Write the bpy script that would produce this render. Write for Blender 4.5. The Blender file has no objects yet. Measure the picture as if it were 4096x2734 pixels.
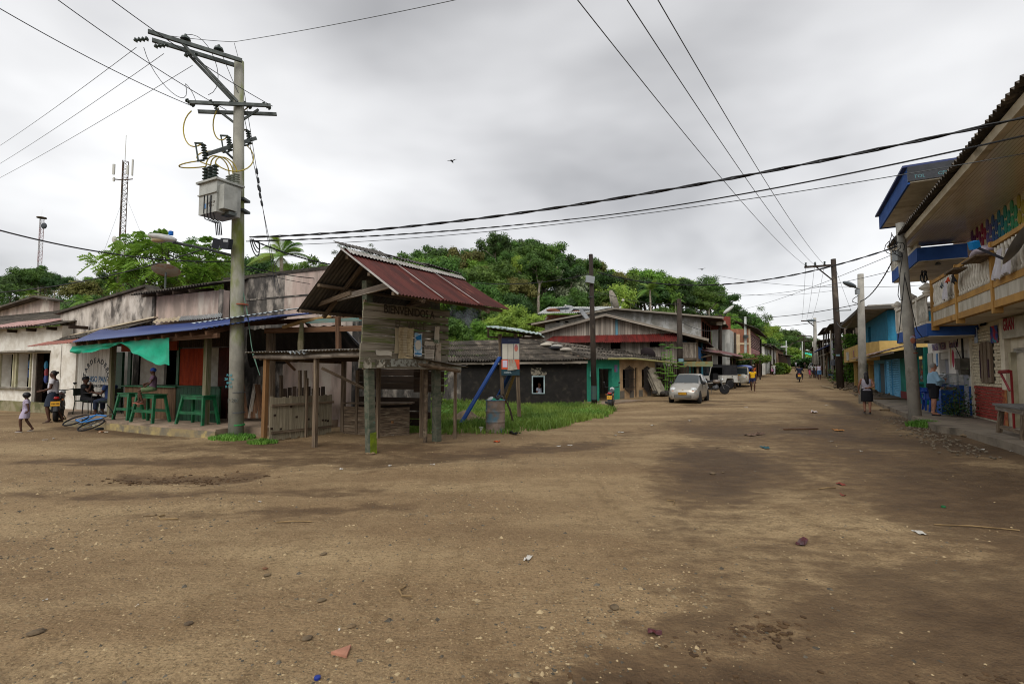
import bpy, bmesh, math, random
from math import sin, cos, pi, radians, sqrt, atan2, exp, hypot
from mathutils import Vector, Matrix, Euler, noise as mn
random.seed(7)
SC = bpy.context.scene
COL = SC.collection
# ---------------- camera ----------------
FPX, CX, CY, HZV, EYE = 2000.0,2048.0,1367.0,1480.0,1.7      # survey of the photograph: focal length in pixels, horizon row, eye height
PITCH = math.atan((HZV-CY)/FPX)
cam = bpy.data.objects.new('camera', bpy.data.cameras.new('camera')); COL.objects.link(cam)
cam.location = (0,0, EYE); cam.rotation_euler = (pi/2+PITCH, 0,0)
cam.data.sensor_width = 36; cam.data.lens = 36*FPX/4096; cam.data.clip_end = 9000; cam.data.clip_start = .05
SC.camera = cam
# ---------------- sky, sun, exposure ----------------
SUN_EL, SUN_AZ = radians(44), radians(196)
W = bpy.data.worlds.new('World'); SC.world = W; W.use_nodes = True
nt = W.node_tree; nt.nodes.clear()
def nn(t, **k):
    n = nt.nodes.new(t)
    for a, b in k.items(): setattr(n, a, b)
    return n
out = nn('ShaderNodeOutputWorld'); bgA = nn('ShaderNodeBackground'); bgB = nn('ShaderNodeBackground'); mixs = nn('ShaderNodeMixShader')
sky = nn('ShaderNodeTexSky', sky_type='NISHITA', sun_disc=False, sun_elevation=SUN_EL, sun_rotation=SUN_AZ)
nt.links.new(sky.outputs[0], bgA.inputs[0]); bgA.inputs[1].default_value = .1
tc = nn('ShaderNodeTexCoord'); sep = nn('ShaderNodeSeparateXYZ'); nt.links.new(tc.outputs['Generated'], sep.inputs[0])
def mth(op, a, b=None):
    n = nn('ShaderNodeMath', operation=op)
    for i, q in enumerate((a, b)):
        if q is None: continue
        if isinstance(q, (int, float)): n.inputs[i].default_value = q
        else: nt.links.new(q, n.inputs[i])
    return n.outputs[0]
zz = mth('ADD', mth('MAXIMUM', sep.outputs[2], 0.0),.22)
cmb = nn('ShaderNodeCombineXYZ')
nt.links.new(mth('DIVIDE', sep.outputs[0], zz), cmb.inputs[0]); nt.links.new(mth('DIVIDE', sep.outputs[1], zz), cmb.inputs[1]); cmb.inputs[2].default_value = 3.7
n1 = nn('ShaderNodeTexNoise'); n1.inputs['Scale'].default_value = .62; n1.inputs['Detail'].default_value = 5; n1.inputs['Roughness'].default_value = .48; n1.inputs['Distortion'].default_value = .25
nt.links.new(cmb.outputs[0], n1.inputs['Vector'])
rp = nn('ShaderNodeValToRGB'); hz_ = mth('SUBTRACT', 1.0, mth('MAXIMUM', sep.outputs[2], 0.0)); nt.links.new(mth('ADD', n1.outputs[0], mth('SUBTRACT', mth('MULTIPLY', mth('POWER', hz_, 3.0),.11),.03)), rp.inputs[0])
e = rp.color_ramp.elements
e[0].position = .34; e[0].color = (.30,.30,.307,1); e[1].position = .62; e[1].color = (.81,.81,.81,1)
m = e.new(.47); m.color = (.57,.57,.577,1)
nt.links.new(rp.outputs[0], bgB.inputs[0]); bgB.inputs[1].default_value = 1.0
mixs.inputs[0].default_value = .93
nt.links.new(bgA.outputs[0], mixs.inputs[1]); nt.links.new(bgB.outputs[0], mixs.inputs[2]); nt.links.new(mixs.outputs[0], out.inputs[0])
sl = bpy.data.lights.new('sun', 'SUN'); sl.energy = 1.5; sl.angle = radians(40); sl.color = (1,.97,.92)
sun = bpy.data.objects.new('sun', sl); COL.objects.link(sun)
sun.rotation_euler = Vector((sin(SUN_AZ)*cos(SUN_EL), cos(SUN_AZ)*cos(SUN_EL), sin(SUN_EL))).to_track_quat('Z', 'Y').to_euler()
SC.view_settings.view_transform = 'Standard'; SC.view_settings.look = 'None'; SC.view_settings.gamma = 1; SC.view_settings.use_curve_mapping = False
SC.view_settings.exposure = 0.52
SC.render.engine = 'CYCLES'; SC.cycles.max_bounces = 5; SC.cycles.diffuse_bounces = 3; SC.cycles.transmission_bounces = 4; SC.cycles.use_denoising = True; SC.cycles.filter_width = 1.05
# ---------------- survey helpers ----------------
PROF = [(-60,0),(24,0),(34,.2),(42,.3),(49,.55),(80,1.0),(120,2.4),(160,4.0),(207,5.6),(300,8),(600,9),(4000,9)]
def ss(a, b, x):
    t = min(1, max(0,(x-a)/(b-a))); return t*t*(3-2*t)
def gz(x, y):
    z = 0
    for (a, za),(b, zb) in zip(PROF, PROF[1:]):
        if a <= y <= b: z = za+(zb-za)*(y-a)/(b-a); break
    else:
        z = 0 if y < 0 else 9
    z -= .24*exp(-((x-1.5)/4.2)**2-((y-23.5)/4.5)**2)          # sunken grass lot
    z -= .10*exp(-((x+5.2)/2.2)**2-((y-8.3)/1.0)**2)           # worn hollow in front of the bar
    z -= .05*exp(-((x-3.6)/1.6)**2-((y-7.6)/.8)**2)
    z += .06*exp(-((x+1.0)/3.0)**2-((y-8.6)/.7)**2)
    return z
def ray(u, v):
    X, Z = (u-CX)/FPX, (CY-v)/FPX
    return Vector((X, cos(PITCH)-sin(PITCH)*Z, sin(PITCH)+cos(PITCH)*Z))
def at(u, v, d):
    r = ray(u, v); r = r*(d/r.y); return Vector((r.x, r.y, r.z+EYE))
def G(u, v):
    r = ray(u, v); d = 2.0
    while d < 400:
        p = at(u, v, d)
        if p.z <= gz(p.x, p.y): return Vector((p.x, p.y, gz(p.x, p.y)))
        d *= 1.004
    return p
def gp(u, d):                                                  # ground point on a bearing at a distance
    p = at(u, HZV, d); p.z = gz(p.x, p.y); return p
class Fr:
    """a facade line A->B on the ground: local x along it, y into the building"""
    def __init__(s, A, B, z=0):
        s.A, s.B, s.z = Vector((A[0], A[1])), Vector((B[0], B[1])), z
        d = s.B-s.A; s.L = d.length; s.d = d/s.L; s.n = Vector((-s.d.y, s.d.x)); s.a = atan2(d.y, d.x)
        s.loc = (A[0], A[1], z)
    def px(s, u, v, off=0):
        r = ray(u, v); o = s.A+s.n*off
        k = o.dot(s.n)/(r.x*s.n.x+r.y*s.n.y); p = Vector((r.x*k, r.y*k, r.z*k+EYE))
        return ((Vector((p.x, p.y))-s.A).dot(s.d), p.z-s.z)
    def w(s, x, y, z=0):
        q = s.A+s.d*x+s.n*y; return Vector((q.x, q.y, s.z+z))
# ---------------- materials ----------------
def lin(h):
    h = h.lstrip('#'); o = []
    for i in (0,2,4):
        c = int(h[i:i+2], 16)/255; o.append(c/12.92 if c <= .04045 else ((c+.055)/1.055)**2.4)
    return (*o, 1)
MC = {}
def mat(name, c, c2=None, f=.5, sc=4, st=(1,1,1), rough=.85, bump=.15, bsc=30, c3=None, sc3=1.2, f3=.58, st3=None, metal=0, rnd=0, spec=.3, soft=.12, trans=0, alpha=1):
    if name in MC: return MC[name]
    m = bpy.data.materials.new(name); m.use_nodes = True; t = m.node_tree; N = t.nodes; L = t.links
    b = N['Principled BSDF']; b.inputs['Roughness'].default_value = rough; b.inputs['Metallic'].default_value = metal
    b.inputs['Specular IOR Level'].default_value = spec
    if trans: b.inputs['Transmission Weight'].default_value = trans
    if alpha < 1: b.inputs['Alpha'].default_value = alpha
    MC[name] = m
    if c2 is None and c3 is None and not rnd and not bump:
        b.inputs['Base Color'].default_value = lin(c); return m
    tc = N.new('ShaderNodeTexCoord'); oi = N.new('ShaderNodeObjectInfo'); mu = N.new('ShaderNodeMath'); mu.operation = 'MULTIPLY'; mu.inputs[1].default_value = 37
    L.new(oi.outputs['Random'], mu.inputs[0])
    def noi(s, stv, det=5):
        mp = N.new('ShaderNodeMapping'); mp.inputs['Scale'].default_value = stv; L.new(tc.outputs['Object'], mp.inputs[0])
        n = N.new('ShaderNodeTexNoise'); n.noise_dimensions = '4D'; n.inputs['Scale'].default_value = s; n.inputs['Detail'].default_value = det; n.inputs['Roughness'].default_value = .62
        L.new(mp.outputs[0], n.inputs['Vector']); L.new(mu.outputs[0], n.inputs['W']); return n.outputs[0]
    def mix(fac, a, bb):
        x = N.new('ShaderNodeMix'); x.data_type = 'RGBA'; L.new(fac, x.inputs[0])
        for i, q in ((6, a),(7, bb)):
            if isinstance(q, tuple): x.inputs[i].default_value = q
            else: L.new(q, x.inputs[i])
        return x.outputs[2]
    def mr(v, a, bb):
        x = N.new('ShaderNodeMapRange'); x.interpolation_type = 'SMOOTHSTEP'; x.inputs[1].default_value = a; x.inputs[2].default_value = bb; L.new(v, x.inputs[0]); return x.outputs[0]
    col = lin(c)
    if c2: col = mix(mr(noi(sc, st), f-soft, f+soft), col, lin(c2))
    if c3: col = mix(mr(noi(sc3, st3 or st), f3-soft*.6, f3+soft*.6), col, lin(c3))
    if rnd:
        h = N.new('ShaderNodeHueSaturation'); mm = N.new('ShaderNodeMapRange'); mm.inputs[3].default_value = 1-rnd; mm.inputs[4].default_value = 1+rnd
        L.new(oi.outputs['Random'], mm.inputs[0]); L.new(mm.outputs[0], h.inputs['Value'])
        if isinstance(col, tuple): h.inputs['Color'].default_value = col
        else: L.new(col, h.inputs['Color'])
        col = h.outputs[0]
    if isinstance(col, tuple): b.inputs['Base Color'].default_value = col
    else: L.new(col, b.inputs['Base Color'])
    if bump:
        bp = N.new('ShaderNodeBump'); bp.inputs['Strength'].default_value = bump; bp.inputs['Distance'].default_value = .02
        L.new(noi(bsc, st, 3), bp.inputs['Height']); L.new(bp.outputs[0], b.inputs['Normal'])
    return m
def leafmat(name, c, c2, rnd=.25, tr=.25, hue=.02):
    if name in MC: return MC[name]
    m = bpy.data.materials.new(name); m.use_nodes = True; t = m.node_tree; N = t.nodes; L = t.links; MC[name] = m
    b = N['Principled BSDF']; b.inputs['Roughness'].default_value = .55; b.inputs['Specular IOR Level'].default_value = .25
    tc = N.new('ShaderNodeTexCoord'); oi = N.new('ShaderNodeObjectInfo'); no = N.new('ShaderNodeTexNoise'); no.inputs['Scale'].default_value = .45; no.inputs['Detail'].default_value = 3
    L.new(tc.outputs['Object'], no.inputs['Vector'])
    mr = N.new('ShaderNodeMapRange'); mr.inputs[1].default_value = .38; mr.inputs[2].default_value = .62; L.new(no.outputs[0], mr.inputs[0])
    x = N.new('ShaderNodeMix'); x.data_type = 'RGBA'; x.inputs[6].default_value = lin(c); x.inputs[7].default_value = lin(c2); L.new(mr.outputs[0], x.inputs[0])
    h = N.new('ShaderNodeHueSaturation'); mm = N.new('ShaderNodeMapRange'); mm.inputs[3].default_value = 1-rnd; mm.inputs[4].default_value = 1+rnd
    m2 = N.new('ShaderNodeMapRange'); m2.inputs[3].default_value = .5-hue; m2.inputs[4].default_value = .5+hue
    mu = N.new('ShaderNodeMath'); mu.operation = 'FRACT'; m3 = N.new('ShaderNodeMath'); m3.operation = 'MULTIPLY'; m3.inputs[1].default_value = 7.31
    L.new(oi.outputs['Random'], mm.inputs[0]); L.new(oi.outputs['Random'], m3.inputs[0]); L.new(m3.outputs[0], mu.inputs[0]); L.new(mu.outputs[0], m2.inputs[0])
    L.new(mm.outputs[0], h.inputs['Value']); L.new(m2.outputs[0], h.inputs['Hue']); L.new(x.outputs[2], h.inputs['Color']); L.new(h.outputs[0], b.inputs['Base Color'])
    if tr:
        tl = N.new('ShaderNodeBsdfTranslucent'); L.new(h.outputs[0], tl.inputs[0]); ms = N.new('ShaderNodeMixShader'); ms.inputs[0].default_value = tr
        L.new(b.outputs[0], ms.inputs[1]); L.new(tl.outputs[0], ms.inputs[2]); L.new(ms.outputs[0], N['Material Output'].inputs[0])
    return m
# ---------------- mesh helpers ----------------
class MB:
    def __init__(s): s.v, s.f = [], []
    def add(s, vs, fs):
        o = len(s.v); s.v += [tuple(q) for q in vs]; s.f += [tuple(i+o for i in q) for q in fs]; return s
    def box(s, c, d, rot=None):
        hx, hy, hz = d[0]/2, d[1]/2, d[2]/2
        vs = [Vector((x, y, z)) for z in (-hz, hz) for x, y in ((-hx, -hy),(hx, -hy),(hx, hy),(-hx, hy))]
        if rot is not None:
            R = Euler(rot).to_matrix(); vs = [R @ q for q in vs]
        c = Vector(c)
        return s.add([q+c for q in vs], [(3,2,1,0),(4,5,6,7),(0,1,5,4),(1,2,6,5),(2,3,7,6),(3,0,4,7)])
    def bx(s, x0, x1, y0, y1, z0, z1): return s.box(((x0+x1)/2,(y0+y1)/2,(z0+z1)/2),(abs(x1-x0), abs(y1-y0), abs(z1-z0)))
    def beam(s, p, q, w, h=None, up=(0,0,1)):
        h = h or w; p, q = Vector(p), Vector(q); d = (q-p).normalized(); u = Vector(up)
        if abs(d.dot(u)) > .97: u = Vector((0,1,0))
        r = d.cross(u).normalized(); u = r.cross(d)
        vs = [e+r*a*w/2+u*b*h/2 for e in (p, q) for a, b in ((-1,-1),(1,-1),(1,1),(-1,1))]
        return s.add(vs, [(0,1,2,3),(7,6,5,4),(0,4,5,1),(1,5,6,2),(2,6,7,3),(3,7,4,0)])
    def tube(s, pts, r, n=6, caps=True):
        pts = [Vector(q) for q in pts]; m = len(pts); rs = r if isinstance(r, (list, tuple)) else [r]*m
        vs = []; prev = None
        for i, q in enumerate(pts):
            d = (pts[min(i+1, m-1)]-pts[max(i-1,0)])
            d = d.normalized() if d.length > 1e-9 else Vector((0,0,1))
            if prev is None: a = d.orthogonal().normalized()
            else:
                a = prev-d*prev.dot(d); a = a.normalized() if a.length > 1e-6 else d.orthogonal().normalized()
            prev = a; b = d.cross(a)
            vs += [q+(a*cos(2*pi*k/n)+b*sin(2*pi*k/n))*rs[i] for k in range(n)]
        fs = [(i*n+k, i*n+(k+1) % n, (i+1)*n+(k+1) % n, (i+1)*n+k) for i in range(m-1) for k in range(n)]
        if caps: fs += [tuple(range(n))[::-1], tuple((m-1)*n+k for k in range(n))]
        return s.add(vs, fs)
    def lathe(s, prof, n=12, o=(0,0,0), ax=None, sx=1, sy=1):
        M = Matrix.Identity(3) if ax is None else Vector((0,0,1)).rotation_difference(Vector(ax)).to_matrix()
        o = Vector(o); m = len(prof)
        vs = [o+M @ Vector((r*cos(2*pi*k/n)*sx, r*sin(2*pi*k/n)*sy, z)) for r, z in prof for k in range(n)]
        fs = [(i*n+k, i*n+(k+1) % n, (i+1)*n+(k+1) % n, (i+1)*n+k) for i in range(m-1) for k in range(n)]
        fs += [tuple(range(n))[::-1], tuple((m-1)*n+k for k in range(n))]
        return s.add(vs, fs)
    def ball(s, c, r, nu=10, nv=7, rot=None):
        r = r if isinstance(r, (tuple, list)) else (r, r, r); c = Vector(c); R = Euler(rot).to_matrix() if rot else None
        vs = []
        for j in range(nv+1):
            t = pi*j/nv; 
            for k in range(nu):
                q = Vector((r[0]*sin(t)*cos(2*pi*k/nu), r[1]*sin(t)*sin(2*pi*k/nu), r[2]*cos(t)))
                vs.append(c+(R @ q if R else q))
        return s.add(vs, [(j*nu+k, (j+1)*nu+k, (j+1)*nu+(k+1) % nu, j*nu+(k+1) % nu) for j in range(nv) for k in range(nu)])
    def prism(s, poly, off):
        n = len(poly); off = Vector(off); a = [Vector(q) for q in poly]
        return s.add(a+[q+off for q in a], [tuple(range(n))[::-1], tuple(range(n, 2*n))]+[(k, (k+1) % n, n+(k+1) % n, n+k) for k in range(n)])
    def quad(s, *p): return s.add(p, [tuple(range(len(p)))])
    def sheet(s, p00, p10, p11, p01, waves=8, amp=.02, rows=1, per=4, jag=0, sag=0):
        p00, p10, p11, p01 = map(Vector, (p00, p10, p11, p01)); n = waves*per
        nr = (p10-p00).cross(p01-p00).normalized(); vs = []
        for j in range(rows+1):
            b = j/rows
            for i in range(n+1):
                a = i/n; q = (p00*(1-a)+p10*a)*(1-b)+(p01*(1-a)+p11*a)*b
                q = q+nr*(amp*sin(2*pi*waves*a)+sag*4*b*(1-b)*-1)
                if jag and j == 0: q = q+(p00-p01).normalized()*jag*(mn.noise((q.x*3, q.y*3,1)))
                vs.append(q)
        return s.add(vs, [(j*(n+1)+i, j*(n+1)+i+1,(j+1)*(n+1)+i+1,(j+1)*(n+1)+i) for j in range(rows) for i in range(n)])
    def build(s, name, m, par=None, smooth=False, loc=None):
        me = bpy.data.meshes.new(name); me.from_pydata(s.v, [], s.f); me.update()
        if smooth: me.polygons.foreach_set('use_smooth', [True]*len(me.polygons))
        return put(name, me, m, par, loc)
def put(name, me, m, par=None, loc=None):
    o = bpy.data.objects.new(name, me); COL.objects.link(o)
    if m is not None and not me.materials: me.materials.append(m)
    if par is not None: o.parent = par
    if loc is not None: o.location = loc
    return o
def tag(o, label=None, cat=None, group=None, kind=None):
    if label: o['label'] = label
    if cat: o['category'] = cat
    if group: o['group'] = group
    if kind: o['kind'] = kind
    return o
def thing(name, label, cat, loc=(0,0,0), rz=0, group=None):
    o = bpy.data.objects.new(name, None); COL.objects.link(o); o.empty_display_size = .1
    o.location = loc; o.rotation_euler = (0,0, rz); return tag(o, label, cat, group)
UC = {}
def piece(name, par, c, s, m, rot=(0,0,0)):
    """one plank, brick or slat: shares a unit block per material"""
    if m.name not in UC:
        b = MB(); b.box((0,0,0),(1,1,1)); me = bpy.data.meshes.new('block_'+m.name); me.from_pydata(b.v, [], b.f); me.materials.append(m); UC[m.name] = me
    o = bpy.data.objects.new(name, UC[m.name]); COL.objects.link(o); o.parent = par; o.location = c; o.scale = s; o.rotation_euler = rot; return o
def plank(name, par, p, q, w, t, m, up=(0,0,1)):
    """block stretched from p to q (long axis = local x)"""
    p, q = Vector(p), Vector(q); d = q-p; L = d.length; d = d/L; u = Vector(up)
    if abs(d.dot(u)) > .97: u = Vector((0,1,0))
    y = u.cross(d).normalized(); z = d.cross(y)
    o = piece(name, par, (p+q)/2,(L, w, t), m); o.rotation_euler = Matrix((d, y, z)).transposed().to_euler(); return o
def dup(root, loc, rz=None, label=None, group=None):
    r = root.copy(); COL.objects.link(r); r.location = loc
    if rz is not None: r.rotation_euler = (0,0, rz)
    if label: r['label'] = label
    if group: r['group'] = group
    for ch in list(root.children):
        c = ch.copy(); COL.objects.link(c); c.parent = r
        for g in list(ch.children):
            d = g.copy(); COL.objects.link(d); d.parent = c
    return r
def letters(name, par, s, loc, size, m, rot=(pi/2,0,0), ax='CENTER', sx=1, ext=.002, bold=0):
    cu = bpy.data.curves.new(name, 'FONT'); cu.body = s; cu.size = size; cu.align_x = ax; cu.align_y = 'CENTER'; cu.extrude = ext; cu.offset = bold; cu.resolution_u = 3
    t = bpy.data.objects.new('tmp', cu); me = bpy.data.meshes.new_from_object(t); bpy.data.objects.remove(t); bpy.data.curves.remove(cu); me.materials.clear()
    o = put(name, me, m, par, loc); o.rotation_euler = rot; o.scale = (sx, 1,1); return o
def wall(b, x0, x1, z0, z1, y0, y1, holes=()):
    """wall slab x0..x1 with rectangular openings (hx0,hx1,hz0,hz1)"""
    xs = sorted({x0, x1, *[min(max(h[i], x0), x1) for h in holes for i in (0,1)]}); zs = sorted({z0, z1, *[min(max(h[i], z0), z1) for h in holes for i in (2,3)]})
    for i in range(len(xs)-1):
        k = None
        for j in range(len(zs)-1):
            cx, cz = (xs[i]+xs[i+1])/2,(zs[j]+zs[j+1])/2
            solid = not any(h[0] < cx < h[1] and h[2] < cz < h[3] for h in holes)
            if solid and k is None: k = zs[j]
            if k is not None and (not solid):
                b.bx(xs[i], xs[i+1], y0, y1, k, zs[j]); k = None
        if k is not None: b.bx(xs[i], xs[i+1], y0, y1, k, zs[-1])
    return b
def catenary(p, q, sag, n=14):
    p, q = Vector(p), Vector(q); return [p.lerp(q, i/n)-Vector((0,0, sag*4*(i/n)*(1-i/n))) for i in range(n+1)]
# ---------------- ground ----------------
def damp_map(x, y):
    """where the dirt stays damp: worn hollows and wheel tracks with a shape of their own"""
    x += .35*mn.noise((x*1.1, y*1.1,11))+.15*mn.noise((x*3.1, y*3.1,4)); y += .3*mn.noise((x*1.1, y*1.1,17))+.12*mn.noise((x*3.3, y*3.3,8)); w = 0
    def track(ax, ay, bx, by, wd, k):
        nonlocal w
        dx, dy = bx-ax, by-ay; L2 = dx*dx+dy*dy; t = min(1, max(0,((x-ax)*dx+(y-ay)*dy)/L2))
        d = hypot(x-ax-t*dx, y-ay-t*dy); w = max(w, k*exp(-(d/wd)**2))
    track(-9,9.6,-1.8,9.6,.5,.8); track(-6.2,8.4,-4.2,8.3,.42,.8); track(-2.5,9.3,2.0,11.8,.75,.8); track(2.0,11.8,6.5,18,.7,.5)
    track(-7.5,7.0,-2.0,7.3,.35,.6); track(-3.0,6.2,-1.4,6.4,.3,.65); track(-4.6,5.9,-2.6,6.2,.25,.5)
    track(-7.5,11.2,-1.5,9.9,.9,.55)
    track(.2,2.75,3.0,2.75,.35,1.0); track(.9,3.3,4.5,4.6,.4,.65); track(1.2,4.6,2.4,7.5,.5,.4); track(3.2,2.9,6,4.2,.5,.45)
    track(3.4,7.6,8.5,12.5,.8,.4); track(2.4,9.3,5.5,9.0,.35,.5); track(5.2,4.6,5.9,4.9,.22,.9); track(4.2,6,9,8,.7,.4)
    track(6,8,13,14.2,.9,.75); track(10.2,11.0,14.0,18.5,.7,1.0); track(13.0,18,17.5,27,.8,.9); track(17,28,22,40,1.0,.6)
    track(8.5,24.5,12,25.2,.45,.75); track(5,27.5,14.5,26.5,.7,.7); track(7,29,16,30,.5,.45); track(9.5,33,17,34,.7,.5)
    track(-13.5,15.2,-8.5,13.0,.6,.7); track(-6.5,11.9,-2.0,11.0,.9,.7); track(6,15.5,10,17,.35,.5); track(8,20,12,20.5,.4,.45)
    w = max(w, .9*ss(-.5,1.6, x-.3-.30*(y-2.7))*ss(26,12, y)*(.8+1.1*mn.noise((x*.4, y*.3,3))),.55*ss(3.4,2.4, y+.15*x)*(.6+.6*mn.noise((x*.7, y*.9,6))))
    return max(0, min(1, w))
def make_ground():
    rr = [0.0]; r = .9
    while r < 3300:
        rr.append(r); r *= 1.028 if r < 60 else 1.12
    an = [radians(90-57+114*i/330) for i in range(331)]+[radians(147+246*(i+1)/41) for i in range(40)]
    n = len(an); vs = []; wet = []
    for k, r in enumerate(rr):
        for a in an:
            x, y = r*cos(a), r*sin(a); z = gz(x, y); d = 0
            if r < 60:
                d = damp_map(x, y)
                z += .022*mn.noise((x*.55, y*.55,2.2))+.012*mn.noise((x*1.7, y*1.7,5))+(.006*mn.noise((x*6, y*6,9)) if r < 16 else 0)-.035*d
                if r < 14: z += .012*d*mn.noise((x*9, y*14,1))
            vs.append((x, y, z)); wet.append(d)
    fs = []
    for i in range(len(rr)-1):
        for k in range(n): fs.append((i*n+k, (i+1)*n+k, (i+1)*n+(k+1) % n, i*n+(k+1) % n))
    me = bpy.data.meshes.new('ground'); me.from_pydata(vs, [], fs); me.update()
    at_ = me.attributes.new('damp', 'FLOAT', 'POINT'); at_.data.foreach_set('value', wet)
    me.polygons.foreach_set('use_smooth', [True]*len(me.polygons))
    m = bpy.data.materials.new('dirt'); m.use_nodes = True; t = m.node_tree; N = t.nodes; L = t.links; b = N['Principled BSDF']; b.inputs['Specular IOR Level'].default_value = .2
    geo = N.new('ShaderNodeNewGeometry')
    def noi(s, det=5, ro=.6, st=(1,1,1), rz=0):
        mp = N.new('ShaderNodeMapping'); mp.inputs['Scale'].default_value = st; mp.inputs['Rotation'].default_value = (0,0, rz); L.new(geo.outputs['Position'], mp.inputs[0])
        x = N.new('ShaderNodeTexNoise'); x.inputs['Scale'].default_value = s; x.inputs['Detail'].default_value = det; x.inputs['Roughness'].default_value = ro; L.new(mp.outputs[0], x.inputs['Vector']); return x.outputs[0]
    def mr(v, a, bb, c=0, d=1):
        x = N.new('ShaderNodeMapRange'); x.interpolation_type = 'SMOOTHSTEP'
        for i, q in enumerate((a, bb, c, d)): x.inputs[i+1].default_value = q
        L.new(v, x.inputs[0]); return x.outputs[0]
    def mix(f, a, bb):
        x = N.new('ShaderNodeMix'); x.data_type = 'RGBA'; L.new(f, x.inputs[0])
        for i, q in ((6, a),(7, bb)):
            if isinstance(q, tuple): x.inputs[i].default_value = q
            else: L.new(q, x.inputs[i])
        return x.outputs[2]
    def mt(op, a, bb):
        x = N.new('ShaderNodeMath'); x.operation = op
        for i, q in enumerate((a, bb)):
            if isinstance(q, (int, float)): x.inputs[i].default_value = q
            else: L.new(q, x.inputs[i])
        return x.outputs[0]
    att = N.new('ShaderNodeAttribute'); att.attribute_name = 'damp'
    streak = noi(.5,6,.6,(.4,1.2,1), radians(-14)); rut = noi(1.1,6,.6,(2.0,.28,1), radians(29)); blot = noi(.33,5,.6,(.6,1.2,1)); fine = noi(7,5,.65)
    base = mix(mr(blot, .36,.64), lin('766046'), lin('8a7355'))
    base = mix(mr(streak, .42,.64), base, lin('9b8564'))
    base = mix(mr(rut, .5,.74,0,.4), base, lin('604b31'))
    base = mix(mr(fine, .46,.72,0,.5), base, lin('5f4b33'))
    base = mix(mr(noi(45,3,.7),.48,.7,0,.7), base, lin('4f3e2a')); base = mix(mr(noi(60,3,.7),.54,.7,0,.65), base, lin('a8946f'))
    rag = noi(3.2,9,.68,(.7,1.2,1), radians(10))
    dsum = mt('ADD', mt('ADD', att.outputs['Fac'], mr(noi(.3,6,.62,(.5,1.1,1), radians(20)),.56,.74,0,.45)), mt('MULTIPLY', mt('SUBTRACT', rag, .5),1.5))
    base = mix(mr(dsum, .25,.68,0,.8), base, lin('574430')); base = mix(mr(dsum, .6,1.1,0,.65), base, lin('3b2b1b'))
    def pebbles(sc, r0, r1, msk):
        vo = N.new('ShaderNodeTexVoronoi'); vo.inputs['Scale'].default_value = sc; L.new(geo.outputs['Position'], vo.inputs['Vector'])
        return mt('MULTIPLY', mr(vo.outputs['Distance'], r0, r1,1,0), msk), vo.outputs['Color']
    st1, vc = pebbles(30,.14,.22, mr(noi(.8,4),.42,.58)); st2, vc2 = pebbles(62,.16,.26, mr(noi(1.3,4),.44,.6))
    base = mix(mt('MULTIPLY', st1, mr(dsum, .3,.8,.75,.15)), base, mix(vc, lin('645a48'), lin('a5926f'))); base = mix(mt('MULTIPLY', st2, mr(dsum, .3,.8,.7,.2)), base, mix(vc2, lin('51473a'), lin('ad9a78')))
    stones = mt('ADD', st1, mt('MULTIPLY', st2,.5))
    L.new(base, b.inputs['Base Color']); L.new(mr(dsum, .3,1,.95,.72), b.inputs['Roughness'])
    bp = N.new('ShaderNodeBump'); bp.inputs['Strength'].default_value = .8; bp.inputs['Distance'].default_value = .04
    L.new(mt('ADD', mt('ADD', mt('ADD', fine, mt('MULTIPLY', rag, .8)), mt('MULTIPLY', stones, .45)), mt('MULTIPLY', noi(28,4),.5)), bp.inputs['Height']); L.new(bp.outputs[0], b.inputs['Normal'])
    tag(put('ground', me, m), 'brown dirt road with damp tracks and stones', kind='structure')
make_ground()
def scatter_gravel():
    R = random.Random(11)
    for nm, cnt, cols, lab in (('gravel', 15000,('7f6f55', 'a5916f'), 'pale gravel trodden into the dirt road'),('dark_gravel', 9000,('443e34', '5f584c'), 'dark grey gravel trodden into the dirt road')):
        b = MB(); k = 0
        while k < cnt:
            d = 2.2+13*R.random()**1.5; x = d*(-1.1+2.1*R.random()); y = d
            den = ss(-.08,.22, mn.noise((x*.35, y*.35,4)))*.85+.28
            den *= 1.0 if x < 1+.12*y else .3
            if R.random() > den or damp_map(x, y) > .5 and R.random() > .2: continue
            k += 1; s = .003+.012*R.random()**3+(.014 if R.random() < .02 else 0); z = gz(x, y)+.01*0
            q = [(s*R.uniform(.7,1.4),0,0),(-s*R.uniform(.7,1.4),0,0),(0, s*R.uniform(.7,1.3),0),(0,-s*R.uniform(.7,1.3),0),(R.uniform(-.3,.3)*s, R.uniform(-.3,.3)*s, s*R.uniform(.4,.9))]
            a = R.random()*6.3; z += .022*mn.noise((x*.55, y*.55,2.2))+.012*mn.noise((x*1.7, y*1.7,5))+.006*mn.noise((x*6, y*6,9))-.035*damp_map(x, y)
            b.add([(x+p[0]*cos(a)-p[1]*sin(a), y+p[0]*sin(a)+p[1]*cos(a), z+p[2]-.001) for p in q], [(0,2,4),(2,1,4),(1,3,4),(3,0,4)])
        tag(b.build(nm, mat(nm, cols[0], cols[1], sc=9, soft=.05, bump=0)), lab, 'gravel', kind='stuff')
scatter_gravel()
def blades(b, x, y, z, h, w, R, lean=.5):
    a = R.random()*6.3; dx, dy = cos(a), sin(a); l = lean*h*R.uniform(.2,1); la = R.random()*6.3
    ox, oy = cos(la)*l, sin(la)*l
    b.add([(x-dx*w, y-dy*w, z-.02),(x+dx*w, y+dy*w, z-.02),(x+ox*.45+dx*w*.7, y+oy*.45+dy*w*.7, z+h*.6),(x+ox*.45-dx*w*.7, y+oy*.45-dy*w*.7, z+h*.6),(x+ox, y+oy, z+h*R.uniform(.85,1))], [(0,1,2,3),(3,2,4)])
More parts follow.
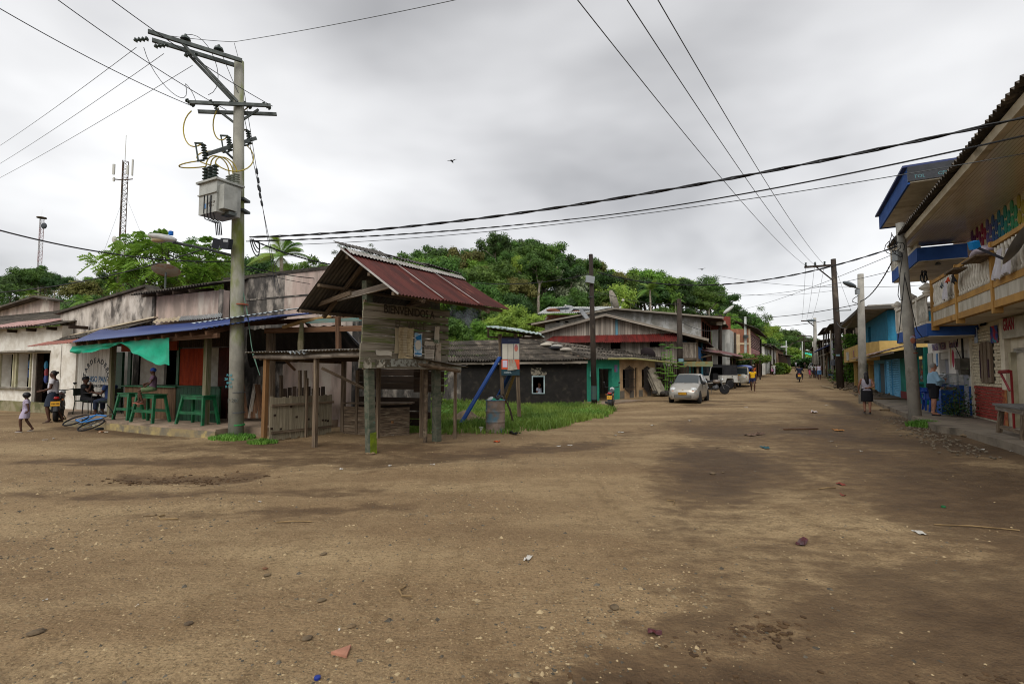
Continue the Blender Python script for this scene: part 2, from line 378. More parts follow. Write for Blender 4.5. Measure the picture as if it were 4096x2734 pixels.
def grass_lot():
    R = random.Random(5); b = MB(); n = 0
    poly = [G(u, v) for u, v in ((1612,1735),(1700,1738),(1800,1730),(1900,1737),(2010,1738),(2130,1728),(2270,1700),(2420,1668),(2455,1648),(2440,1636),(2400,1630))]
    poly = [(p.x, p.y) for p in poly]+[(4.4,25.9),(-4.6,26.0),(-6.2,20)]
    def inside(x, y):
        c = False
        for (ax, ay),(bx, by) in zip(poly, poly[1:]+poly[:1]):
            if (ay > y) != (by > y) and x < (bx-ax)*(y-ay)/(by-ay)+ax: c = not c
        return c
    while n < 34000:
        x, y = R.uniform(-6,5.2), R.uniform(13,26)
        if not inside(x+.4*mn.noise((x*1.5, y*1.5,0)), y+.5*mn.noise((x*1.5, y*1.5,7))): continue
        if hypot((x+1.55)/.75,(y-17.6)/1.6) < 1+.3*mn.noise((x*3, y*3,3)): continue      # bare dirt heap
        if R.random() < .55 and mn.noise((x*.9, y*.9,21)) < -.12-.05*(y-15.5)*0+(.25 if y < 14.6+.1*x else 0): continue
        n += 1; t = mn.noise((x*.8, y*.8,8))
        blades(b, x, y, gz(x, y),(.11+.16*R.random()+.22*max(0, t)+.16*max(0, mn.noise((x*2.5, y*2.5,3))))*(1 if y > 14.2 else .7),.011+.008*R.random(), R, .7)
    tag(b.build('grass', leafmat('grass_blades', '7d8f3e', '566f2c', .1,.3)), 'bright green grass in front of the black house', 'grass', kind='stuff')
    b = MB(); cl = [(R.uniform(-5.2,5), R.uniform(14.6,25.6)) for _ in range(60)]; cl += [(-2.6+R.uniform(-.6,.6),18.5+R.uniform(-1,1)) for _ in range(16)]+[(3.2+R.uniform(-.8,.8),19.3+R.uniform(-.8,.8)) for _ in range(14)]
    for cx, cy in cl:
        if not inside(cx, cy) or hypot((cx+1.55)/.9,(cy-17.6)/1.8) < 1: continue
        hh = R.uniform(.15,.45)
        for k in range(70):
            a, r = R.random()*6.3,.35*R.random()**.6; leaf(b, (cx+r*cos(a), cy+r*sin(a), gz(cx, cy)+hh*R.random()*(1-r)), R.uniform(.03,.06), R)
    tag(b.build('weeds', leafmat('weed_leaves', '4f7a2e', '7aa043', .1,.3)), 'leafy weeds among the grass of the lot', 'weeds', kind='stuff')
    # dirt heaps on the lot
    for cx, cy, rx, ry, h, lab in ((-1.6,17.6,.75,1.6,.32, 'heap of grey brown soil in the grass behind the board'),(-4.0,18.6,.8,.8,.5, 'reddish brown earth heap beside the wooden stall')):
        b = MB(); n = 24; rings = 7; vs = [(cx, cy, gz(cx, cy)+h)]; fs = []
        for j in range(1, rings+1):
            for k in range(n):
                a = 2*pi*k/n; q = j/rings; x, y = cx+rx*q*cos(a), cy+ry*q*sin(a)
                vs.append((x, y, gz(x, y)+h*(cos(pi*q)+1)/2*(1+.35*mn.noise((x*4, y*4,2)))-.03*q+.03*mn.noise((x*9, y*9,2))))
        fs += [(0,1+k, 1+(k+1) % n) for k in range(n)]+[(1+(j-1)*n+k, 1+j*n+k, 1+j*n+(k+1) % n, 1+(j-1)*n+(k+1) % n) for j in range(1, rings) for k in range(n)]
        b.add(vs, fs); tag(b.build('dirt_heap', mat('heap_'+str(int(h*100)), '6a5a45' if h < .4 else '6b4527', '4e4030', sc=5, bump=.6, bsc=14), smooth=True), lab, 'dirt heap')
def leaf(b, p, s, R, asp=1.7, up=.5):
    d = Vector((R.gauss(0,1), R.gauss(0,1), R.gauss(0, up))).normalized(); w = d.cross(Vector((R.gauss(0,.4), R.gauss(0,.4),1))); w = w.normalized() if w.length > .01 else d.orthogonal()
    p = Vector(p); b.add([p-d*s*asp/2, p+w*s/2, p+d*s*asp/2, p-w*s/2], [(0,1,2,3)])
grass_lot()
def tuft(name, label, p, r, n, h, m, seed, group=None):
    R = random.Random(seed); b = MB()
    for k in range(n):
        a, q = R.random()*6.3, r*R.random()**.6; blades(b, q*cos(a), q*sin(a)*.8,0, h*(1-.5*q/r)*R.uniform(.5,1),.008+.007*R.random(), R, 1.0)
    tag(b.build(name, m, loc=p), label, 'weeds', group)
def mud_clods():
    R = random.Random(23); b = MB()
    for (ax, ay, bx_, by, w, n) in ((.1,2.72,2.6,2.7,.12,900),(2.4,2.75,3.6,2.95,.12,260),(5.1,4.55,5.9,4.85,.12,260),(1.1,3.2,1.9,3.5,.12,160),(-6.3,8.3,-4.3,8.25,.3,220)):
        for k in range(n):
            t = R.random(); x, y = ax+(bx_-ax)*t+R.gauss(0, w), ay+(by-ay)*t+R.gauss(0, w*.6); s = R.uniform(.006,.022)*(1 if y < 6 else 1.6)
            z = gz(x, y)+.022*mn.noise((x*.55, y*.55,2.2))-.035*damp_map(x, y); b.ball((x, y, z),(s*R.uniform(.8,1.7), s, s*.55),5,3,(0,0, R.random()*3))
    tag(b.build('mud_clods', mat('wet_mud', '3f2e1c', '56412a', sc=9, bump=.3)), 'crumbled mud clods along the wheel ruts', 'mud', kind='stuff')
mud_clods()
# ---------------- hills and trees ----------------
# skyline bearings: (bearing column, row of the tree tops, distance of the crest, distance of the foot)
RIDGE = [(-2800,1120,190,70),(-900,1120,170,60),(-300,1115,175,60),(0,1112,175,60),(150,1098,180,60),(400,1108,170,58),(600,1105,150,56),(900,1075,130,55),(1150,1050,125,52),(1300,1042,122,52),
         (1500,1048,120,52),(1700,1032,118,54),(1830,1010,116,56),(1960,985,114,58),(2100,968,114,60),(2220,1018,118,62),(2330,1050,124,64),(2450,1105,132,66),(2600,1125,140,70),(2780,1120,150,76),
         (2880,1175,160,84),(2960,1250,175,92),(3030,1282,190,104),(3090,1315,205,120),(3150,1352,225,140),(3200,1392,250,160),(3240,1425,280,190),(3300,1442,300,210),(3500,1452,320,210),(4200,1455,330,150),(5200,1455,330,150)]
def ridge(u):
    for a, b in zip(RIDGE, RIDGE[1:]):
        if a[0] <= u <= b[0]:
            t = (u-a[0])/(b[0]-a[0]); return [a[i]+(b[i]-a[i])*t for i in (1,2,3)]
    return RIDGE[0][1:] if u < RIDGE[0][0] else RIDGE[-1][1:]
TREE_H = 9.0
def hill_z(u, d):
    v, dc, d0 = ridge(u); p = at(u, v, dc); zc = max(p.z-TREE_H, gz(p.x, p.y)+.3); q = at(u, HZV, d); g = gz(q.x, q.y)
    if d <= d0: return g-.4
    t = ss(d0-4, dc, d); z = g-.4+(zc-g+.4)*(t*.55+.45*min(1,(d-d0)/(dc-d0)))
    if d > dc: z = zc-(d-dc)*.06
    return z+1.2*mn.noise((q.x*.04, q.y*.04,3))*min(1, max(0,(d-d0)/20))
def hillside():
    us = list(range(-2800,5201,64)); ts = [i/26 for i in range(27)]; vs = []; n = len(ts)+4
    for u in us:
        v, dc, d0 = ridge(u)
        for t in [*ts, 1.15,1.35,1.7,2.2]:
            d = d0-3+(dc-d0+3)*t; q = at(u, HZV, d); vs.append((q.x, q.y, hill_z(u, d)))
    fs = [(i*n+k, (i+1)*n+k, (i+1)*n+k+1, i*n+k+1) for i in range(len(us)-1) for k in range(n-1)]
    b = MB(); b.add(vs, fs)
    tag(b.build('hillside', mat('hill_soil', '2c3a1b', '46522a', sc=.25, bump=.5, bsc=1.5), smooth=True), 'steep wooded hillside behind the houses', kind='structure')
hillside()
def limb(b, p, d, L, r, n, R, tips, depth, spread=.7):
    pts = [Vector(p)]; d = Vector(d).normalized()
    for i in range(n):
        d = (d+Vector((R.gauss(0,.14), R.gauss(0,.14), R.gauss(.03,.08)))).normalized(); pts.append(pts[-1]+d*L/n)
    b.tube(pts, [r*(1-.55*i/n) for i in range(n+1)], 6 if r > .05 else 4, caps=False)
    if depth == 0: tips.append((pts[-1], d)); return
    k = R.choice((2,3,3))
    for j in range(k):
        q = pts[-1] if j < 2 else pts[-2]; nd = (d+Vector((R.gauss(0, spread), R.gauss(0, spread), R.gauss(.05, spread*.55)))).normalized()
        limb(b, q, nd, L*R.uniform(.55,.8), r*.52, max(2, n-1), R, tips, depth-1, spread)
def make_tree(seed, H, cw, kind):
    """one trunk mesh and one crown mesh; unit: metres"""
    R = random.Random(seed); b = MB(); tips = []; th = H*(.42 if kind != 'tall' else .58)
    pts = [Vector((0,0,-.6))]
    for i in range(5): pts.append(pts[-1]+Vector((R.gauss(0,.12), R.gauss(0,.12),(th+.6)/5)))
    b.tube(pts, [.030*H*(1-.5*i/5) for i in range(6)], 7, caps=False)
    for j in range(5):
        a = 6.28*j/5+R.random(); q = pts[-1] if j < 3 else pts[-2]
        limb(b, q, (cos(a)*.9, sin(a)*.9, R.uniform(.5,1.1)), H*R.uniform(.2,.3),.013*H, 3, R, tips, 1)
    tm = bpy.data.meshes.new('trunk'); tm.from_pydata(b.v, [], b.f)
    c = MB(); lobes = [(t, R.uniform(.10,.19)*cw) for t, _ in tips]; lobes += [(Vector((R.gauss(0, cw*.2), R.gauss(0, cw*.2), H*R.uniform(.6,.9))), R.uniform(.10,.20)*cw) for _ in range(9 if kind != 'sparse' else 1)]
    top = max(l[0].z+l[1]*.7 for l in lobes); k = H/top
    nl = {'dense': 520, 'tall': 420, 'sparse': 200, 'umbrella': 330}[kind]
    for p, r in lobes:
        p = Vector((p.x, p.y, p.z*k)); fl = .55 if kind == 'umbrella' else .8
        for i in range(int(nl*(r/(.17*cw))**2)):
            z = R.uniform(-.75,1); a = R.random()*6.283; q = sqrt(max(0,1-z*z)); rr = r*R.uniform(.5,1.2)*(1+.45*mn.noise((a*2, z*3, p.x)))
            nrm = Vector((q*cos(a), q*sin(a), z)); pos = p+Vector((nrm.x*rr, nrm.y*rr, nrm.z*rr*fl))
            s = R.uniform(.13,.29)*(1 if kind != 'sparse' else .8); t1 = (nrm+Vector((R.gauss(0,.5), R.gauss(0,.5), R.gauss(.25,.4)))).normalized(); ax = t1.orthogonal().normalized(); ax = (Matrix.Rotation(R.random()*6.28,3, t1) @ ax); bx = t1.cross(ax)
            c.add([pos-ax*s, pos+bx*s*.6-t1*s*.15, pos+ax*s, pos-bx*s*.6-t1*s*.15], [(0,1,2,3)])
    cm = bpy.data.meshes.new('crown'); cm.from_pydata(c.v, [], c.f); return tm, cm
BARK = mat('bark', '5a5045', '3f3830', sc=3, bump=.4); BARKP = mat('pale_bark', 'a59c8c', '7d7466', sc=3, bump=.3)
FOL = {k: leafmat('foliage_'+k, a, b_, r) for k, a, b_, r in (('dark', '2f4520', '45602b', .22),('mid', '3e5a24', '5a7833', .22),('bright', '58792c', '7b9a3a', .2),('olive', '5b5f2f', '77783f', .2),('yellow', '77923a', '96ab45', .15),('silver', '7f9170', '9aa886', .1))}
TV = {}
for kd, sd, H, cw in (('dense', 1,11,9.5),('dense', 2,10,8.5),('dense', 3,12,9),('tall', 4,14,7.5),('tall', 5,13,8.5),('sparse', 6,12,8),('umbrella', 7,11,11),('dense', 8,8,8),('umbrella', 9,10,9)):
    tm, cm = make_tree(sd, H, cw, kd)
    for fk in FOL:
        c2 = cm.copy(); c2.materials.append(FOL[fk]); t2 = tm.copy(); t2.materials.append(BARKP if sd in (4,5,6) else BARK); TV[sd, fk] = (t2, c2, H)
def tree(name, label, p, var, fol, s=1, rz=0, group=None, cat='tree', sz=None):
    tm, cm, H = TV[var, fol]; o = thing(name, label, cat, p, rz, group); o.scale = (s, s, sz or s)
    put('trunk', tm, None, o); put('crown', cm, None, o); return o
RT = random.Random(3)
def forest():
    n = 0; used = []
    tries = 0
    while n < 285 and tries < 30000:
        tries += 1
        u = RT.uniform(-120,3280) if RT.random() < .42 else RT.uniform(1560,3180); v, dc, d0 = ridge(u)
        t = RT.random()**.8*1.04; d = d0+3+(dc-d0)*t; q = at(u, HZV, d); z = hill_z(u, d)
        if any((q.x-a)**2+(q.y-b)**2 < (2.7+.011*d)**2 for a, b in used): continue
        used.append((q.x, q.y)); n += 1
        near = t < .35
        fol = RT.choices(('dark', 'mid', 'bright', 'yellow', 'olive'),(.32,.38,.16,.04,.10) if not near else (.15,.34,.32,.11,.08))[0]
        var = RT.choice((1,2,3,8,7,9,1,2,3,4,5)) if not near else RT.choice((8,8,2,1,9))
        s = RT.uniform(.62,1.0)*(.8 if near else 1)*(1 if u > 900 else .92); 
        zone = 'on the low hill behind the white shop' if u < 420 else 'on the slope behind the bar' if u < 900 else 'behind the mouldy wall' if u < 1500 else 'on the slope behind the rusty roof' if u < 1900 else 'on the steep face of the main hill' if u < 2400 else 'on the hill above the plank house' if u < 2750 else 'on the falling ridge over the brick building' if u < 3000 else 'on the far spur above the street'
        hgt = 'low on' if t < .35 else 'half way up' if t < .7 else 'near the crest,'
        tree('forest_tree', '%s %s tree %s %s' % ({'dark': 'dark green', 'mid': 'mid green', 'bright': 'light green', 'yellow': 'yellow green', 'olive': 'olive brown'}[fol], {1: 'bushy', 2: 'bushy', 3: 'bushy', 8: 'small round', 7: 'spreading', 9: 'spreading', 4: 'tall', 5: 'tall'}[var], hgt.replace('low on', 'low').replace('half way up', 'half way up').replace('near the crest,', 'near the crest'), zone),(q.x, q.y, z), var, fol, s, RT.random()*6.28, 'trees of the hillside forest', sz=min(s*RT.uniform(.9,1.2),(11.5 if t < .75 else 9.6)/TV[var, fol][2]))
    # understory filling the gaps
    b = MB(); R = random.Random(9)
    for k in range(80000):
        u = R.uniform(-150,3350) if k % 9 else R.uniform(-1800,-150); v, dc, d0 = ridge(u); d = d0-1+(dc-d0+4)*R.random()**.9; q = at(u, HZV, d); h = max(0, mn.noise((q.x*.12, q.y*.12,6))+.35)*4.5*R.random()
        leaf(b, (q.x, q.y, hill_z(u, d)+.2+h), R.uniform(.22,.55), R, 1.3)
    tag(b.build('undergrowth', leafmat('understory', '35501f', '587530', .1,.2)), 'dense undergrowth between the hillside trees', 'undergrowth', kind='stuff')
forest()
def hill_tree(label, u, vtop, d, var, fol, s, name='forest_tree', sz=None):
    p = at(u, vtop, d); H = TV[var, fol][2]*(sz or s); return tree(name, label, (p.x, p.y, p.z-H), var, fol, s, u*.37, sz=sz)
hill_tree('tall bushy tree crowning the highest point of the hill', 2125,955,112,3, 'mid', 1.15)
hill_tree('pale silvery leaved tree standing out on the dark hillside', 2275,1090,96,8, 'silver', 1.05)
hill_tree('tall thin pale trunked tree below the ridge beside the rust red roof', 1872,1015,108,5, 'mid', 1.1)
hill_tree('dark crowned tree beside the tallest one on the hilltop', 2010,962,112,1, 'dark', 1.1)
hill_tree('dark green round tree below the hilltop', 2110,1040,100,2, 'mid', 1.1)
hill_tree('tall dark tree on the falling right end of the hill crest', 2230,1000,114,4, 'dark', 1.1)
hill_tree('broad airy tree on the ridge above the grey concrete house', 2800,1098,130,7, 'mid', .85)
hill_tree('loose spreading tree on the ridge next to the airy one', 2640,1110,132,9, 'mid', .9)
hill_tree('lone leggy tree sticking up above the slope over the brick building', 3010,1225,150,6, 'mid', .95)
hill_tree('dark rounded tree on the last spur above the far street', 3150,1318,205,1, 'dark', 1.5)
hill_tree('feathery umbrella tree at the end of the spur over the street', 3195,1322,205,7, 'mid', .9)
hill_tree('small thin tree rising behind the rust red roof', 1640,1005,118,6, 'mid', .7)
hill_tree('thin wispy treetop above the mouldy wall', 1385,972,118,6, 'dark', .55)
hill_tree('wispy treetop beside the palm behind the mouldy wall', 1480,978,118,6, 'dark', .5)
hill_tree('yellow green tree behind the sheet roofed board', 2050,1270,66,8, 'yellow', .6)
hill_tree('bright green bush behind the plank house', 2165,1255,62,8, 'bright', .6)
hill_tree('light green tree behind the ruined yard wall', 1790,1330,60,2, 'bright', .45)
# feathery tree behind the bar
def feather_tree():
    R = random.Random(21); p = at(665,1160,28); o = thing('feathery_tree', 'feathery leaved green tree behind the bar roof and street light', 'tree', (p.x, p.y, 0)); b = MB(); tips = []
    b.tube([(0,0,0),(.1,0,2.2),(0,.1,4.2),(.1,0,6.0)], [.22,.19,.16,.13], 8)
    for j in range(150):
        z = R.uniform(-.7,1); a = R.random()*6.283; q = sqrt(1-z*z); k = R.uniform(.55,1.0)*(1+.35*mn.noise((a*1.3, z*2,4))); t = Vector((q*cos(a)*3.3*k, q*sin(a)*2.2*k, 7.5+z*1.9*k)); tips.append((t, (t-Vector((0,0,6.2))).normalized()))
        if j % 3 == 0:
            s0 = Vector((.05,0, R.uniform(4.2,6.0))); mid = s0.lerp(t, .5)+Vector((0,0,-.15)); b.tube([s0, mid, t], [.06,.04,.012], 5, caps=False)
    b.build('trunk', BARK, o); c = MB()
    for t, d in tips:
        for f in range(7):                                             # compound leaves: a rib with drooping leaflets
            a = R.random()*6.28; dv = (Vector((cos(a), sin(a), R.gauss(.15,.6)))+d*.6).normalized(); L = R.uniform(.45,.8); side = dv.cross(Vector((R.gauss(0,.5), R.gauss(0,.5),1))).normalized()
            for i in range(7):
                q = t+dv*L*(i+1)/7-Vector((0,0,.25*(L*(i+1)/7)**2/.3))
                for sg in (-1,1):
                    e = q+side*sg*R.uniform(.16,.24)+dv*.09-Vector((0,0, R.uniform(.0,.09))); w = dv*.055
                    c.add([q, (q+e)/2+w, e, (q+e)/2-w], [(0,1,2,3)])
    c.build('crown', leafmat('feather_leaves', '5c8030', '86a23f', .05,.35), o)
feather_tree()
def palm(label, u, v, d, s, seed, zb=None, n=17, name='palm_tree'):
    """u,v: bearing of the crown's heart"""
    R = random.Random(seed); h = at(u, v, d); base = zb if zb is not None else h.z-7*s; o = thing(name, label, 'palm tree', (h.x, h.y, base)); H = h.z-base
    b = MB(); b.tube([(0,0,0),(.1*s, 0, H*.4),(.05*s, .1, H*.75),(0,0, H)], [.17*s, .14*s, .12*s, .11*s], 8); b.build('trunk', BARKP, o)
    m = leafmat('palm_leaf', '557a30', '86a34c', .1,.3)
    for k in range(n):
        a = 6.28*k/n+R.uniform(-.2,.2); el = R.uniform(-.15,1.15); L = s*R.uniform(2.3,3.0); c = MB(); pr = None; pts = []
        for i in range(13):
            t = i/12; r = L*t*cos(el)*(1-.12*t); z = H+L*t*sin(el)-L*.55*t*t; pts.append(Vector((cos(a)*r, sin(a)*r, z)))
        c.tube(pts, [.03*s*(1-.8*i/12) for i in range(13)], 4, caps=False); sd = Vector((-sin(a), cos(a),0))
        for i in range(2,36):
            t = i/36*12; j = min(11, int(t)); q = pts[j].lerp(pts[j+1], t-j); fw = (pts[j+1]-pts[j]).normalized(); l = s*.62*sin(pi*min(1,.12+i/36*.9))
            for sg in (-1,1):
                e = q+(sd*sg*.8+fw*.55).normalized()*l-Vector((0,0, l*.42)); w = fw*.028*s; c.add([q-w, q+w, e], [(0,1,2)])
        c.build('frond', m, o)
    return o
palm('coconut palm with drooping fronds behind the mouldy wall', 1125,1025,38,1.2,1,0)
palm('palm with windblown fronds on the hill above the plank house', 2600,1160,84,1.35,2)
palm('small palm among the trees behind the white shop roof', 330,1205,60,.8,3)
palm('small palm half hidden in the hillside trees by the dark pole', 2440,1180,92,.9,4)
palm('far palm on the slope above the white houses down the street', 3125,1375,150,.9,5)
for i_, (u_, v_, d_, s_) in enumerate(((1960,1120,96,.9),(2320,1130,100,.9),(2520,1185,96,1.0),(2700,1190,104,1.1),(120,1175,110,1.1),(760,1130,90,1.0))): palm(('palm on the hill face right of the rusty roof', 'palm below the pale silvery tree', 'palm above the ridge of the plank house', 'palm above the grey concrete house')[i_] if i_ < 4 else ('leftmost palm behind the white shop roofs', 'palm half hidden behind the feathery tree')[i_-4], u_, v_, d_, s_, 20+i_, n=15)
# ---------------- shared building materials ----------------
WOODH = mat('old_wood', '6f5f4d', '463a2e', sc=2.2, st=(1.5,2.6,2.6), c3='8b7d69', sc3=1.5, f3=.6, bump=.4, bsc=9, rnd=.22)
WOODG = mat('grey_wood', '8d8478', '625950', sc=2.2, st=(1.5,2.6,2.6), c3='a9a196', sc3=1.5, f3=.6, bump=.4, bsc=9, rnd=.25)
WOODB = mat('brown_beam', '6a4a33', '4c3423', sc=2.2, st=(1.2,7,7), c3='7d6450', bump=.4, bsc=9, rnd=.2)
WOODD = mat('dark_wood', '3b2d21', '271d15', sc=2.2, st=(1.2,7,7), bump=.4, bsc=9, rnd=.25)
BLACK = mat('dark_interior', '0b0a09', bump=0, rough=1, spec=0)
PLASTER = mat('white_plaster', 'd8d4ca', 'c4bdb0', sc=2.5, c3='8d8676', sc3=1.0, f3=.66, bump=.35, bsc=45)
STAIN = mat('stained_plaster', 'c4bcb2', '9c9389', sc=3, st=(1.3,1.3,.45), c3='4d4843', sc3=1.8, f3=.57, st3=(1.2,1.2,.6), bump=.35, bsc=30, soft=.16)
MOULD = mat('mouldy_plaster', '57534e', '2f2d2b', sc=3.0, st=(1.5,1.5,.5), c3='a69d92', sc3=2.2, f3=.58, st3=(1.3,1.3,.6), bump=.35, bsc=30, soft=.2)
PINKW = mat('pink_stained_plaster', 'bfaa9e', '998a80', sc=1.8, st=(1.3,1.3,.4), c3='c8bdb0', sc3=1.4, f3=.55, bump=.35, bsc=30)
ASB = mat('asbestos_roof', '4f483f', '332e28', sc=3, c3='766d60', sc3=1.4, f3=.6, bump=.5, bsc=14, rnd=.3)
CONC = mat('concrete', '8a8275', '6c655a', sc=2, c3='4f4a40', sc3=.8, f3=.62, bump=.3, bsc=25)
SLAB = mat('porch_concrete', '93806d', '7b6a59', sc=1.6, c3='5b5044', sc3=.7, f3=.62, bump=.25, bsc=25)
GREEN = mat('green_paint', '155c37', '0f452a', sc=4, bump=.1, rough=.45, rnd=.08)
DGREEN = mat('dark_green_paint', '123f27', '0d2f1e', sc=4, bump=.1, rough=.5)
TF = Fr((-16.4,16.78),(-5.6,11.77))
def roof_sheets(par, name, p00, p10, p11, p01, nc, nr, m, waves=5, amp=.025, lap=.03, jit=.0, seed=1):
    """overlapping corrugated sheets laid in nc columns and nr courses; p00,p10 = eave"""
    R = random.Random(seed); p00, p10, p11, p01 = map(Vector, (p00, p10, p11, p01)); nrm = (p10-p00).cross(p01-p00).normalized()
    def bl(a, b): return (p00*(1-a)+p10*a)*(1-b)+(p01*(1-a)+p11*a)*b
    for j in range(nr):
        for i in range(nc):
            a0, a1, b0, b1 = i/nc, (i+1)/nc, max(-.02,(j-.12)/nr),(j+1)/nr; k = R.uniform(-jit, jit); up = nrm*(lap*(nr-1-j)*0+R.uniform(0, jit))
            b = MB(); e = [bl(a0, b0+k)+nrm*lap+up, bl(a1, b0+k)+nrm*lap+up, bl(a1, b1)+up, bl(a0, b1)+up]
            b.sheet(*e, waves=waves, amp=amp, per=4); b.build(name, m, par, smooth=True)
def bar():
    F = TF; o = thing('bar', 'open fronted bar with blue metal porch roof and reed clad counter', 'bar', F.loc, F.a)
    # raised porch floor
    b = MB(); b.prism([(2.9,0,-.3),(9.9,0,-.3),(9.9,.75,-.3),(10.7,.75,-.3),(10.9,4.6,-.3),(-2.3,4.6,-.3),(-2.3,1.8,-.3),(-.4,1.5,-.3)], (0,0,.52)); b.build('porch_floor', SLAB, o)
    b = MB(); b.bx(2.85,9.95,-.05,-.002,-.3,.17); b.build('porch_edge', mat('mossy_kerb', '8a7a58', '6a6355', sc=2.5, c3='a2905f', sc3=2, f3=.58, bump=.7, bsc=8), o)
    yb = 2.3
    # back wall, left panel carries the painted sign
    X = lambda u, v, off: F.px(u, v, off)
    b = MB(); wall(b, -2.27, F.px(295,1600,2.0)[0], .2,2.95,2.01,2.2); b.build('wall', PLASTER, o)
    U = lambda u, y: F.px(u, 1600, y)[0]
    sx0, sx1 = U(295,2.1), U(452,2.1)
    for k in range(10):
        w = (sx1-sx0)/10; piece('plank', o, (sx0+w*(k+.5),2.1,1.55),(w-.012,.05,2.66), mat('sign_boards', 'b9b6ae', 'a5a198', sc=2, bump=.1, rnd=.05))
    ink = mat('sign_ink', '2c3138', bump=0); ink2 = mat('sign_blue', '3f5f7c', bump=0)
    word = 'TARDEADERO'; cx, cz, rr = U(380,2.07),1.28,.80
    for k, ch in enumerate(word):
        a = radians(168-156*k/(len(word)-1)); letters('lettering', o, ch, (cx+rr*cos(a),2.07, cz+.1+rr*.85*sin(a)),.26, ink, (pi/2,-(a-pi/2),0), bold=.004)
    letters('lettering', o, 'ZUISO PAN', (cx, 2.07,1.36),.30, ink2, bold=.006, sx=.9); letters('lettering', o, 'RICA AVENA CASERA', (cx, 2.07,1.12),.13, ink, bold=.004)
    # dark opening with green doors, whitewashed inner wall, orange shutter
    b = MB(); b.bx(sx1,11,3.6,3.7,.22,3.2); b.build('inner_wall', mat('inner_plaster', '6d6962', '5a564f', sc=2, bump=.2), o)
    b = MB(); b.bx(-2.2,13.2,4.5,4.6,.22,2.9); b.build('rear_wall', MOULD, o)
    b = MB(); b.bx(sx1, U(482,2),2.0,2.08,.22,2.35); b.build('door', DGREEN, o); b = MB(); b.bx(U(504,2), U(516,2),2.0,2.06,.22,2.35); b.build('door', DGREEN, o)
    b = MB(); b.bx(sx1, U(565,2.9),2.9,3.0,.22,2.6); b.build('doorway', BLACK, o)
    b = MB(); b.bx(U(556,2.25), U(652,2.25),2.25,2.33,.22,2.4); b.build('partition', mat('whitewash', 'a9a59b', '8f8a80', sc=2, bump=.2), o)
    b = MB(); b.bx(U(640,2.9), U(705,2.9),2.9,3.0,.22,2.6); b.build('doorway', BLACK, o)
    b = MB(); b.bx(U(700,2), U(709,2),2.0,2.1,.22,2.6); b.build('door_post', GREEN, o)
    for k in range(5):
        piece('plank', o, (U(710,2)+(U(807,2)-U(710,2))/5*(k+.5),2.05,1.8),((U(807,2)-U(710,2))/5-.008,.04,1.2), mat('orange_shutter', 'a83c16', '8d2f10', sc=2, bump=.15, rnd=.12))
    b = MB(); b.bx(U(809,2), U(868,2),2.0,2.06,1.2,2.4); b.build('partition', mat('whitewash', 'a9a59b'), o)
    b = MB(); b.bx(U(869,2), U(905,2),2.0,2.05,.22,2.4); b.build('shutter', mat('maroon_paint', '4a1f17', '35140f', sc=3, bump=.1), o)
    b = MB(); b.bx(U(476,1.95), U(700,1.95),1.95,2.0,2.36,2.66); b.build('sign_board', mat('orange_sign', '8e3d1f', '6e2c15', sc=2, bump=.1), o)
    pal = mat('sign_cream', 'c9b79a', bump=0)
    letters('lettering', o, 'COMIDAS', (U(563,1.93),1.93,2.56),.12, pal); letters('lettering', o, 'RAPIDAS', (U(563,1.93),1.93,2.43),.08, pal)
    for k in range(26):
        piece('slat', o, (U(700,2)+.1*k, 2.02,2.75),(.085,.03,.62), WOODD)
    # counter with reed cladding
    b = MB(); c0, c1, c2 = U(500,1.1), U(704,1.1), U(878,1.1); b.bx(c0, c1,1.12,1.9,.22,1.18); b.build('counter', WOODD, o)
    reed = mat('reed', '7a6048', '5d4634', sc=3, bump=.3, rnd=.25)
    for k in range(76): piece('reed', o, (c0+(c1-c0)/76*(k+.5),1.10,.70),((c1-c0)/76-.005,.04,.95), reed)
    b = MB(); b.bx(U(482,1.0), c1+.1,1.0,1.95,1.18,1.22); b.build('counter_top', GREEN, o)
    for k in range(11): piece('plank', o, (c1+(c2-c1)/11*(k+.5),1.12,.71),((c2-c1)/11-.008,.05,.98), DGREEN)
    b = MB(); b.bx(c1+.1, c2,1.06,1.2,1.2,1.24); b.build('counter_top', DGREEN, o)
    # posts and porch beams
    for x, y, w in ((U(444,.75),.75,.13),(U(824,.6),.6,.14)):
        plank('post', o, (x, y, .22),(x, y, 2.62), w, w, mat('mossy_post', '73695a', '4f5530', sc=2, st=(1.2,5,5), bump=.4, bsc=8))
    plank('beam', o, (3.7,.0,2.46),(9.9,.0,2.58),.08,.12, WOODB); plank('beam', o, (.3,1.9,3.05),(13,1.9,3.1),.08,.12, WOODB)
    for k in range(11): plank('rafter', o, (3.7+k*.6,-.2,2.48+.015*k),(3.7+k*.6,2.2,3.16+.012*k),.07,.1, WOODB)
    # porch roof: orange sheets, then blue sheets, pale end sheets
    blue = mat('blue_sheet', '384c84', '2d4078', sc=.9, rough=.38, bump=.05, metal=.2, spec=.5); z0, z1 = 2.60,3.24
    roof_sheets(o, 'roof_sheet', (U(97,.2),.2,2.48),(U(285,-.3),-.3,2.50),(U(375,1.0),1.0,2.80),(U(180,1.0),1.0,2.72),2,1, mat('orange_sheet', '9a5138', '7c3f2b', sc=2, st=(4,.5,1), rough=.5, bump=.1),8,.015)
    roof_sheets(o, 'roof_sheet', (U(281,-.3),-.3,2.52),(9.6,-.3,2.70),(9.8,2.34,3.36),(U(390,2.0),2.0,3.2),8,1, blue, 8,.014)
    roof_sheets(o, 'roof_sheet', (9.6,-.3,2.70),(11.3,.75,3.05),(12.3,2.34,3.38),(9.8,2.34,3.36),2,1, blue, 8,.014)
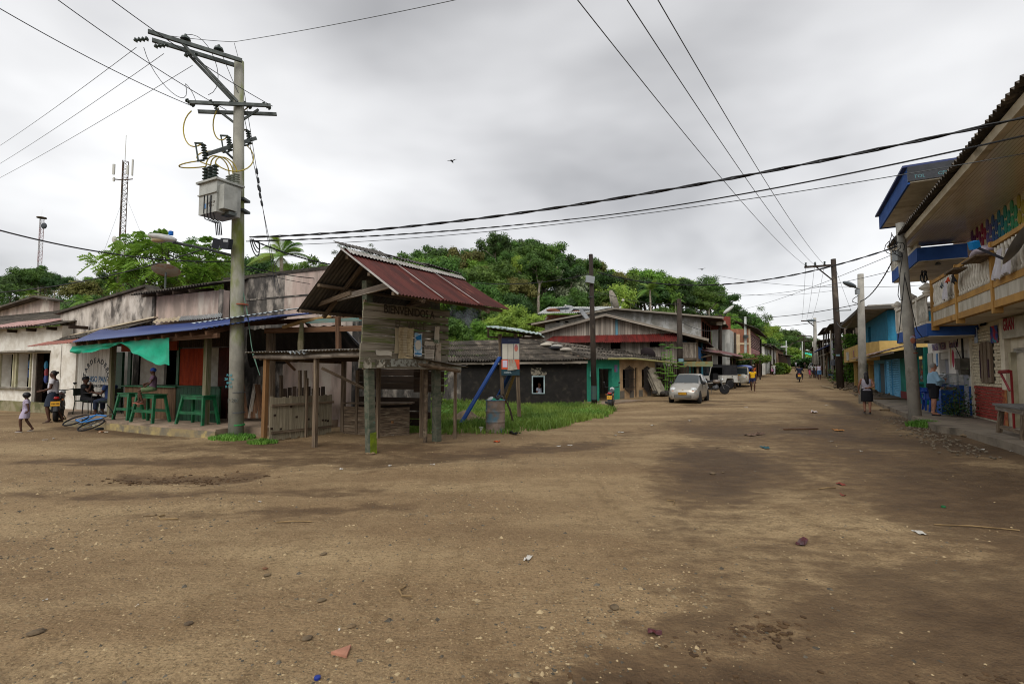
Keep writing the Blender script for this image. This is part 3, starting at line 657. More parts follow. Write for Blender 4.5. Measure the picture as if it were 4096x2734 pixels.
    roof_sheets(o, 'roof_sheet', (9.35,-.36,2.84),(11.6,.66,3.2),(11.8,1.05,3.31),(9.55,.15,3.0),3,1, mat('pale_sheet', 'c3cdd0', 'a3b4b8', sc=2, rough=.35, bump=.05, metal=.3, spec=.5),6,.014)
    b = MB()                                                        # rivets
    for i in range(26):
        for y in (.25,1.2): b.ball((4.1+i*.21, y, 2.53+(y+.3)*.25+.03+i*.0045),.018,6,4)
    b.build('rivets', mat('rivet', 'b9c0c8', bump=0, rough=.4), o)['kind'] = 'stuff'
    # grey lean-to roof left, with pale flashing
    roof_sheets(o, 'roof_sheet', (U(195,1.0),1.0,2.68),(U(430,1.3),1.3,2.95),(U(600,2.3),2.3,3.45),(U(262,2.3),2.3,3.05),5,2, ASB, 5,.03)
    b = MB(); b.beam((U(265,2.28),2.28,3.06),(U(610,2.28),2.28,3.56),.12,.05); b.build('flashing', mat('cream_flashing', 'c2b49c', 'a3957d', sc=2, bump=.2), o)
    roof_sheets(o, 'roof_sheet', (U(598,1.9),1.9,3.27),(U(705,1.9),1.9,3.29),(U(715,2.28),2.28,3.52),(U(615,2.28),2.28,3.46),2,1, mat('cream_flashing', 'c2b49c'),3,.03, jit=.02)
    roof_sheets(o, 'roof_sheet', (U(705,1.9),1.9,3.29),(U(875,1.9),1.9,3.31),(U(880,2.28),2.28,3.52),(U(715,2.28),2.28,3.5),3,1, mat('zinc_sheet', 'b8bcbd', '989d9f', sc=2, rough=.4, metal=.4, bump=.1),6,.03, jit=.02)
    # tall stained walls behind the porch roof
    P = lambda u, v: (lambda q: (q[0], 2.35, q[1]))(F.px(u, v, 2.35))
    a, c, d_ = P(243,1256), P(594,1149), P(616,1182)
    b = MB(); b.prism([(a[0], 2.35,2.6), a, c, d_, (d_[0], 2.35,2.6)][::-1], (0,.25,0)); b.build('gable_wall', STAIN, o)
    b = MB(); b.beam(Vector(a)+Vector((-.3,.1,.03)), Vector(c)+Vector((0,.1,.05)),.45,.08); b.beam(Vector(c)+Vector((0,.1,.05)), Vector(d_)+Vector((.1,.1,.02)),.45,.08); b.build('wall_coping', mat('black_coping', '332f29', '49433a', sc=4, bump=.5, bsc=14), o)
    e0, e1 = P(616,1185), P(890,1160)
    b = MB(); b.bx(e0[0], e1[0], 2.36,2.6,2.7,(e0[2]+e1[2])/2); b.build('pink_wall', PINKW, o)
    for u in (612,878):
        x = P(u, 1250)[0]; b = MB(); b.bx(x, x+.16,2.30,2.36,3.0, e0[2]); b.build('pilaster', MOULD, o)
    zt = (e0[2]+e1[2])/2
    roof_sheets(o, 'roof_sheet', (e0[0]-.5,1.85, zt+.0),(e1[0]+.1,1.85, zt+.1),(e1[0]+.1,3.4, zt+.55),(e0[0]-.3,3.4, zt+.42),6,1, ASB, 5,.035)
    for k in range(4): plank('rafter', o, (e0[0]+.3+k*.85,1.8, zt-.06),(e0[0]+.3+k*.85,2.6, zt+.1),.08,.1, WOODD)
    return o
BAR = bar()
def mould_hall():
    F = TF; x0 = F.px(893,1200,3.2)[0]; o = thing('mouldy_hall', 'tall hall with black mould stained parapet wall behind the bar', 'building', F.w(x0,3.2), F.a)
    L = 5.6; b = MB(); b.bx(0,3.0,0,.3,0,4.82); b.build('wall', MOULD, o); b = MB(); b.bx(3.0, L, .001,.3,0,4.82); b.build('wall', PINKW, o)['label'] = 'pinkish less mouldy end of the parapet wall'
    b = MB(); b.bx(0, L, -.04,0.34,4.82,4.92); b.build('coping', mat('black_coping', '332f29'), o); b = MB(); b.bx(.02, L-.02,-.02,0,4.05,4.1); b.build('moulding', MOULD, o)
    b = MB(); b.bx(0,.3,.3,3.4,0,4.5); b.bx(L-.3, L, .3,3.4,0,4.82); b.bx(.3, L-.3,3.1,3.4,0,4.5); b.build('side_wall', MOULD, o)
    roof_sheets(o, 'roof_sheet', (.2,.3,4.5),(L-.2,.3,4.5),(L-.2,3.4,4.3),(.2,3.4,4.3),6,2, ASB, 6,.03)
mould_hall()
def white_shop():
    F = TF; o = thing('white_shop', 'white plastered shop with two tall window openings and dark doorway', 'building', F.w(-20,2.0), F.a); X = lambda u, v: F.px(u, v, 2.0)[0]+20
    # openings measured on the wall
    w1, w2, d1 = (X(4,1500), X(54,1500)),(X(70,1500), X(122,1500)),(X(130,1500), X(196,1500)); zt = F.px(122,1412,2.0)[1]; zs = F.px(91,1548,2.0)[1]
    L = 20-2.3; hs = [(w1[0], w1[1], zs, zt),(w2[0], w2[1], zs, zt),(d1[0], d1[1], 0, zt)]
    b = MB(); wall(b, 0, L, -.2,3.45,0,.32, hs); b.build('wall', PLASTER, o)
    b = MB(); b.bx(0, L, -.03,-.002,-.2,.42); b.build('plinth', mat('stained_plinth', '8a8168', '6d6a45', sc=2, bump=.4, c3='59583a'), o)
    for a, c in (w1, w2):
        b = MB(); b.bx(a-.12, a, -.05,.02, zs-.1, zt); b.bx(c, c+.08,-.05,.02, zs-.1, zt); b.bx(a-.12, c+.08,-.045,.015, zs-.12, zs-.06); fr = b.build('window_frame', mat('cream_frame', 'b3ad93', '94906f', sc=2, bump=.2), o); b = MB(); b.bx(a-.16, c+.12,-.14,0, zs-.08, zs); b.build('sill', CONC, fr)
    b = MB(); b.bx(w1[0]-.6, d1[1]+.05,-.5,0, zt+.02, zt+.09); b.build('awning_slab', CONC, o)
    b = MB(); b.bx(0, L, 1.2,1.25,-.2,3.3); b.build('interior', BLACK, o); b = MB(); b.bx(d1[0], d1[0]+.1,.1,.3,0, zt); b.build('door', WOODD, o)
    b = MB(); b.bx(L-.3, L, .32,6,-.2,3.4); b.build('side_wall', PLASTER, o)
    for i, (x, z, c) in enumerate(((w1[1]-.1,1.95, '2f6fae'),(w1[1]-.1,1.55, '274d8a'),(w2[1]-.14,1.9, '3f9fd0'),(w2[1]-.1,1.6, 'b04a55'),(w2[1]-.1,1.35, '4a5aa0'))):
        b = MB(); b.ball((x, .55, z),(.13,.06,.2),8,6); b.build('goods_bag', mat('goods%d' % i, c, bump=.2, rough=.4), o)
    roof_sheets(o, 'roof_sheet', (0,-.35,3.42),(L+.25,-.35,3.42),(L+.3,3.6,4.75),(0,3.6,4.75),20,3, ASB, 5,.03, jit=.012)
    roof_sheets(o, 'roof_sheet', (12.0,-.42,3.46),(16.6,-.42,3.46),(17.0,.7,3.86),(12.3,.7,3.86),4,1, mat('pink_sheet', 'b08d86', '927069', sc=2, bump=.2, rough=.5),5,.03)
    b = MB(); b.bx(-.2, L+.3,3.5,3.75,4.72,4.86); b.build('ridge_cap', mat('black_coping', '332f29'), o)
    for k in range(7): piece('rafter_end', o, (9.25+1.6*k, 0,3.34),(.1,.6,.12), WOODD)
    # raised rear gable
    gpt = lambda u, v: (lambda q: Vector((q[0]+20,5.0, q[1])))(F.px(u, v, 7.0))
    g0, g1, g2 = gpt(-150,1290), gpt(178,1192), gpt(215,1205)
    b = MB(); b.prism([g0, g1, g2, g2-Vector((0,0,1)), g0-Vector((0,0,1))][::-1], (0,.3,0)); b.build('rear_gable', PINKW, o); b = MB(); b.beam(g0+Vector((0,-.1,.05)), g1+Vector((0,-.1,.05)),.8,.1); b.beam(g1+Vector((0,-.1,.05)), g2+Vector((.4,-.1,.02)),.8,.1); b.build('rear_coping', ASB, o)
white_shop()
def tarp():
    F = TF; b = MB(); n = 40; m = 8; vs = []; xa, za = F.px(293,1384,-.1); xb, zb = F.px(680,1350,-.1)
    for i in range(n+1):
        t = i/n; top = za+(zb-za)*t; dr = .19+.06*sin(t*9)+.02*sin(t*31)+(0 if t < .55 else 1.6*(t-.55)**1.25*(1 if t < .97 else .9))
        if .42 < t < .62: dr -= .07*sin((t-.42)/.2*pi)
        for j in range(m+1):
            s = j/m; fold = .05*sin(t*26+s*5)*s+.07*sin(t*11-s*4)*s; x = xa+(xb-xa)*t+(.18*s*(t-.5) if t > .6 else 0)
            vs.append((x, -.12-.05*s+fold, top-dr*s+.01*sin(t*60)*s))
    b.add(vs, [(i*(m+1)+j, (i+1)*(m+1)+j, (i+1)*(m+1)+j+1, i*(m+1)+j+1) for i in range(n) for j in range(m)])
    o = b.build('green_tarp', mat('teal_tarp', '0c9a78', '0a8667', sc=3, bump=.1, rough=.5), smooth=True); o.location = F.loc; o.rotation_euler = (0,0, F.a)
    tag(o, 'turquoise green tarp sagging from the porch eave of the bar', 'tarp')
tarp()
def stool(label, x, y, L=.95, rz=0):
    F = TF; o = thing('bar_stool', label, 'bar stool', F.w(x, y, .22), F.a+rz, 'green bar benches'); h = .80; w = .36
    b = MB(); b.bx(-L/2, L/2,-w/2, w/2, h-.03, h); b.build('seat', GREEN, o); b = MB(); b.bx(-L/2+.03, L/2-.03,-w/2+.02, w/2-.02, h-.12, h-.03); b.build('apron', GREEN, o)
    for sx in (-1,1):
        for sy in (-1,1):
            b = MB(); b.beam((sx*(L/2+.06), sy*(w/2+.05),0),(sx*(L/2-.06), sy*(w/2-.04), h-.04),.065); b.build('leg', GREEN, o)
    for sy in (-1,1): b = MB(); b.bx(-L/2-.02, L/2+.02, sy*(w/2+.02)-.015, sy*(w/2+.02)+.015,.28,.36); b.build('footrest', GREEN, o)
    return o
sx = lambda u, v: TF.px(u, v, .6)[0]
stool('green wooden bar bench nearest the white plank wall', sx(512,1660),.62,.62)
stool('green wooden bar bench with the child sitting on it', sx(628,1660),.42,.92)
stool('green wooden bar bench half hidden behind the porch post', sx(788,1660),.62,1.0)
# ---------------- notice board shelter, stall, small board ----------------
SD = Vector((.547,.837)); 
SA = (-2.84,10.53); SFr = Fr((SA[0], SA[1]),(SA[0]+SD.x*4, SA[1]+SD.y*4))       # x along the board, y to its back
MOSSB = mat('mossy_board', '857e70', '635c4e', sc=2, st=(1.6,1.6,1.6), c3='4a5524', sc3=.9, f3=.57, bump=.4, bsc=8, rnd=.16)
def shelter():
    F = SFr; o = thing('notice_board', 'roofed wooden welcome notice board with torn papers and rusty red roof', 'notice board', F.loc, F.a)
    # posts (round tops hidden in the roof)
    pm = mat('painted_post', '5b5a4c', '3e4638', sc=2.5, st=(1.5,5,5), c3='3f7f74', sc3=1.6, f3=.69, bump=.5, bsc=9)
    b = MB(); b.beam((-.12,.0,-.3),(-.30,.0,3.55),.16,.14); b.build('post', pm, o); b = MB(); b.beam((1.90,0,-.3),(1.78,0,3.75),.17,.15); b.build('post', pm, o)
    b = MB(); b.beam((-.115,0,-.02),(-.135,0,.42),.168,.148); b.build('moss', mat('yellow_moss', '6f7f14', '566318', sc=6, bump=.6, bsc=30), o)
    b = MB(); b.tube([(1.62,.12,-.2),(1.60,.1,1.9)], .05,7); b.build('post', WOODH, o)
    # board: eight weathered planks, gaps between
    x0, x1, z0, z1 = -.52,2.17,1.72,3.14; n = 8; R = random.Random(4)
    for k in range(n):
        h = (z1-z0)/n; za = z0+h*(k+.5); plank('plank', o, (x0+R.uniform(0,.03)+.012*k-.05,-.11, za+.02-.01*k),(x1+R.uniform(-.04,.02),-.11, za-.02+.008*k),.035, h-(.022 if k in (4,6) else .014), MOSSB, up=(0,0,1))
    for x in (-.4,2.05): plank('batten', o, (x, -.06, z0),(x, -.06, z1),.05,.05, WOODH)
    ink = mat('faded_ink', '39332a', bump=0)
    letters('lettering', o, 'BIENVENIDOS A', (.83,-.135,2.99),.255, ink, sx=.86, bold=.004); letters('lettering', o, 'EL  VALLE', (.85,-.135,2.70),.25, mat('faded_ink2', '4d4638', bump=0), sx=.9)
    # papers: slightly curled sheets
    def paper(label, x, z, w, h, c, cur=.02, c2=None, notch=None):
        b = MB(); vs = []; nx, nz = 4,6
        for j in range(nz+1):
            for i in range(nx+1):
                a, q = i/nx-.5, j/nz-.5; vs.append((x+a*w*(1+.05*sin(q*7+x*9)),-.142-cur*(abs(a)*2)**3-(cur*1.2*max(0, q-.2)), z+q*h+.01*sin(a*9+x*3)))
        b.add(vs, [(j*(nx+1)+i, j*(nx+1)+i+1,(j+1)*(nx+1)+i+1,(j+1)*(nx+1)+i) for j in range(nz) for i in range(nx)])
        p = b.build('paper', mat('paper_'+c, c, c2 or c, sc=9, soft=.07, bump=.15, bsc=20), o, smooth=True)
        if label: p['label'] = label
        return p
    paper('back sheet of an old notice', .52,2.34,.36,.55, 'a3987f'); pm2 = paper('large yellowed handwritten notice', .66,2.30,.44,.68, 'b0a283', .03, '9b8d6f')
    for k in range(9): paper_line = MB().bx(.48,.48+.3*(1 if k % 3 else .7),-.178,-.176,2.52-.055*k, 2.527-.055*k).build('writing', mat('brown_ink', '6e5c45', bump=0), pm2)
    pb = paper('blue and white printed poster', 1.06,2.28,.25,.52, '8db4cf', .015, 'c8cfd2'); MB().bx(.95,1.17,-.163,-.161,2.06,2.09).build('stripe', mat('poster_blue', '1f6fa8', bump=0), pb)
    b = MB(); b.lathe([(.001,0),(.1,.001)], 14,(1.06,-.160,2.27),(0,-1,0),1,1.15); b.build('disc', mat('paper_white', 'c4c0b6', bump=0), pb); b = MB(); b.prism([(.95,-.159,2.44),(1.16,-.159,2.52),(1.16,-.159,2.40),(1.03,-.159,2.38)], (0,-.001,0)); b.build('picture', mat('poster_blue', '1f6fa8'), pb)
    pw = paper('white typed notice', 1.43,2.17,.34,.40, 'b5ada0', .02)
    letters('lettering', pw, 'ORLANDA ROSA', (1.43,-.166,2.25),.055, ink); letters('lettering', pw, 'MATADERO BARRIO DE', (1.43,-.166,2.205),.045, ink)
    for k in range(4): MB().bx(1.30,1.56,-.168,-.166,2.14-.035*k, 2.147-.035*k).build('writing', mat('grey_ink', '6a645c', bump=0), pw)
    pg = paper('torn poster with green lettering', 1.66,2.52,.17,.42, 'b9b3a5', .04); letters('lettering', pg, 'FEDERICO', (1.66,-.175,2.40),.05, mat('green_ink', '3f6b4c', bump=0)); letters('lettering', pg, 'GAULA', (1.66,-.175,2.36),.065, mat('green_ink', '3f6b4c'))
    paper('torn beige paper', 1.74,2.06,.20,.58, 'a5998a', .015, '84796a'); paper('torn white strip', .05,2.06,.44,.10, 'aba699', .01); paper('torn paper corner', -.05,1.84,.26,.16, '9c978a', .01, '565043'); paper('scraps of old paper', .75,1.86,1.5,.16, '85877f', .004, '4a4438'); paper('scraps of old paper', -.38,1.84,.2,.2, '9a9486', .006, '5c5648')
    paper('scraps of old paper', 1.5,1.86,.32,.22, '9c9180', .008, '5a4f3c')
    # gable roof
    xa, xb, zr = -.97,2.56,4.1; red = mat('rust_red_sheet', '552720', '3f1c17', sc=1.3, st=(2.5,.6,.6), c3='84503f', sc3=2.5, f3=.66, rough=.55, bump=.12, metal=.15); zin = mat('old_zinc', '5b5751', '3d3935', sc=1.5, st=(3,.7,.7), rough=.5, bump=.15, metal=.4)
    ed = mat('bare_zinc', 'b0aca6', '8f8a83', sc=3, rough=.4, metal=.4, bump=.1)
    for k in range(3):
        a, c = xa+(xb-xa)*k/3, xa+(xb-xa)*(k+1)/3; dz = .012*k
        b = MB(); b.sheet((a, -1.62,3.05+.07*k/3+dz),(c+.05,-1.62,3.05+.07*(k+1)/3+dz),(c+.05,0, zr+dz),(a, 0, zr+dz),14,.02, per=4, rows=3, sag=.015); b.build('roof_sheet', red, o, smooth=True)
        b = MB(); b.sheet((a, 0, zr-.03+dz),(c+.05,0, zr-.03+dz),(c+.05,1.42,2.93+dz),(a, 1.42,2.93+dz),14,.014, per=4, rows=2); b.build('roof_sheet', zin, o, smooth=True)
        if k: b = MB(); b.beam((a+.02,-1.62,3.09+.07*k/3+dz),(a+.02,-.05, zr+.02+dz),.035,.004); b.build('lap_edge', ed, o)
        b = MB(); b.sheet((a, -.30, zr-.15+.012*k),(c+.05,-.30, zr-.15+.012*k),(c+.05,-.16, zr-.04+.012*k),(a, -.16, zr-.04+.012*k),14,.014, per=4); b.build('bare_strip', ed, o, smooth=True, loc=(0,0,.012))
        b = MB(); b.sheet((a-.02,-.16, zr+.02+.03*k),(c+.07,-.16, zr+.0+.02*k),(c+.07,.22, zr+.20-.02*k),(a-.02,.22, zr+.16),14,.018, per=4, jag=.05); b.build('ridge_sheet', zin, o, smooth=True)
    b = MB(); b.beam((xa-.005,-1.62,3.05),(xa-.005,0, zr),.02,.03); b.build('bare_strip', ed, o)
    # roof timbers
    pt = lambda *a: plank('rafter', o, *a)
    plank('ridge_beam', o, (xa+.15,0, zr-.14),(xb-.1,0, zr-.12),.08,.1, WOODH)
    for y, z in ((-1.45,3.08),(-.8,3.5),(.7,3.43),(1.3,2.95)): plank('purlin', o, (xa+.02, y, z),(xb-.05, y, z+.03),.07,.06, WOODH)
    for x in (-.3,1.8): plank('rafter', o, (x, 0, zr-.1),(x, 1.4,2.88),.07,.07, WOODH); plank('rafter', o, (x, 0, zr-.1),(x, -1.6,3.0),.07,.07, WOODH)
    plank('tie_beam', o, (-.36,-.95,3.40),(-.36,.85,3.24),.12,.05, WOODG, up=(1,0,0)); plank('tie_beam', o, (-.55,.2,3.28),(-.55,1.35,3.10),.09,.05, WOODH, up=(1,0,0)); plank('tie_beam', o, (1.75,-.9,3.4),(1.75,.9,3.3),.1,.05, WOODH, up=(1,0,0))
shelter()
def stall():
    A = Vector((-5.95,12.1)); F = Fr(A, (-2.95,10.72)); o = thing('market_stall', 'empty wooden market stall with low tin roof and plank half wall', 'market stall', F.loc, F.a); L = F.L
    lf = lambda x, y, z=0: tuple((lambda d: (d.dot(F.d), d.dot(F.n), z))(Vector((x, y))-A))
    B2 = lf(-1.42,12.55); B3 = lf(-4.7,14.0)
    orange = mat('orange_post', '8a6038', '5f4a30', sc=2, st=(1.2,5,5), bump=.4, bsc=9)
    plank('post', o, (0,0,-.3),(.02,0,1.98),.1,.1, orange)
    for x, y, h, w in ((1.66,-.02,2.0,.09),(B2[0], B2[1], 1.75,.06),(B3[0], B3[1], 1.95,.1),(2.1,1.6,1.9,.08),(3.0,2.2,1.9,.08),(1.1,1.95,1.7,.07),(.35,.95,1.5,.05)):
        plank('post', o, (x, y, -.3),(x, y, h), w, w, WOODH)
    # roof frame and tin
    b = MB(); b.tube([(-.3,-.08,2.03),(1.0,-.1,2.0),(2.2,-.1,2.03),(3.45,-.12,2.05)], [.05,.06,.055,.06], 7); b.build('eave_pole', WOODG, o)
    b = MB(); b.tube([(3.35,-.1,1.98),(B2[0]+.25, B2[1]-.2,1.68)], .05,7); b.build('side_pole', WOODH, o); b = MB(); b.tube([(-.2,.0,1.98),(B3[0]-.2, B3[1]+.1,1.92)], .045,7); b.build('side_pole', WOODH, o)
    for y, z in ((.5,2.0),(1.2,1.98)): plank('rafter', o, (-.1, y, z),(3.6, y+.3, z-.08),.06,.06, WOODD)
    tin = mat('dull_tin', '7d776d', '4f4942', sc=2, st=(3,.8,1), c3='9fa09c', sc3=2, f3=.62, rough=.5, metal=.3, bump=.2)
    q = [(-.42,-.2,2.09),(3.5,-.25,2.10),(B2[0]+.35, B2[1]+.05,1.78),(B3[0]-.3, B3[1]+.3,2.02)]
    roof_sheets(o, 'roof_sheet', *q, 5,1, tin, 8,.018, jit=.01)
    # loose sheet edge and planks on the roof
    plank('plank', o, (1.3,.1,2.16),(3.0,.5,2.19),.14,.03, WOODG); plank('plank', o, (1.5,-.05,2.14),(2.4,-.1,2.15),.08,.02, WOODB); b = MB(); b.sheet((1.05,-.3,2.1),(1.6,-.3,2.08),(1.5,.2,2.16),(1.1,.2,2.16),4,.03); b.build('loose_sheet', mat('zinc_sheet', 'b8bcbd'), o, smooth=True)
    # half wall of vertical boards with chewed notches
    p0, p1 = Vector(lf(-5.83,12.1)), Vector(lf(-4.86,13.55)); n = 21; R = random.Random(2); bd = mat('bleached_board', '8f8672', '6b6250', sc=2.2, st=(7,7,1.0), c3='4a4a2c', sc3=.9, f3=.62, bump=.35, bsc=9, rnd=.16)
    d = (p1-p0); ang = atan2(d.y, d.x)
    for k in range(n):
        q = p0.lerp(p1,(k+.5)/n); piece('board', o, (q.x, q.y, .53+R.uniform(-.02,.02)),(d.length/n-.006,.025,1.02+R.uniform(-.03,.03)), bd, (0,0, ang))
        if R.random() < .75:
            z = R.uniform(.25,.85); piece('notch', o, (q.x+.014*sin(ang)+R.uniform(-.03,.03), q.y-.014*cos(ang), z),(.06,.004,.05 if R.random() < .8 else .12), WOODD, (0,0, ang))
    for z in (.2,.85): plank('rail', o, p0+Vector((.03,.03, z)), p1+Vector((.03,.03, z)),.05,.06, WOODH)
    # counter and back boards
    c0, c1, c2 = Vector(lf(-4.55,13.65)), Vector(lf(-3.42,13.05)), Vector(lf(-2.72,13.35))
    for k in range(4):
        for a, c in ((c0, c1),(c1, c2)): plank('board', o, a+Vector((0,0,.08+.185*k)), c+Vector((0,0,.08+.185*k)),.03,.18, WOODH, up=(0,0,1))
    b = MB(); b.prism([c0+Vector((-.05,-.05,.80)), c1+Vector((0,-.08,.80)), c2+Vector((.05,0,.80)), c2+Vector((-.2,.5,.80)), c0+Vector((.2,.5,.80))], (0,0,.03)); b.build('counter_top', WOODH, o)
    b0, b1 = Vector(lf(-4.5,14.6)), Vector(lf(-2.3,14.0))
    for k in range(8):
        if k == 4: continue
        plank('board', o, b0+Vector((0,0,.25+.2*k)), b1+Vector((R.uniform(-.1,.1),0,.25+.2*k+R.uniform(-.02,.02))),.025,.185, WOODD, up=(0,0,1))
    e1 = Vector(lf(-1.9,12.9))
    for k in range(4): plank('board', o, c2+Vector((.05,.1,1.2+.19*k)), e1+Vector((-.2,.6,1.2+.19*k)),.025,.17, WOODD, up=(0,0,1))
    plank('brace', o, (1.75,.05,1.75),(2.3,.9,1.25),.06,.06, WOODH); b = MB(); b.bx(c1.x+.45, c1.x+.5, c1.y-.12, c1.y-.08,.36,.42); b.build('padlock', mat('rusty_iron', '6a4a2c', bump=.2), o)
stall()
def timber_frame():
    """unfinished timber lean-to behind the stall"""
    F = TF; o = thing('timber_lean_to', 'unfinished timber frame with black plastic sheet roof behind the stall', 'lean-to', F.w(10.2,2.2), F.a)
    Q = lambda u, v, d: tuple(Matrix.Rotation(-F.a, 3, 'Z') @ (at(u, v, d)-F.w(10.2,2.2)))
    plank('post', o, Q(1081,1700,13.7), Q(1083,1326,13.7),.18,.16, WOODH); plank('beam', o, Q(1060,1322,13.65), Q(1470,1312,12.9),.06,.14, WOODB); plank('beam', o, Q(1225,1286,13.2), Q(1470,1274,13.1),.05,.1, mat('teal_beam', '55807f', '6d7468', sc=3, bump=.3))
    b = MB(); b.tube([Q(1132,1308,13.3), Q(1215,1284,13.2), Q(1325,1266,13.2)], [.05,.06,.035], 7); b.build('pole', mat('yellow_pole', '9a7d52', '7b613d', sc=3, bump=.3), o)
    b = MB(); b.tube([Q(1202,1440,13.2), Q(1203,1370,13.2), Q(1207,1288,13.2)], [.07,.085,.05], 7); b.build('pole', mat('mossy_pole', '6b624e', '4b4a2b', sc=3, bump=.5), o)
    plank('post', o, Q(1355,1440,13.1), Q(1352,1268,13.1),.11,.1, WOODB)
    for a, c in (((1030,1325,14.5),(1180,1480,15.2)),((1165,1325,14.5),(1240,1420,15.0)),((1225,1290,14.0),(1330,1400,15))): plank('rafter', o, Q(*a), Q(*c),.08,.06, WOODB)
    pts = [Q(990,1318,14.2), Q(1372,1300,13.4), Q(1468,1412,14.6), Q(1000,1470,15.6)]
    b = MB(); b.sheet(*pts, 9,.03, rows=4, sag=.1); b.build('plastic_sheet', mat('black_plastic', '141416', '1e1e20', sc=4, rough=.45, bump=.2), o, smooth=True)
    b = MB(); b.tube([Q(1372,1314,13.6), Q(1420,1362,14.1), Q(1470,1414,14.6)], .035,6); b.build('sheet_hem', mat('grey_plastic', '55565c', rough=.4, bump=0), o)
    for u, v0, v1 in ((1125,1500,1640),(1200,1480,1640),(1222,1480,1640)): plank('post', o, Q(u, v1,14.2), Q(u, v0,14.2),.07,.07, WOODH)
    for k in range(9): plank('board', o, Q(1140+19*k, 1640,14.4), Q(1140+19*k, 1553-4*(k % 3),14.4),.02,.13, WOODD, (1,0,0))
    R = random.Random(8)
    for k in range(11):                                             # scrap timber leaning on the wall
        u = 965+11*k; plank('scrap_plank', o, Q(u, 1672,14.6), Q(u+R.uniform(-20,22), R.uniform(1520,1590),15.3),.1,.025, WOODB if k % 3 else WOODG)
timber_frame()
def small_board():
    gl, gr_ = G(2050,1702), G(2070,1690); d = 16.3; pA, pB = at(2003,1600, d), at(2070,1600, d)
    p = gp(2003, d); o = thing('phone_panel', 'narrow printed information panel on two posts under a small tin roof', 'information board', p, 0); Q = lambda u, v, dd=d: at(u, v, dd)-Vector(p)
    plank('post', o, Q(2013,1660), Q(2000,1335),.12,.1, WOODH); plank('post', o, Q(2077,1665), Q(2063,1335),.12,.1, WOODH)
    for x in (0,):
        y = -.09; x0, z1 = Q(2006,1350)[0], Q(2006,1352)[2]; x1, z0 = Q(2078,1500)[0], Q(2006,1500)[2]; H = z1-z0; Wd = x1-x0
        b = MB(); b.bx(x0, x1, y-.02, y+.02, z0, z1); b.build('panel', mat('navy_panel', '17234a', '101a38', sc=2, bump=.05, rough=.4), o)
        zf = lambda t: z0+H*t
        b = MB(); b.bx(x0+.005, x1-.005, y-.026, y-.022, zf(.16), zf(.42)); b.build('orange_field', mat('orange_print', 'cf5a2a', 'b8402f', sc=1.5, bump=.05, rough=.4), o)
        b = MB(); b.bx(x0, x1, y-.026, y-.022, zf(.0), zf(.155)); b.build('teal_field', mat('teal_print', '1d3b44', '16303a', sc=2, bump=.05, rough=.4), o)
        for k in range(3): b = MB(); b.bx(x0+.03+Wd*.32*k, x0+.015+Wd*.32*(k+1), y-.034, y-.027, zf(.43), zf(.84)); b.build('panel_sheet', mat('panel_white', 'b9b4a8', 'a6a195', sc=1.5, bump=.05), o)
        b = MB(); b.bx(x0+.04, x0+.04+Wd*.26, y-.034, y-.03, zf(.215), zf(.40)); b.build('notice', mat('lilac_paper', 'bdb3c2', bump=.05), o)
        b = MB(); b.lathe([(.002,0),(.09,.002)], 16,(x1-.11, y-.036, zf(.73)),(0,-1,0),.65,1.3); b.build('emblem', mat('emblem_print', '6b5a7a', 'b0654d', sc=9, bump=0), o)
        b = MB(); b.sheet((x0+.2, y-.05, zf(.12)),(x0+.52, y-.08, zf(.16)),(x0+.43, y-.04, zf(.42)),(x0+.22, y-.04, zf(.42)),3,.025, rows=4); b.build('torn_sheet', mat('torn_paper', 'aaa394', '8f8879', sc=4, bump=.2), o, smooth=True)
        letters('lettering', o, 'COMPA', (x0+.2, y-.03, zf(.07)),.07, mat('white_print', 'b8c4c8', bump=0)); letters('lettering', o, 'CORPORACION', (x1-.2, y-.03, zf(.93)),.05, mat('pale_print', '55607e', bump=0))
    plank('crossbar', o, Q(1950,1347), Q(2175,1352),.06,.06, WOODD); plank('strut', o, Q(1953,1350), Q(1953,1312),.06,.06, WOODD); plank('strut', o, Q(2095,1350), Q(2095,1338),.05,.05, WOODD); plank('rafter', o, Q(1945,1312), Q(2168,1346),.06,.06, WOODD)
    t = mat('green_tin', 'aebbb6', '8fa39c', sc=2, rough=.4, metal=.35, bump=.1)
    b = MB(); b.sheet(Q(1939,1305,15.8), Q(2168,1338,15.8), Q(2160,1330,17.1), Q(1990,1304,17.1),12,.018, jag=.03); b.build('roof_sheet', t, o, smooth=True)
    b = MB(); b.sheet(Q(1995,1308,15.9), Q(2180,1346,15.9), Q(2085,1316,17.2), Q(2010,1306,17.2),8,.02); b.build('roof_sheet', t, o, smooth=True)
    bl = mat('blue_brace', '123f80', '0d3066', sc=2, bump=.15, rough=.5)
    plank('brace', o, Q(1999,1428,16.25), Q(1846,1690,14.9),.13,.05, bl); plank('brace', o, Q(2042,1490,16.45), Q(1975,1620,17.3),.13,.05, bl); plank('brace', o, Q(2058,1495,16.5), Q(2010,1630,17.3),.09,.04, mat('yellow_wood', '97804f', '7c673f', sc=2, st=(1,6,6), bump=.3))
small_board()
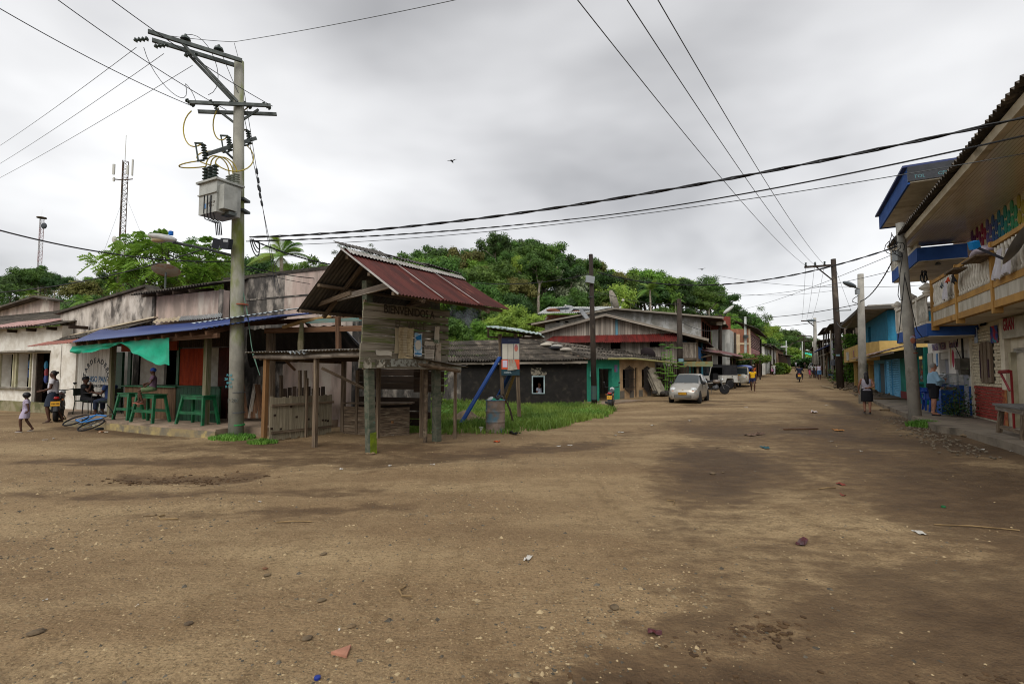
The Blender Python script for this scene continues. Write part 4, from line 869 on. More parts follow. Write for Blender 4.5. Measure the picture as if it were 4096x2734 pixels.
def drum():
    p = G(1981,1727); o = thing('oil_drum', 'rusty blue oil drum full of rubbish beside the small board', 'oil drum', p); m = mat('drum_paint', '86766a', '685a4e', sc=3, c3='4a6a78', sc3=1.6, f3=.56, bump=.3, bsc=20, rough=.6)
    pr = []; H, r = .88,.265
    for i in range(45):
        z = H*i/44; k = .012 if abs(z-.29) < .02 or abs(z-.58) < .02 else 0; pr.append((r+k+(.006 if z < .02 or z > .86 else 0), z))
    b = MB(); b.lathe(pr+[(r-.012, H),(r-.012, H-.1),(.01, H-.1)], 28); b.build('drum', m, o, smooth=True)
    b = MB(); R = random.Random(3)
    b = MB(); b.lathe([(r+.008, H-.015),(r+.008, H+.004),(r-.015, H+.004)], 28); b.build('rim', mat('drum_rim', '2c6a92', '4a5a60', sc=5, bump=.2), o, smooth=True)
    for i, (x, y, z, s, c) in enumerate(((.05,0,.9,.13, '17161a'),(.12,.05,.94,.1, '202024'),(-.12,.02,.88,.1, 'a9adb0'),(-.03,-.1,.87,.08, '2f8f6a'),(.15,-.08,.87,.07, '357a58'),(-.18,-.06,.87,.05, 'b8b4aa'))):
        b = MB(); b.ball((x, y, z),(s, s*.9, s*.7),9,6); bb = [(q[0]+R.gauss(0, s*.12), q[1]+R.gauss(0, s*.12), q[2]+R.gauss(0, s*.12)) for q in b.v]; b.v = bb; b.build('rubbish_bag', mat('bag%d' % i, c, bump=.3, rough=.4), o)
    b = MB(); b.tube([(-.1,.05,.85),(-.2,.1,1.0),(-.32,.14,1.12)], [.008,.006,.003], 4); b.tube([(-.2,.1,1.0),(-.22,.05,1.1)], .004,4); b.build('twig', WOODD, o)
drum()
q0, q1 = at(2012,1575,15.6), at(2057,1672,15.3); q1.z = gz(q1.x, q1.y)
b = MB(); b.tube([q1,(q0+q1)/2+Vector((.04,0,.03)), q0], [.028,.03,.022], 6); tag(b.build('leaning_stick', WOODD), 'dark stick leaning against the post of the small board', 'stick')
# ---------------- utility poles, masts and cables ----------------
STEEL = mat('galvanised_steel', '5d625f', '454a48', sc=6, rough=.5, metal=.5, bump=.1); CERAM = mat('insulator_glaze', '35423c', '2a3530', sc=6, bump=0, rough=.3, spec=.5); YEL = mat('yellow_cable', '9c8a32', bump=0, rough=.5); CABLE = mat('black_cable', '16171a', bump=0, rough=.5); GREYC = mat('grey_wire', '4a4d50', bump=0, rough=.5)
CPOLE = mat('concrete_pole', '8d8a7d', '75736a', sc=2, st=(1,1,.5), c3='5f6640', sc3=1.1, f3=.58, bump=.25, bsc=30)
MPOLE = mat('main_pole', '98968a', '7d7b72', sc=2.4, st=(1,1,.5), c3='66702f', sc3=1.2, f3=.55, st3=(1,1,.35), bump=.25, bsc=30)
PB = G(945,1748); PD = PB.y
def insul(b, p, d, L=.22, r=.06, n=4):
    p = Vector(p); d = Vector(d).normalized(); pr = []
    for k in range(n): z = L*k/n; pr += [(r*.45, z),(r, z+L/n*.35),(r*.45, z+L/n*.8)]
    b.lathe(pr+[(r*.3, L)], 8, p, d)
def main_pole():
    o = thing('utility_pole', 'tall mossy concrete utility pole carrying a grey transformer', 'utility pole', PB); Q = lambda u, v, d=PD: at(u, v, d)-PB
    top = Q(957,246); b = MB(); b.tube([(0,0,-.3), top*.3, top*.6, top], [.185,.165,.145,.115], 20); b.build('shaft', MPOLE, o, smooth=True)
    b = MB(); b.lathe([(.176,0),(.177,.03)], 20,(.02,0,.3)); b.build('green_band', mat('green_band', '2f8a4a', bump=0), o); mk = mat('stencil_blue', '4a8a93', bump=0)
    for k, t in enumerate(('R08', '28 13x', '800', 'R152')): letters('stencil', o, t, (Q(940,1503)[0]-.04,-.19, Q(938,1500+15*k)[2]),.085, mk, ext=.004)
    letters('stencil', o, 'P 200', (.0,-.2, Q(938,1600)[2]),.12, mat('stencil_grey', '4f5350', bump=0), ext=.004)
    for v in (1570,1650): b = MB(); z = Q(945, v)[2]; b.lathe([(.181, z),(.182, z+.02)], 20,(.01,0,0)); b.build('strap', GREYC, o)
    b = MB(); z = Q(945,1220)[2]; b.lathe([(.162, z),(.163, z+.03)], 20,(.035,0,0)); b.build('red_band', mat('red_band', '8a4a35', bump=0), o)
    # long top crossarm with its two braces
    e0, e1 = Q(612,140, PD-2.6*0+0), Q(965,252)
    dirx = Vector((-2.15,-.55,0)); a0 = top+Vector((.1,0,-.08)); a1 = a0+Vector((-2.32,-.9,.30)); arm = [(a0, a1)]
    a1 = Q(600,143, PD-1.1)
    b = MB(); off = Vector((.1,-.25,0)).normalized()*.17
    for sg in (-1,1): b.beam(Vector(a1)+off*sg, a0+off*sg, .07,.09)
    b.build('top_crossarm', STEEL, o); lo = Q(953,418)
    for sg in (-1,1):
        b = MB(); b.beam(Vector(a1).lerp(a0,.33)+off*sg, lo+off*sg*.9,.05,.06); b.build('brace', STEEL, o)
    for t in (.04,.24,.55): b = MB(); q = Vector(a1).lerp(a0, t); dd = Vector((-.8,-.2,-.25)); insul(b, q+Vector((-.1,-.05,-.08)), dd, .32,.065); b.build('insulator', CERAM, o)
    for t in (.36,.72): b = MB(); q = Vector(a1).lerp(a0, t); b.lathe([(.02,0),(.02,.1),(.12,.12),(.10,.18),(.04,.21),(.03,.26)], 10, q+Vector((0,0,.06))); b.build('pin_insulator', CERAM, o)
    # middle crossarm
    m0, m1 = Q(775,428, PD-.45), Q(1095,440, PD+.35)
    for sg in (-1,1): b = MB(); b.beam(m0+Vector((0,.17*sg, -.03*sg)), m1+Vector((0,.17*sg, -.03*sg)),.07,.08); b.build('crossarm', STEEL, o)
    fo = Q(945,497)
    for t in (.25,.8): b = MB(); b.beam(m0.lerp(m1, t), fo, .05); b.build('brace', STEEL, o)
    for t, u in ((.02,0),(.3,0),(.55,0),(.72,0),(.97,0)): b = MB(); insul(b, m0.lerp(m1, t)+Vector((-.03,0,.03)),(-.6,-.1,.45),.26,.06); b.build('insulator', CERAM, o)
    # lower arm with fuse cutouts
    l0, l1 = Q(828,617, PD-.8), Q(1022,553, PD+.7); b = MB(); b.beam(l0, l1,.08,.09); b.build('fuse_crossarm', STEEL, o); f2 = Q(944,645)
    for t in (.3,.75): b = MB(); b.beam(l0.lerp(l1, t), f2,.04); b.build('brace', STEEL, o)
    fp = []
    for t in (0,.48,.9):
        q = l0.lerp(l1, t)+Vector((-.08,-.05,-.05)); b = MB(); insul(b, q+Vector((.08,0,-.1)),(-.18,0,1),.40,.07,6); b.tube([q+Vector((-.18,0,.30)), q+Vector((-.10,0,-.12))], .02,6); b.tube([q+Vector((.0,0,.30)), q+Vector((-.2,0,.31))], .025,6); b.tube([q+Vector((.05,0,-.12)), q+Vector((-.12,0,-.14))], .025,6); b.build('fuse_cutout', CERAM, o); fp.append(q)
    # transformer
    c = Q(880,806, PD-.38); tx, ty, tz = .74,.62,.78; R = Euler((0,0, radians(-28))).to_matrix(); t_m = mat('transformer_grey', 'a3a49e', '8e8f89', sc=3, bump=.05, rough=.5, c3='6b6a62', sc3=2, f3=.68)
    b = MB(); b.box(c, (tx, ty, tz),(0,0, radians(-28))); b.build('transformer_tank', t_m, o); L = lambda x, y, z: c+R @ Vector((x, y, z))
    b = MB(); b.box(L(0,0, tz/2+.03),(tx+.12, ty+.12,.05),(0,0, radians(-28))); b.build('tank_lid', t_m, o); b = MB(); b.box(L(0,-ty/2-.01,.1),(tx+.03,.05,.03),(0,0, radians(-28))); b.build('rib', t_m, o)
    b = MB(); b.box(L(tx/2+.1,-.08,-.02),(.20,.34,.6),(0,0, radians(-28))); b.build('cooling_fin', t_m, o); b = MB(); b.box(L(tx/2+.02,0,-tz/2-.0),(.3,.2,.08),(0,0, radians(-28))); b.build('bracket', STEEL, o)
    nm = b = MB(); b.box(L(-.1,-ty/2-.004,-.2),(.1,.008,.12),(0,0, radians(-28))); b.build('name_plate', mat('plate_blue', '5d7fa6', bump=0), o); letters('lettering', o, 'LIBRE DE\nPCB s', L(.17,-ty/2-.006,-.18),.075, mat('grey_ink', '6a645c'),(pi/2,0, radians(-28)))
    bl = []
    for k in range(3): b = MB(); q = L(-.28+.2*k, -.22+.13*k*0, tz/2+.05); insul(b, q, (0,0,1),.42,.085,5); b.build('bushing', CERAM, o); bl.append(q+Vector((0,0,.44)))
    for k in range(3): b = MB(); q = L(.02+.16*k, .2, tz/2+.05); insul(b, q, (0,0,1),.30,.085,5); b.build('bushing', mat('pale_glaze', '8f938a', bump=0, rough=.3), o); bl.append(q+Vector((0,0,.32)))
    def loop(p, q, out, m=YEL, r=.016, nm_='jumper_wire'):
        p, q, k = Vector(p), Vector(q), Vector(out); b = MB(); b.tube([p*(1-t)**3+(p+k)*3*t*(1-t)**2+(q+k)*3*t*t*(1-t)+q*t**3 for t in [i/12 for i in range(13)]], r, 5); b.build(nm_, m, o)
    loop(fp[0]+Vector((-.1,0,-.14)), bl[0], (-.75,0,-.1)); loop(fp[1]+Vector((0,0,-.14)), bl[1], (-.7,0,.15)); loop(fp[2]+Vector((.0,0,-.14)), bl[2], (.55,0,-.5))
    for k in range(3): loop(bl[k], bl[k+3], (0,0,.5-.08*k))
    loop(m0+Vector((-.05,0,-.1)), fp[0]+Vector((-.02,0,.3)),(-.4,0,-.35)); loop(m0.lerp(m1,.3), fp[1]+Vector((0,0,.3)),(-.3,0,-.4)); loop(m0.lerp(m1,.72)+Vector((0,0,.1)), fp[2]+Vector((0,0,.3)),(-.4,0,-.1))
    loop(Q(575,190, PD-1), Q(742,335, PD-.6),(.25,0,-.9), GREYC, .008); loop(Vector(a1).lerp(a0,.36)+Vector((0,0,.3)), Q(833,380),(.6,0,.2), GREYC, .008); loop(Vector(a1).lerp(a0,.72)+Vector((0,0,.3)), Q(950,345),(.3,0,-.8), GREYC, .008); loop(Q(742,335, PD-.6), Q(775,410, PD-.5),(.15,0,-.1), GREYC, .008)
    for k in range(4): b = MB(); x = 812+9*k; b.tube([Q(818+13*k, 780, PD-.75), Q(815+13*k, 850, PD-.75), Q(820+13*k, 875, PD-.7), Q(862+7*k, 892, PD-.5), Q(866+7*k, 940, PD-.4)], .014,5); b.build('secondary_cable', CABLE, o)
    # open junction box, clamps
    q = Q(905,975, PD-.35); b = MB(); b.box(q, (.30,.12,.26),(0,.15, radians(-20))); b.build('junction_box', mat('black_box', '1d2026', bump=.05, rough=.5), o); b = MB(); b.box(q+Vector((-.2,-.1,-.02)),(.16,.02,.26),(0,.15, radians(40))); b.build('box_door', mat('black_box', '1d2026'), o); b = MB(); b.box(q+Vector((.02,-.066,.06)),(.16,.01,.06),(0,.15, radians(-20))); b.build('breaker', mat('breaker_grey', '9a9da0', bump=0), o)
    for u, v in ((955,800),(955,845)): b = MB(); q = Q(u, v, PD); b.bx(q.x-.16, q.x+.22, q.y-.16, q.y+.16, q.z-.03, q.z+.03); b.build('clamp', STEEL, o)
    # street lamp on a long arm
    s0, s1 = Q(930,1022), Q(690,968, PD-.9); b = MB(); b.tube([s0, s0.lerp(s1,.5)+Vector((0,0,.02)), s1], .035,7); b.build('lamp_arm', STEEL, o)
    h = Q(650,950, PD-1.0); b = MB(); b.ball(h, (.33,.13,.085),14,8,(0, radians(9), radians(10))); b.build('lamp_head', mat('lamp_white', 'b5b6b3', '9b9c98', sc=3, bump=0, rough=.4), o, smooth=True); b = MB(); b.ball(h+Vector((-.08,0,-.06)),(.2,.1,.07),10,6); b.build('lamp_glass', mat('lamp_amber', '9a8a6b', bump=0, rough=.2, spec=.6), o, smooth=True); b = MB(); b.lathe([(.05,0),(.05,.09),(.03,.1)], 10, h+Vector((.2,0,.06))); b.build('photocell', mat('photocell_blue', '1d5fae', bump=0), o)
    # coiled leads under the cable clamp
    for k in range(3): loop(Q(1000+6*k, 955), Q(1035,965),(.1,0,-.55+.12*k), CABLE, .014, 'cable_loop')
    b = MB(); b.tube([Q(955,1090), Q(985,1230), Q(1012,1420), Q(1040,1500)], .01,4); b.tube([Q(960,1100), Q(992,1260), Q(1005,1380), Q(1036,1490)], .008,4); b.build('hanging_wire', mat('green_wire', '5b7a6b', bump=0), o)
main_pole()
tuft('weeds', 'green weeds at the foot of the transformer pole', G(930,1752),.55,900,.20, leafmat('weed_leaves', '4f7a2e', '7aa043'),31)
tuft('weeds', 'small weed tuft at the corner post of the stall', G(1050,1768),.35,450,.14, leafmat('weed_leaves', '4f7a2e', '7aa043'),32)
def cable(label, p, q, sag, r=.012, m=None, name='overhead_cable', group=None, twist=0):
    pts = catenary(p, q, sag, 26 if not twist else 60); b = MB()
    if 'left edge' in label or 'overhead to' in label or 'from overhead' in label: pts = [pts[0]+(pts[0]-pts[1]).normalized()*9]+pts
    if 'out of the picture' in label: pts.append(pts[-1]+(pts[-1]-pts[-2]).normalized()*9)
    if twist:
        for ph in (0, pi): b.tube([t+Vector((0, cos(i*1.25+ph), sin(i*1.25+ph)))*r*.75 for i, t in enumerate(pts)], r*.7,5)
    else: b.tube(pts, r, 5)
    return tag(b.build(name, m or CABLE), label, 'cable', group)
C0 = at(1000,948, PD)
cable('thick twisted black cable from the transformer pole to the house roof', C0, at(4230,440,6.8),.38,.022, twist=1)
cable('twisted black cable below the thickest one crossing the square', at(985,965, PD), at(2280,877,15),.1,.016, twist=1); cable('twisted black cable running on to the near house roof', at(2280,877,15), at(4230,512,7.4),.16,.016)
cable('thin wire crossing low over the square to the near roof', at(1180,978, PD+1), at(4230,590,8),.3,.008, GREYC)
cable('black cable from the pole down behind the rusty roof', at(1010,960, PD), at(1330,1058,16),.08,.018, twist=1); cable('lower black cable going behind the rusty roof', at(965,1060, PD), at(1290,1115,16),.06,.014)
cable('thin black cable going behind the rusty roof under two others', at(965,1070, PD), at(1265,1138,16),.05,.009)
cable('black service cable crossing the sky from the left edge', at(-60,905,10), at(930,1045, PD),.22,.016); cable('lower black service cable from the left edge past the tree', at(-60,1172,15), at(860,980, PD),.25,.016)
for i, (u0, v0, u1, v1, t) in enumerate(((-60,620,545,190, 'highest'),(-60,690,655,215, 'middle'),(-60,742,770,262, 'lowest'))): cable('%s of the three thin wires from the left edge to the top arm' % t, at(u0, v0,26), at(u1, v1, PD-.9+.3*i),.1,.007, GREYC)
for i, (u0, v0, u1, v1, d1, t) in enumerate(((-60,0,770,425, PD-.4, 'lowest'),(150,-60,905,440, PD, 'middle'),(380,-50,1090,425, PD+.3, 'uppermost'))): cable('%s of three dark wires from overhead to the middle crossarm' % t, at(u0, v0,8.5), at(u1, v1, d1),.1,.009)
cable('thin wire from the pole top rising out of the picture', at(935,168, PD), at(1960,-30,9),.05,.007, GREYC); cable('short thin wire along the top arm to the pole tip', at(620,135, PD-1), at(935,168, PD),.03,.007, GREYC); cable('short stay wire from the pole tip up to the thin line', at(957,246, PD), at(937,172, PD),0,.007, GREYC)
# guy wires with insulator eggs
for (u1, v1, t) in ((1105,950, 'left'),(1120,950, 'right')):
    p, q = at(963,280 if t == 'left' else 400, PD), at(u1,1170,15.2); b = MB(); b.tube([p, q], .008,5)
    for k in (.42,.46,.5): b.lathe([(.01,-.09),(.032,-.06),(.032,.06),(.01,.09)], 7, p.lerp(q, k), q-p)
    tag(b.build('guy_wire', GREYC), '%s hand guy wire with insulators beside the transformer pole' % t, 'cable')
# ---------------- other poles on the left ----------------
WPOLE = mat('tarred_pole', '3b322a', '261f1a', sc=2, st=(1,1,.4), c3='5b5146', sc3=1.5, f3=.62, bump=.4, bsc=12)
def pole(label, u, vb, vt, d, r, m, ut=None, name='utility_pole', zb=None):
    p = at(u, vb, d); p.z = gz(p.x, p.y) if zb is None else zb; t = at(ut or u, vt, d); o = thing(name, label, 'utility pole', p); b = MB(); v = t-p
    b.tube([(0,0,-.4), v*.5, v], [r, r*.85, r*.68], 12); b.build('shaft', m, o, smooth=True); return o, p, t
oK1, pK1, K1 = pole('dark wooden pole with grey meter box in front of the green doorway', 2378,1615,1017,25.6,.155, WPOLE, 2363)
b = MB(); b.box(at(2360,1118,25.4)-pK1,(.42,.2,.36),(0,.15,.3)); b.build('meter_box', mat('box_grey', '8d9294', bump=0), oK1); b = MB(); b.tube([at(2350,1090,25.4)-pK1, at(2338,1140,25.4)-pK1, at(2362,1190,25.4)-pK1], .02,5); b.build('cable_loop', CABLE, oK1)
b = MB(); z = at(2370,1190,25.6).z-pK1.z; b.lathe([(.14, z),(.14, z+.05)], 12,(-.13,0,0)); b.build('band', STEEL, oK1); b = MB(); b.lathe([(.160,.3),(.158,1.0)], 12,(-.02,0,0)); b.build('painted_foot', mat('pole_blue', '2a3b46', '3a4a44', sc=2, bump=.2), oK1)
oK2, pK2, K2 = pole('dark wooden pole standing at the corner of the plank house', 2722,1560,1195,31.5,.2, WPOLE, 2716); b = MB(); b.box(at(2724,1440,31.2)-pK2,(.3,.02,.2)); b.build('painted_mark', mat('pole_mark', '6f8a93', bump=0), oK2)
oK3, pK3, K3 = pole('tarred pole with street lamp and boxes behind the red awning', 2880,1540,1258,45,.2, WPOLE, 2881)
b = MB(); q = at(2876,1293,44.7)-pK3; b.box(q, (.5,.2,.34)); b.box(q+Vector((.42,0,.06)),(.25,.2,.3)); b.build('meter_box', mat('box_pale', 'a9a392', bump=0), oK3); b = MB(); b.tube([at(2885,1280,45)-pK3, at(2908,1250,44)-pK3], .05,6); b.build('lamp_arm', STEEL, oK3); b = MB(); b.ball(at(2914,1238,44)-pK3,(.62,.22,.16),12,7,(0, radians(-38),0)); b.build('lamp_head', mat('lamp_white', 'b5b6b3'), oK3, smooth=True)
oK4, pK4, K4 = pole('slim pale concrete pole with floodlight in front of the brick building', 2981,1500,1266,58,.19, mat('pale_concrete', 'a6aaa4', '8f938d', sc=2, bump=.1)); b = MB(); b.box(at(2983,1345,57.6)-pK4,(.45,.3,.35)); b.build('floodlight', mat('lamp_dark', '3d4140', bump=0), oK4)
pole('thin dark pole before the pink facade down the street', 3008,1500,1350,62,.15, WPOLE); pole('dark pole between the pink facade and white houses', 3043,1490,1355,72,.16, WPOLE); pole('dark pole standing in front of the white house wall', 3082,1490,1375,80,.15, WPOLE); pole('dark post before the far white house', 3095,1490,1378,86,.14, WPOLE); pole('dark pole by the overgrown pergola', 2940,1500,1330,52,.16, WPOLE)
oK5, pK5, K5 = pole('pale pole with street lamp beyond the white houses', 3145,1480,1362,118,.2, mat('pale_concrete', 'a6aaa4')); b = MB(); b.ball(at(3137,1387,117)-pK5,(.9,.3,.25),10,6); b.build('lamp_head', mat('lamp_white', 'b5b6b3'), oK5)
oK6, pK6, K6 = pole('tall pole with three crossarms far down the street', 3216,1430,1343,150,.22, WPOLE)
for v, w in ((1344,4.2),(1356,3),(1363,4.5)): b = MB(); q = at(3217, v, 150)-pK6; b.bx(q.x-w/2, q.x+w/2,-.15,.15, q.z-.15, q.z+.15); b.build('crossarm', WPOLE, oK6)
pole('thin pale pole far down the street beside the tall one', 3209,1430,1365,140,.2, mat('pale_concrete', 'a6aaa4'))
# ---------------- poles on the right ----------------
CP2 = mat('clean_concrete_pole', 'a19d93', '8b8880', sc=2.5, st=(1,1,.6), c3='6e6a60', sc3=1.4, f3=.63, bump=.2, bsc=30)
oR1, pR1, R1 = pole('leaning concrete pole with a red election poster near the balconies', 3662,1672,892,17.3,.19, CP2,3600, zb=.1)
fz = lambda u, v, d=17.3: at(u, v, d)-pR1
q = fz(3640,1370); ax = (fz(3600,892)-fz(3662,1672)).normalized(); b = MB(); b.lathe([(.168,-.25),(.165,.25)], 16, q, ax); b.build('poster', mat('poster_red', 'a8202a', '31406e', sc=3, bump=0, rough=.5), oR1, smooth=True)
b = MB(); b.ball(q+Vector((-.03,-.165,.08)),(.09,.02,.12),10,7); b.build('poster_face', mat('poster_skin', 'a0654f', bump=0), oR1); b = MB(); b.ball(q+Vector((-.03,-.16,.15)),(.1,.02,.08),10,7); b.build('poster_hair', mat('poster_grey', '9a9ba8', bump=0), oR1); letters('lettering', oR1, '2', q+Vector((.02,-.185,-.18)),.13, mat('white_print', 'b8c4c8'))
b = MB(); b.lathe([(.178,0),(.178,.03)], 16, fz(3646,1414), ax); b.build('red_band', mat('red_band', '8a4a35'), oR1)
b = MB(); b.box(fz(3590,1025),(.26,.18,.34),(0,0,.3)); b.build('meter_box', mat('box_grey', '8d9294'), oR1)
for k, (u, v) in enumerate(((3570,960),(3580,975),(3565,990),(3595,1000))): b = MB(); c = fz(u, v, 17.1); b.tube([c+Vector((.2*cos(t*.55)*(.6+.1*k),.1*sin(t+k),.26*sin(t*.55))) for t in range(12)], .013,5); b.build('cable_loop', CABLE, oR1)
for k, (pts) in enumerate((((3612,1010),(3600,1090),(3592,1180),(3600,1200),(3612,1197)),((3618,1100),(3640,1200),(3668,1320),(3690,1350)),((3620,1090),(3605,1240),(3600,1300),(3590,1370)))): b = MB(); b.tube([fz(u, v, 17.0) for u, v in pts], .012,4); b.build('hanging_cable', CABLE, oR1)
oR2, pR2, R2 = pole('upright concrete pole with street lamp behind the walking woman', 3452,1606,1096,25.4,.2, CP2,3442, zb=.1)
b = MB(); b.tube([at(3440,1158,25.4)-pR2, at(3420,1150,25)-pR2, at(3405,1138,24.6)-pR2], .04,6); b.build('lamp_arm', STEEL, oR2); b = MB(); b.ball(at(3398,1137,24.5)-pR2,(.36,.16,.11),12,7,(0, radians(22),0)); b.build('lamp_head', mat('lamp_slate', '5b6468', bump=0, rough=.4), oR2, smooth=True)
b = MB(); b.box(at(3429,1167,25.2)-pR2,(.16,.14,.26)); b.build('ballast_box', mat('box_grey', '8d9294'), oR2); b = MB(); b.tube([at(3432,1182,25.2)-pR2, at(3412,1195,25)-pR2, at(3410,1206,25)-pR2, at(3430,1214,25)-pR2], .018,5); b.build('cable_loop', CABLE, oR2)
oR3, pR3, R3 = pole('tall tarred pole with a side crossarm by the vine covered house', 3362,1540,1036,39.5,.27, WPOLE, 3333)
b = MB(); c0, c1 = at(3220,1068,38.5)-pR3, at(3338,1060,39.5)-pR3; b.beam(c0, c1,.13,.16); b.build('crossarm', WPOLE, oR3); b = MB(); b.beam(c0.lerp(c1,.35), at(3337,1125,39.5)-pR3,.07); b.build('brace', WPOLE, oR3)
for t in (.03,.34,.66): b = MB(); insul(b, c0.lerp(c1, t)+Vector((0,0,.08)),(0,0,1),.28,.1,3); b.build('insulator', CERAM, oR3)
b = MB(); b.beam(at(3345,1242,39.3)-pR3, at(3404,1240,39.3)-pR3,.07); b.build('bracket', STEEL, oR3); b = MB(); b.box(at(3352,1420,39.1)-pR3,(.3,.02,.14)); b.build('painted_mark', mat('pole_mark', '6f8a93'), oR3)
oR4, pR4, R4 = pole('concrete pole with crossarm far down the street beside the shops', 3262,1480,1271,74,.3, CP2,3259); b = MB(); c2, c3 = at(3206,1283,73)-pR4, at(3262,1281,74)-pR4; b.beam(c2, c3,.16); b.beam(c2.lerp(c3,.4), at(3262,1308,74)-pR4,.1); b.build('crossarm', WPOLE, oR4); b = MB(); b.ball(at(3246,1281,73)-pR4,(.7,.25,.2),10,6); b.build('lamp_head', mat('lamp_slate', '5b6468'), oR4)
pole('distant pole between the far shops', 3252,1470,1365,105,.25, CP2)
# long wires
for i, (ut, u1) in enumerate(((2215,3222),(2430,3258),(2562,3297))):
    cable('%s of three wires running overhead to the far right pole' % ('left', 'middle', 'right')[i], at(ut, -120,8.2), at(u1,1062-2*i, 38.7+.4*i),.5,.011, GREYC)
    cable('%s of three wires between the far poles over the street' % ('left', 'middle', 'right')[i], at(u1,1066,38.7+.4*i), at(3207+18*i, 1281,73),.6,.011, GREYC, group='wires over the far street')
cable('thick black cable from the dark pole across the street to the leaning pole', at(2390,1088,25.6), at(3590,985,17.3),1.0,.024, twist=1); cable('thick black cable along the hill from the rusty roof to the dark pole', at(1890,1130,24), at(2355,1095,25.6),.25,.02)
cable('black cable from the leaning pole down to the lamp pole', at(3590,1000,17.3), at(3440,1205,25.4),.35,.022, twist=1); cable('black cable hanging from the lamp pole to the tarred pole', at(3440,1205,25.4), at(3345,1285,39.5),.9,.02)
cable('thin wire high across the street behind the thick cable', at(2860,1100,45), at(3700,1140,30),.5,.014, GREYC); cable('thin wire from the hill across to the tarred pole', at(2870,1165,48), at(3345,1160,39.5),.4,.012, GREYC); cable('wire sloping up from the slope to the tarred pole', at(2950,1240,60), at(3600,1005,19),.3,.012, GREYC); cable('sagging wire over the street below the thick cable', at(2870,1178,46), at(3660,1060,20),.5,.012, GREYC)
cable('black cable across the street at the level of the lamp head', at(2885,1262,45), at(3437,1215,25.4),.4,.02); cable('lower black cable across the street to the dark houses', at(2985,1300,58), at(3335,1275,39.6),.35,.022); cable('cable from the plank house pole to the lamp pole', at(2722,1285,31.5), at(2880,1315,45),.35,.02); cable('cable along the houses from the meter pole to the plank house pole', at(2372,1160,25.6), at(2720,1215,31.5),.25,.016); cable('cable from the plank house pole to the tarred lamp pole', at(2720,1215,31.5), at(2880,1262,45),.25,.016)
cable('thin drooping wire over the far street', at(3045,1370,72), at(3262,1345,74),.6,.014, GREYC, group='wires over the far street'); cable('pale stay wire beside the tarred pole', at(3340,1065,39.5), at(3405,1242,39),.1,.01, GREYC)
# ---------------- radio masts ----------------
def mast(name, label, u, vt, vb, d, w, whip, colors, zb):
    t = at(u, vt, d); o = thing(name, label, 'radio mast', (t.x, t.y, zb)); H = t.z-zb; n = int(H/(w*1.1)); pts = [(w/2*cos(a), w/2*sin(a)) for a in (.5,2.6,4.7)]; seg = 6
    for s in range(seg):
        b = MB(); z0, z1 = H*s/seg, H*(s+1)/seg; k = 1
        for x, y in pts: b.tube([(x, y, z0),(x, y, z1)], w*.07,5)
        m = max(3, int((z1-z0)/(w*.9)))
        for i in range(m):
            a, c = z0+(z1-z0)*i/m, z0+(z1-z0)*(i+1)/m
            for j in range(3): p, q = pts[j], pts[(j+1) % 3]; b.tube([(*p, a),(*q, c)], w*.035,4); b.tube([(*p, c),(*q, c)], w*.03,4)
        b.build('lattice_section', colors[s % len(colors)], o)
    b = MB(); b.tube([(0,0, H),(0,0, H+whip)], .025,5); b.build('whip_antenna', mat('mast_white', 'b9b9b2', bump=0), o); return o, H, t
mr_, mg_ = mat('mast_red', '8a3f22', '6f3019', sc=3, bump=.1), mat('mast_grey', '4d4a40', '5a4334', sc=3, bump=.1)
o, H, t = mast('radio_mast', 'rusty red and grey lattice mast with panel antennas behind the bar', 500,645,1170,42,.5,2.3,(mr_, mr_, mg_, mg_, mg_, mg_),0)
for dx, dz, h, w, pt in ((-.85,-.9,.9,.18,1),(.75,-1.0,1.4,.1,1),(.35,-.9,.8,.16,0),(-.8,-1.5,.35,.14,1)): b = MB(); b.box((dx, -.1, H+dz+h/2-.3),(w, .1, h)); b.build('panel_antenna', mat('mast_white', 'b9b9b2'), o)
b = MB(); b.tube([(-.9,-.1, H-1.6),(0,0, H-1.65),(.8,-.1, H-1.6)], .05,5); b.build('antenna_arm', mg_, o); b = MB(); b.ball((-.45,-.2, at(500,960,42).z),(.2,.12,.3),10,7); b.build('drum_antenna', mat('mast_white', 'b9b9b2'), o)
for u1, v1 in ((385,1090),(575,960)): cable('thin guy wire on the %s of the lattice mast' % ('left' if u1 < 400 else 'right'), at(500,775,42), at(u1, v1,42),0,.008, GREYC, 'guy_wire')
o, H, t = mast('radio_mast', 'distant red and white lattice tower on the wooded ridge', 167,868,1110,170,1.3,2.6,(mat('tower_pink', '9a7f82', bump=0), mat('tower_white', 'a39fa0', bump=0)), at(167,1140,170).z)
b = MB(); b.lathe([(.3,0),(1.4,.2),(1.4,.5),(.3,.6)], 12,(0,0, H-.6)); b.build('platform', mg_, o); b = MB(); b.ball((1.4,-.5, H-3.2),(1.0,.5,1.1),10,7); b.build('drum_antenna', mat('drum_grey', '45494d', bump=0), o)
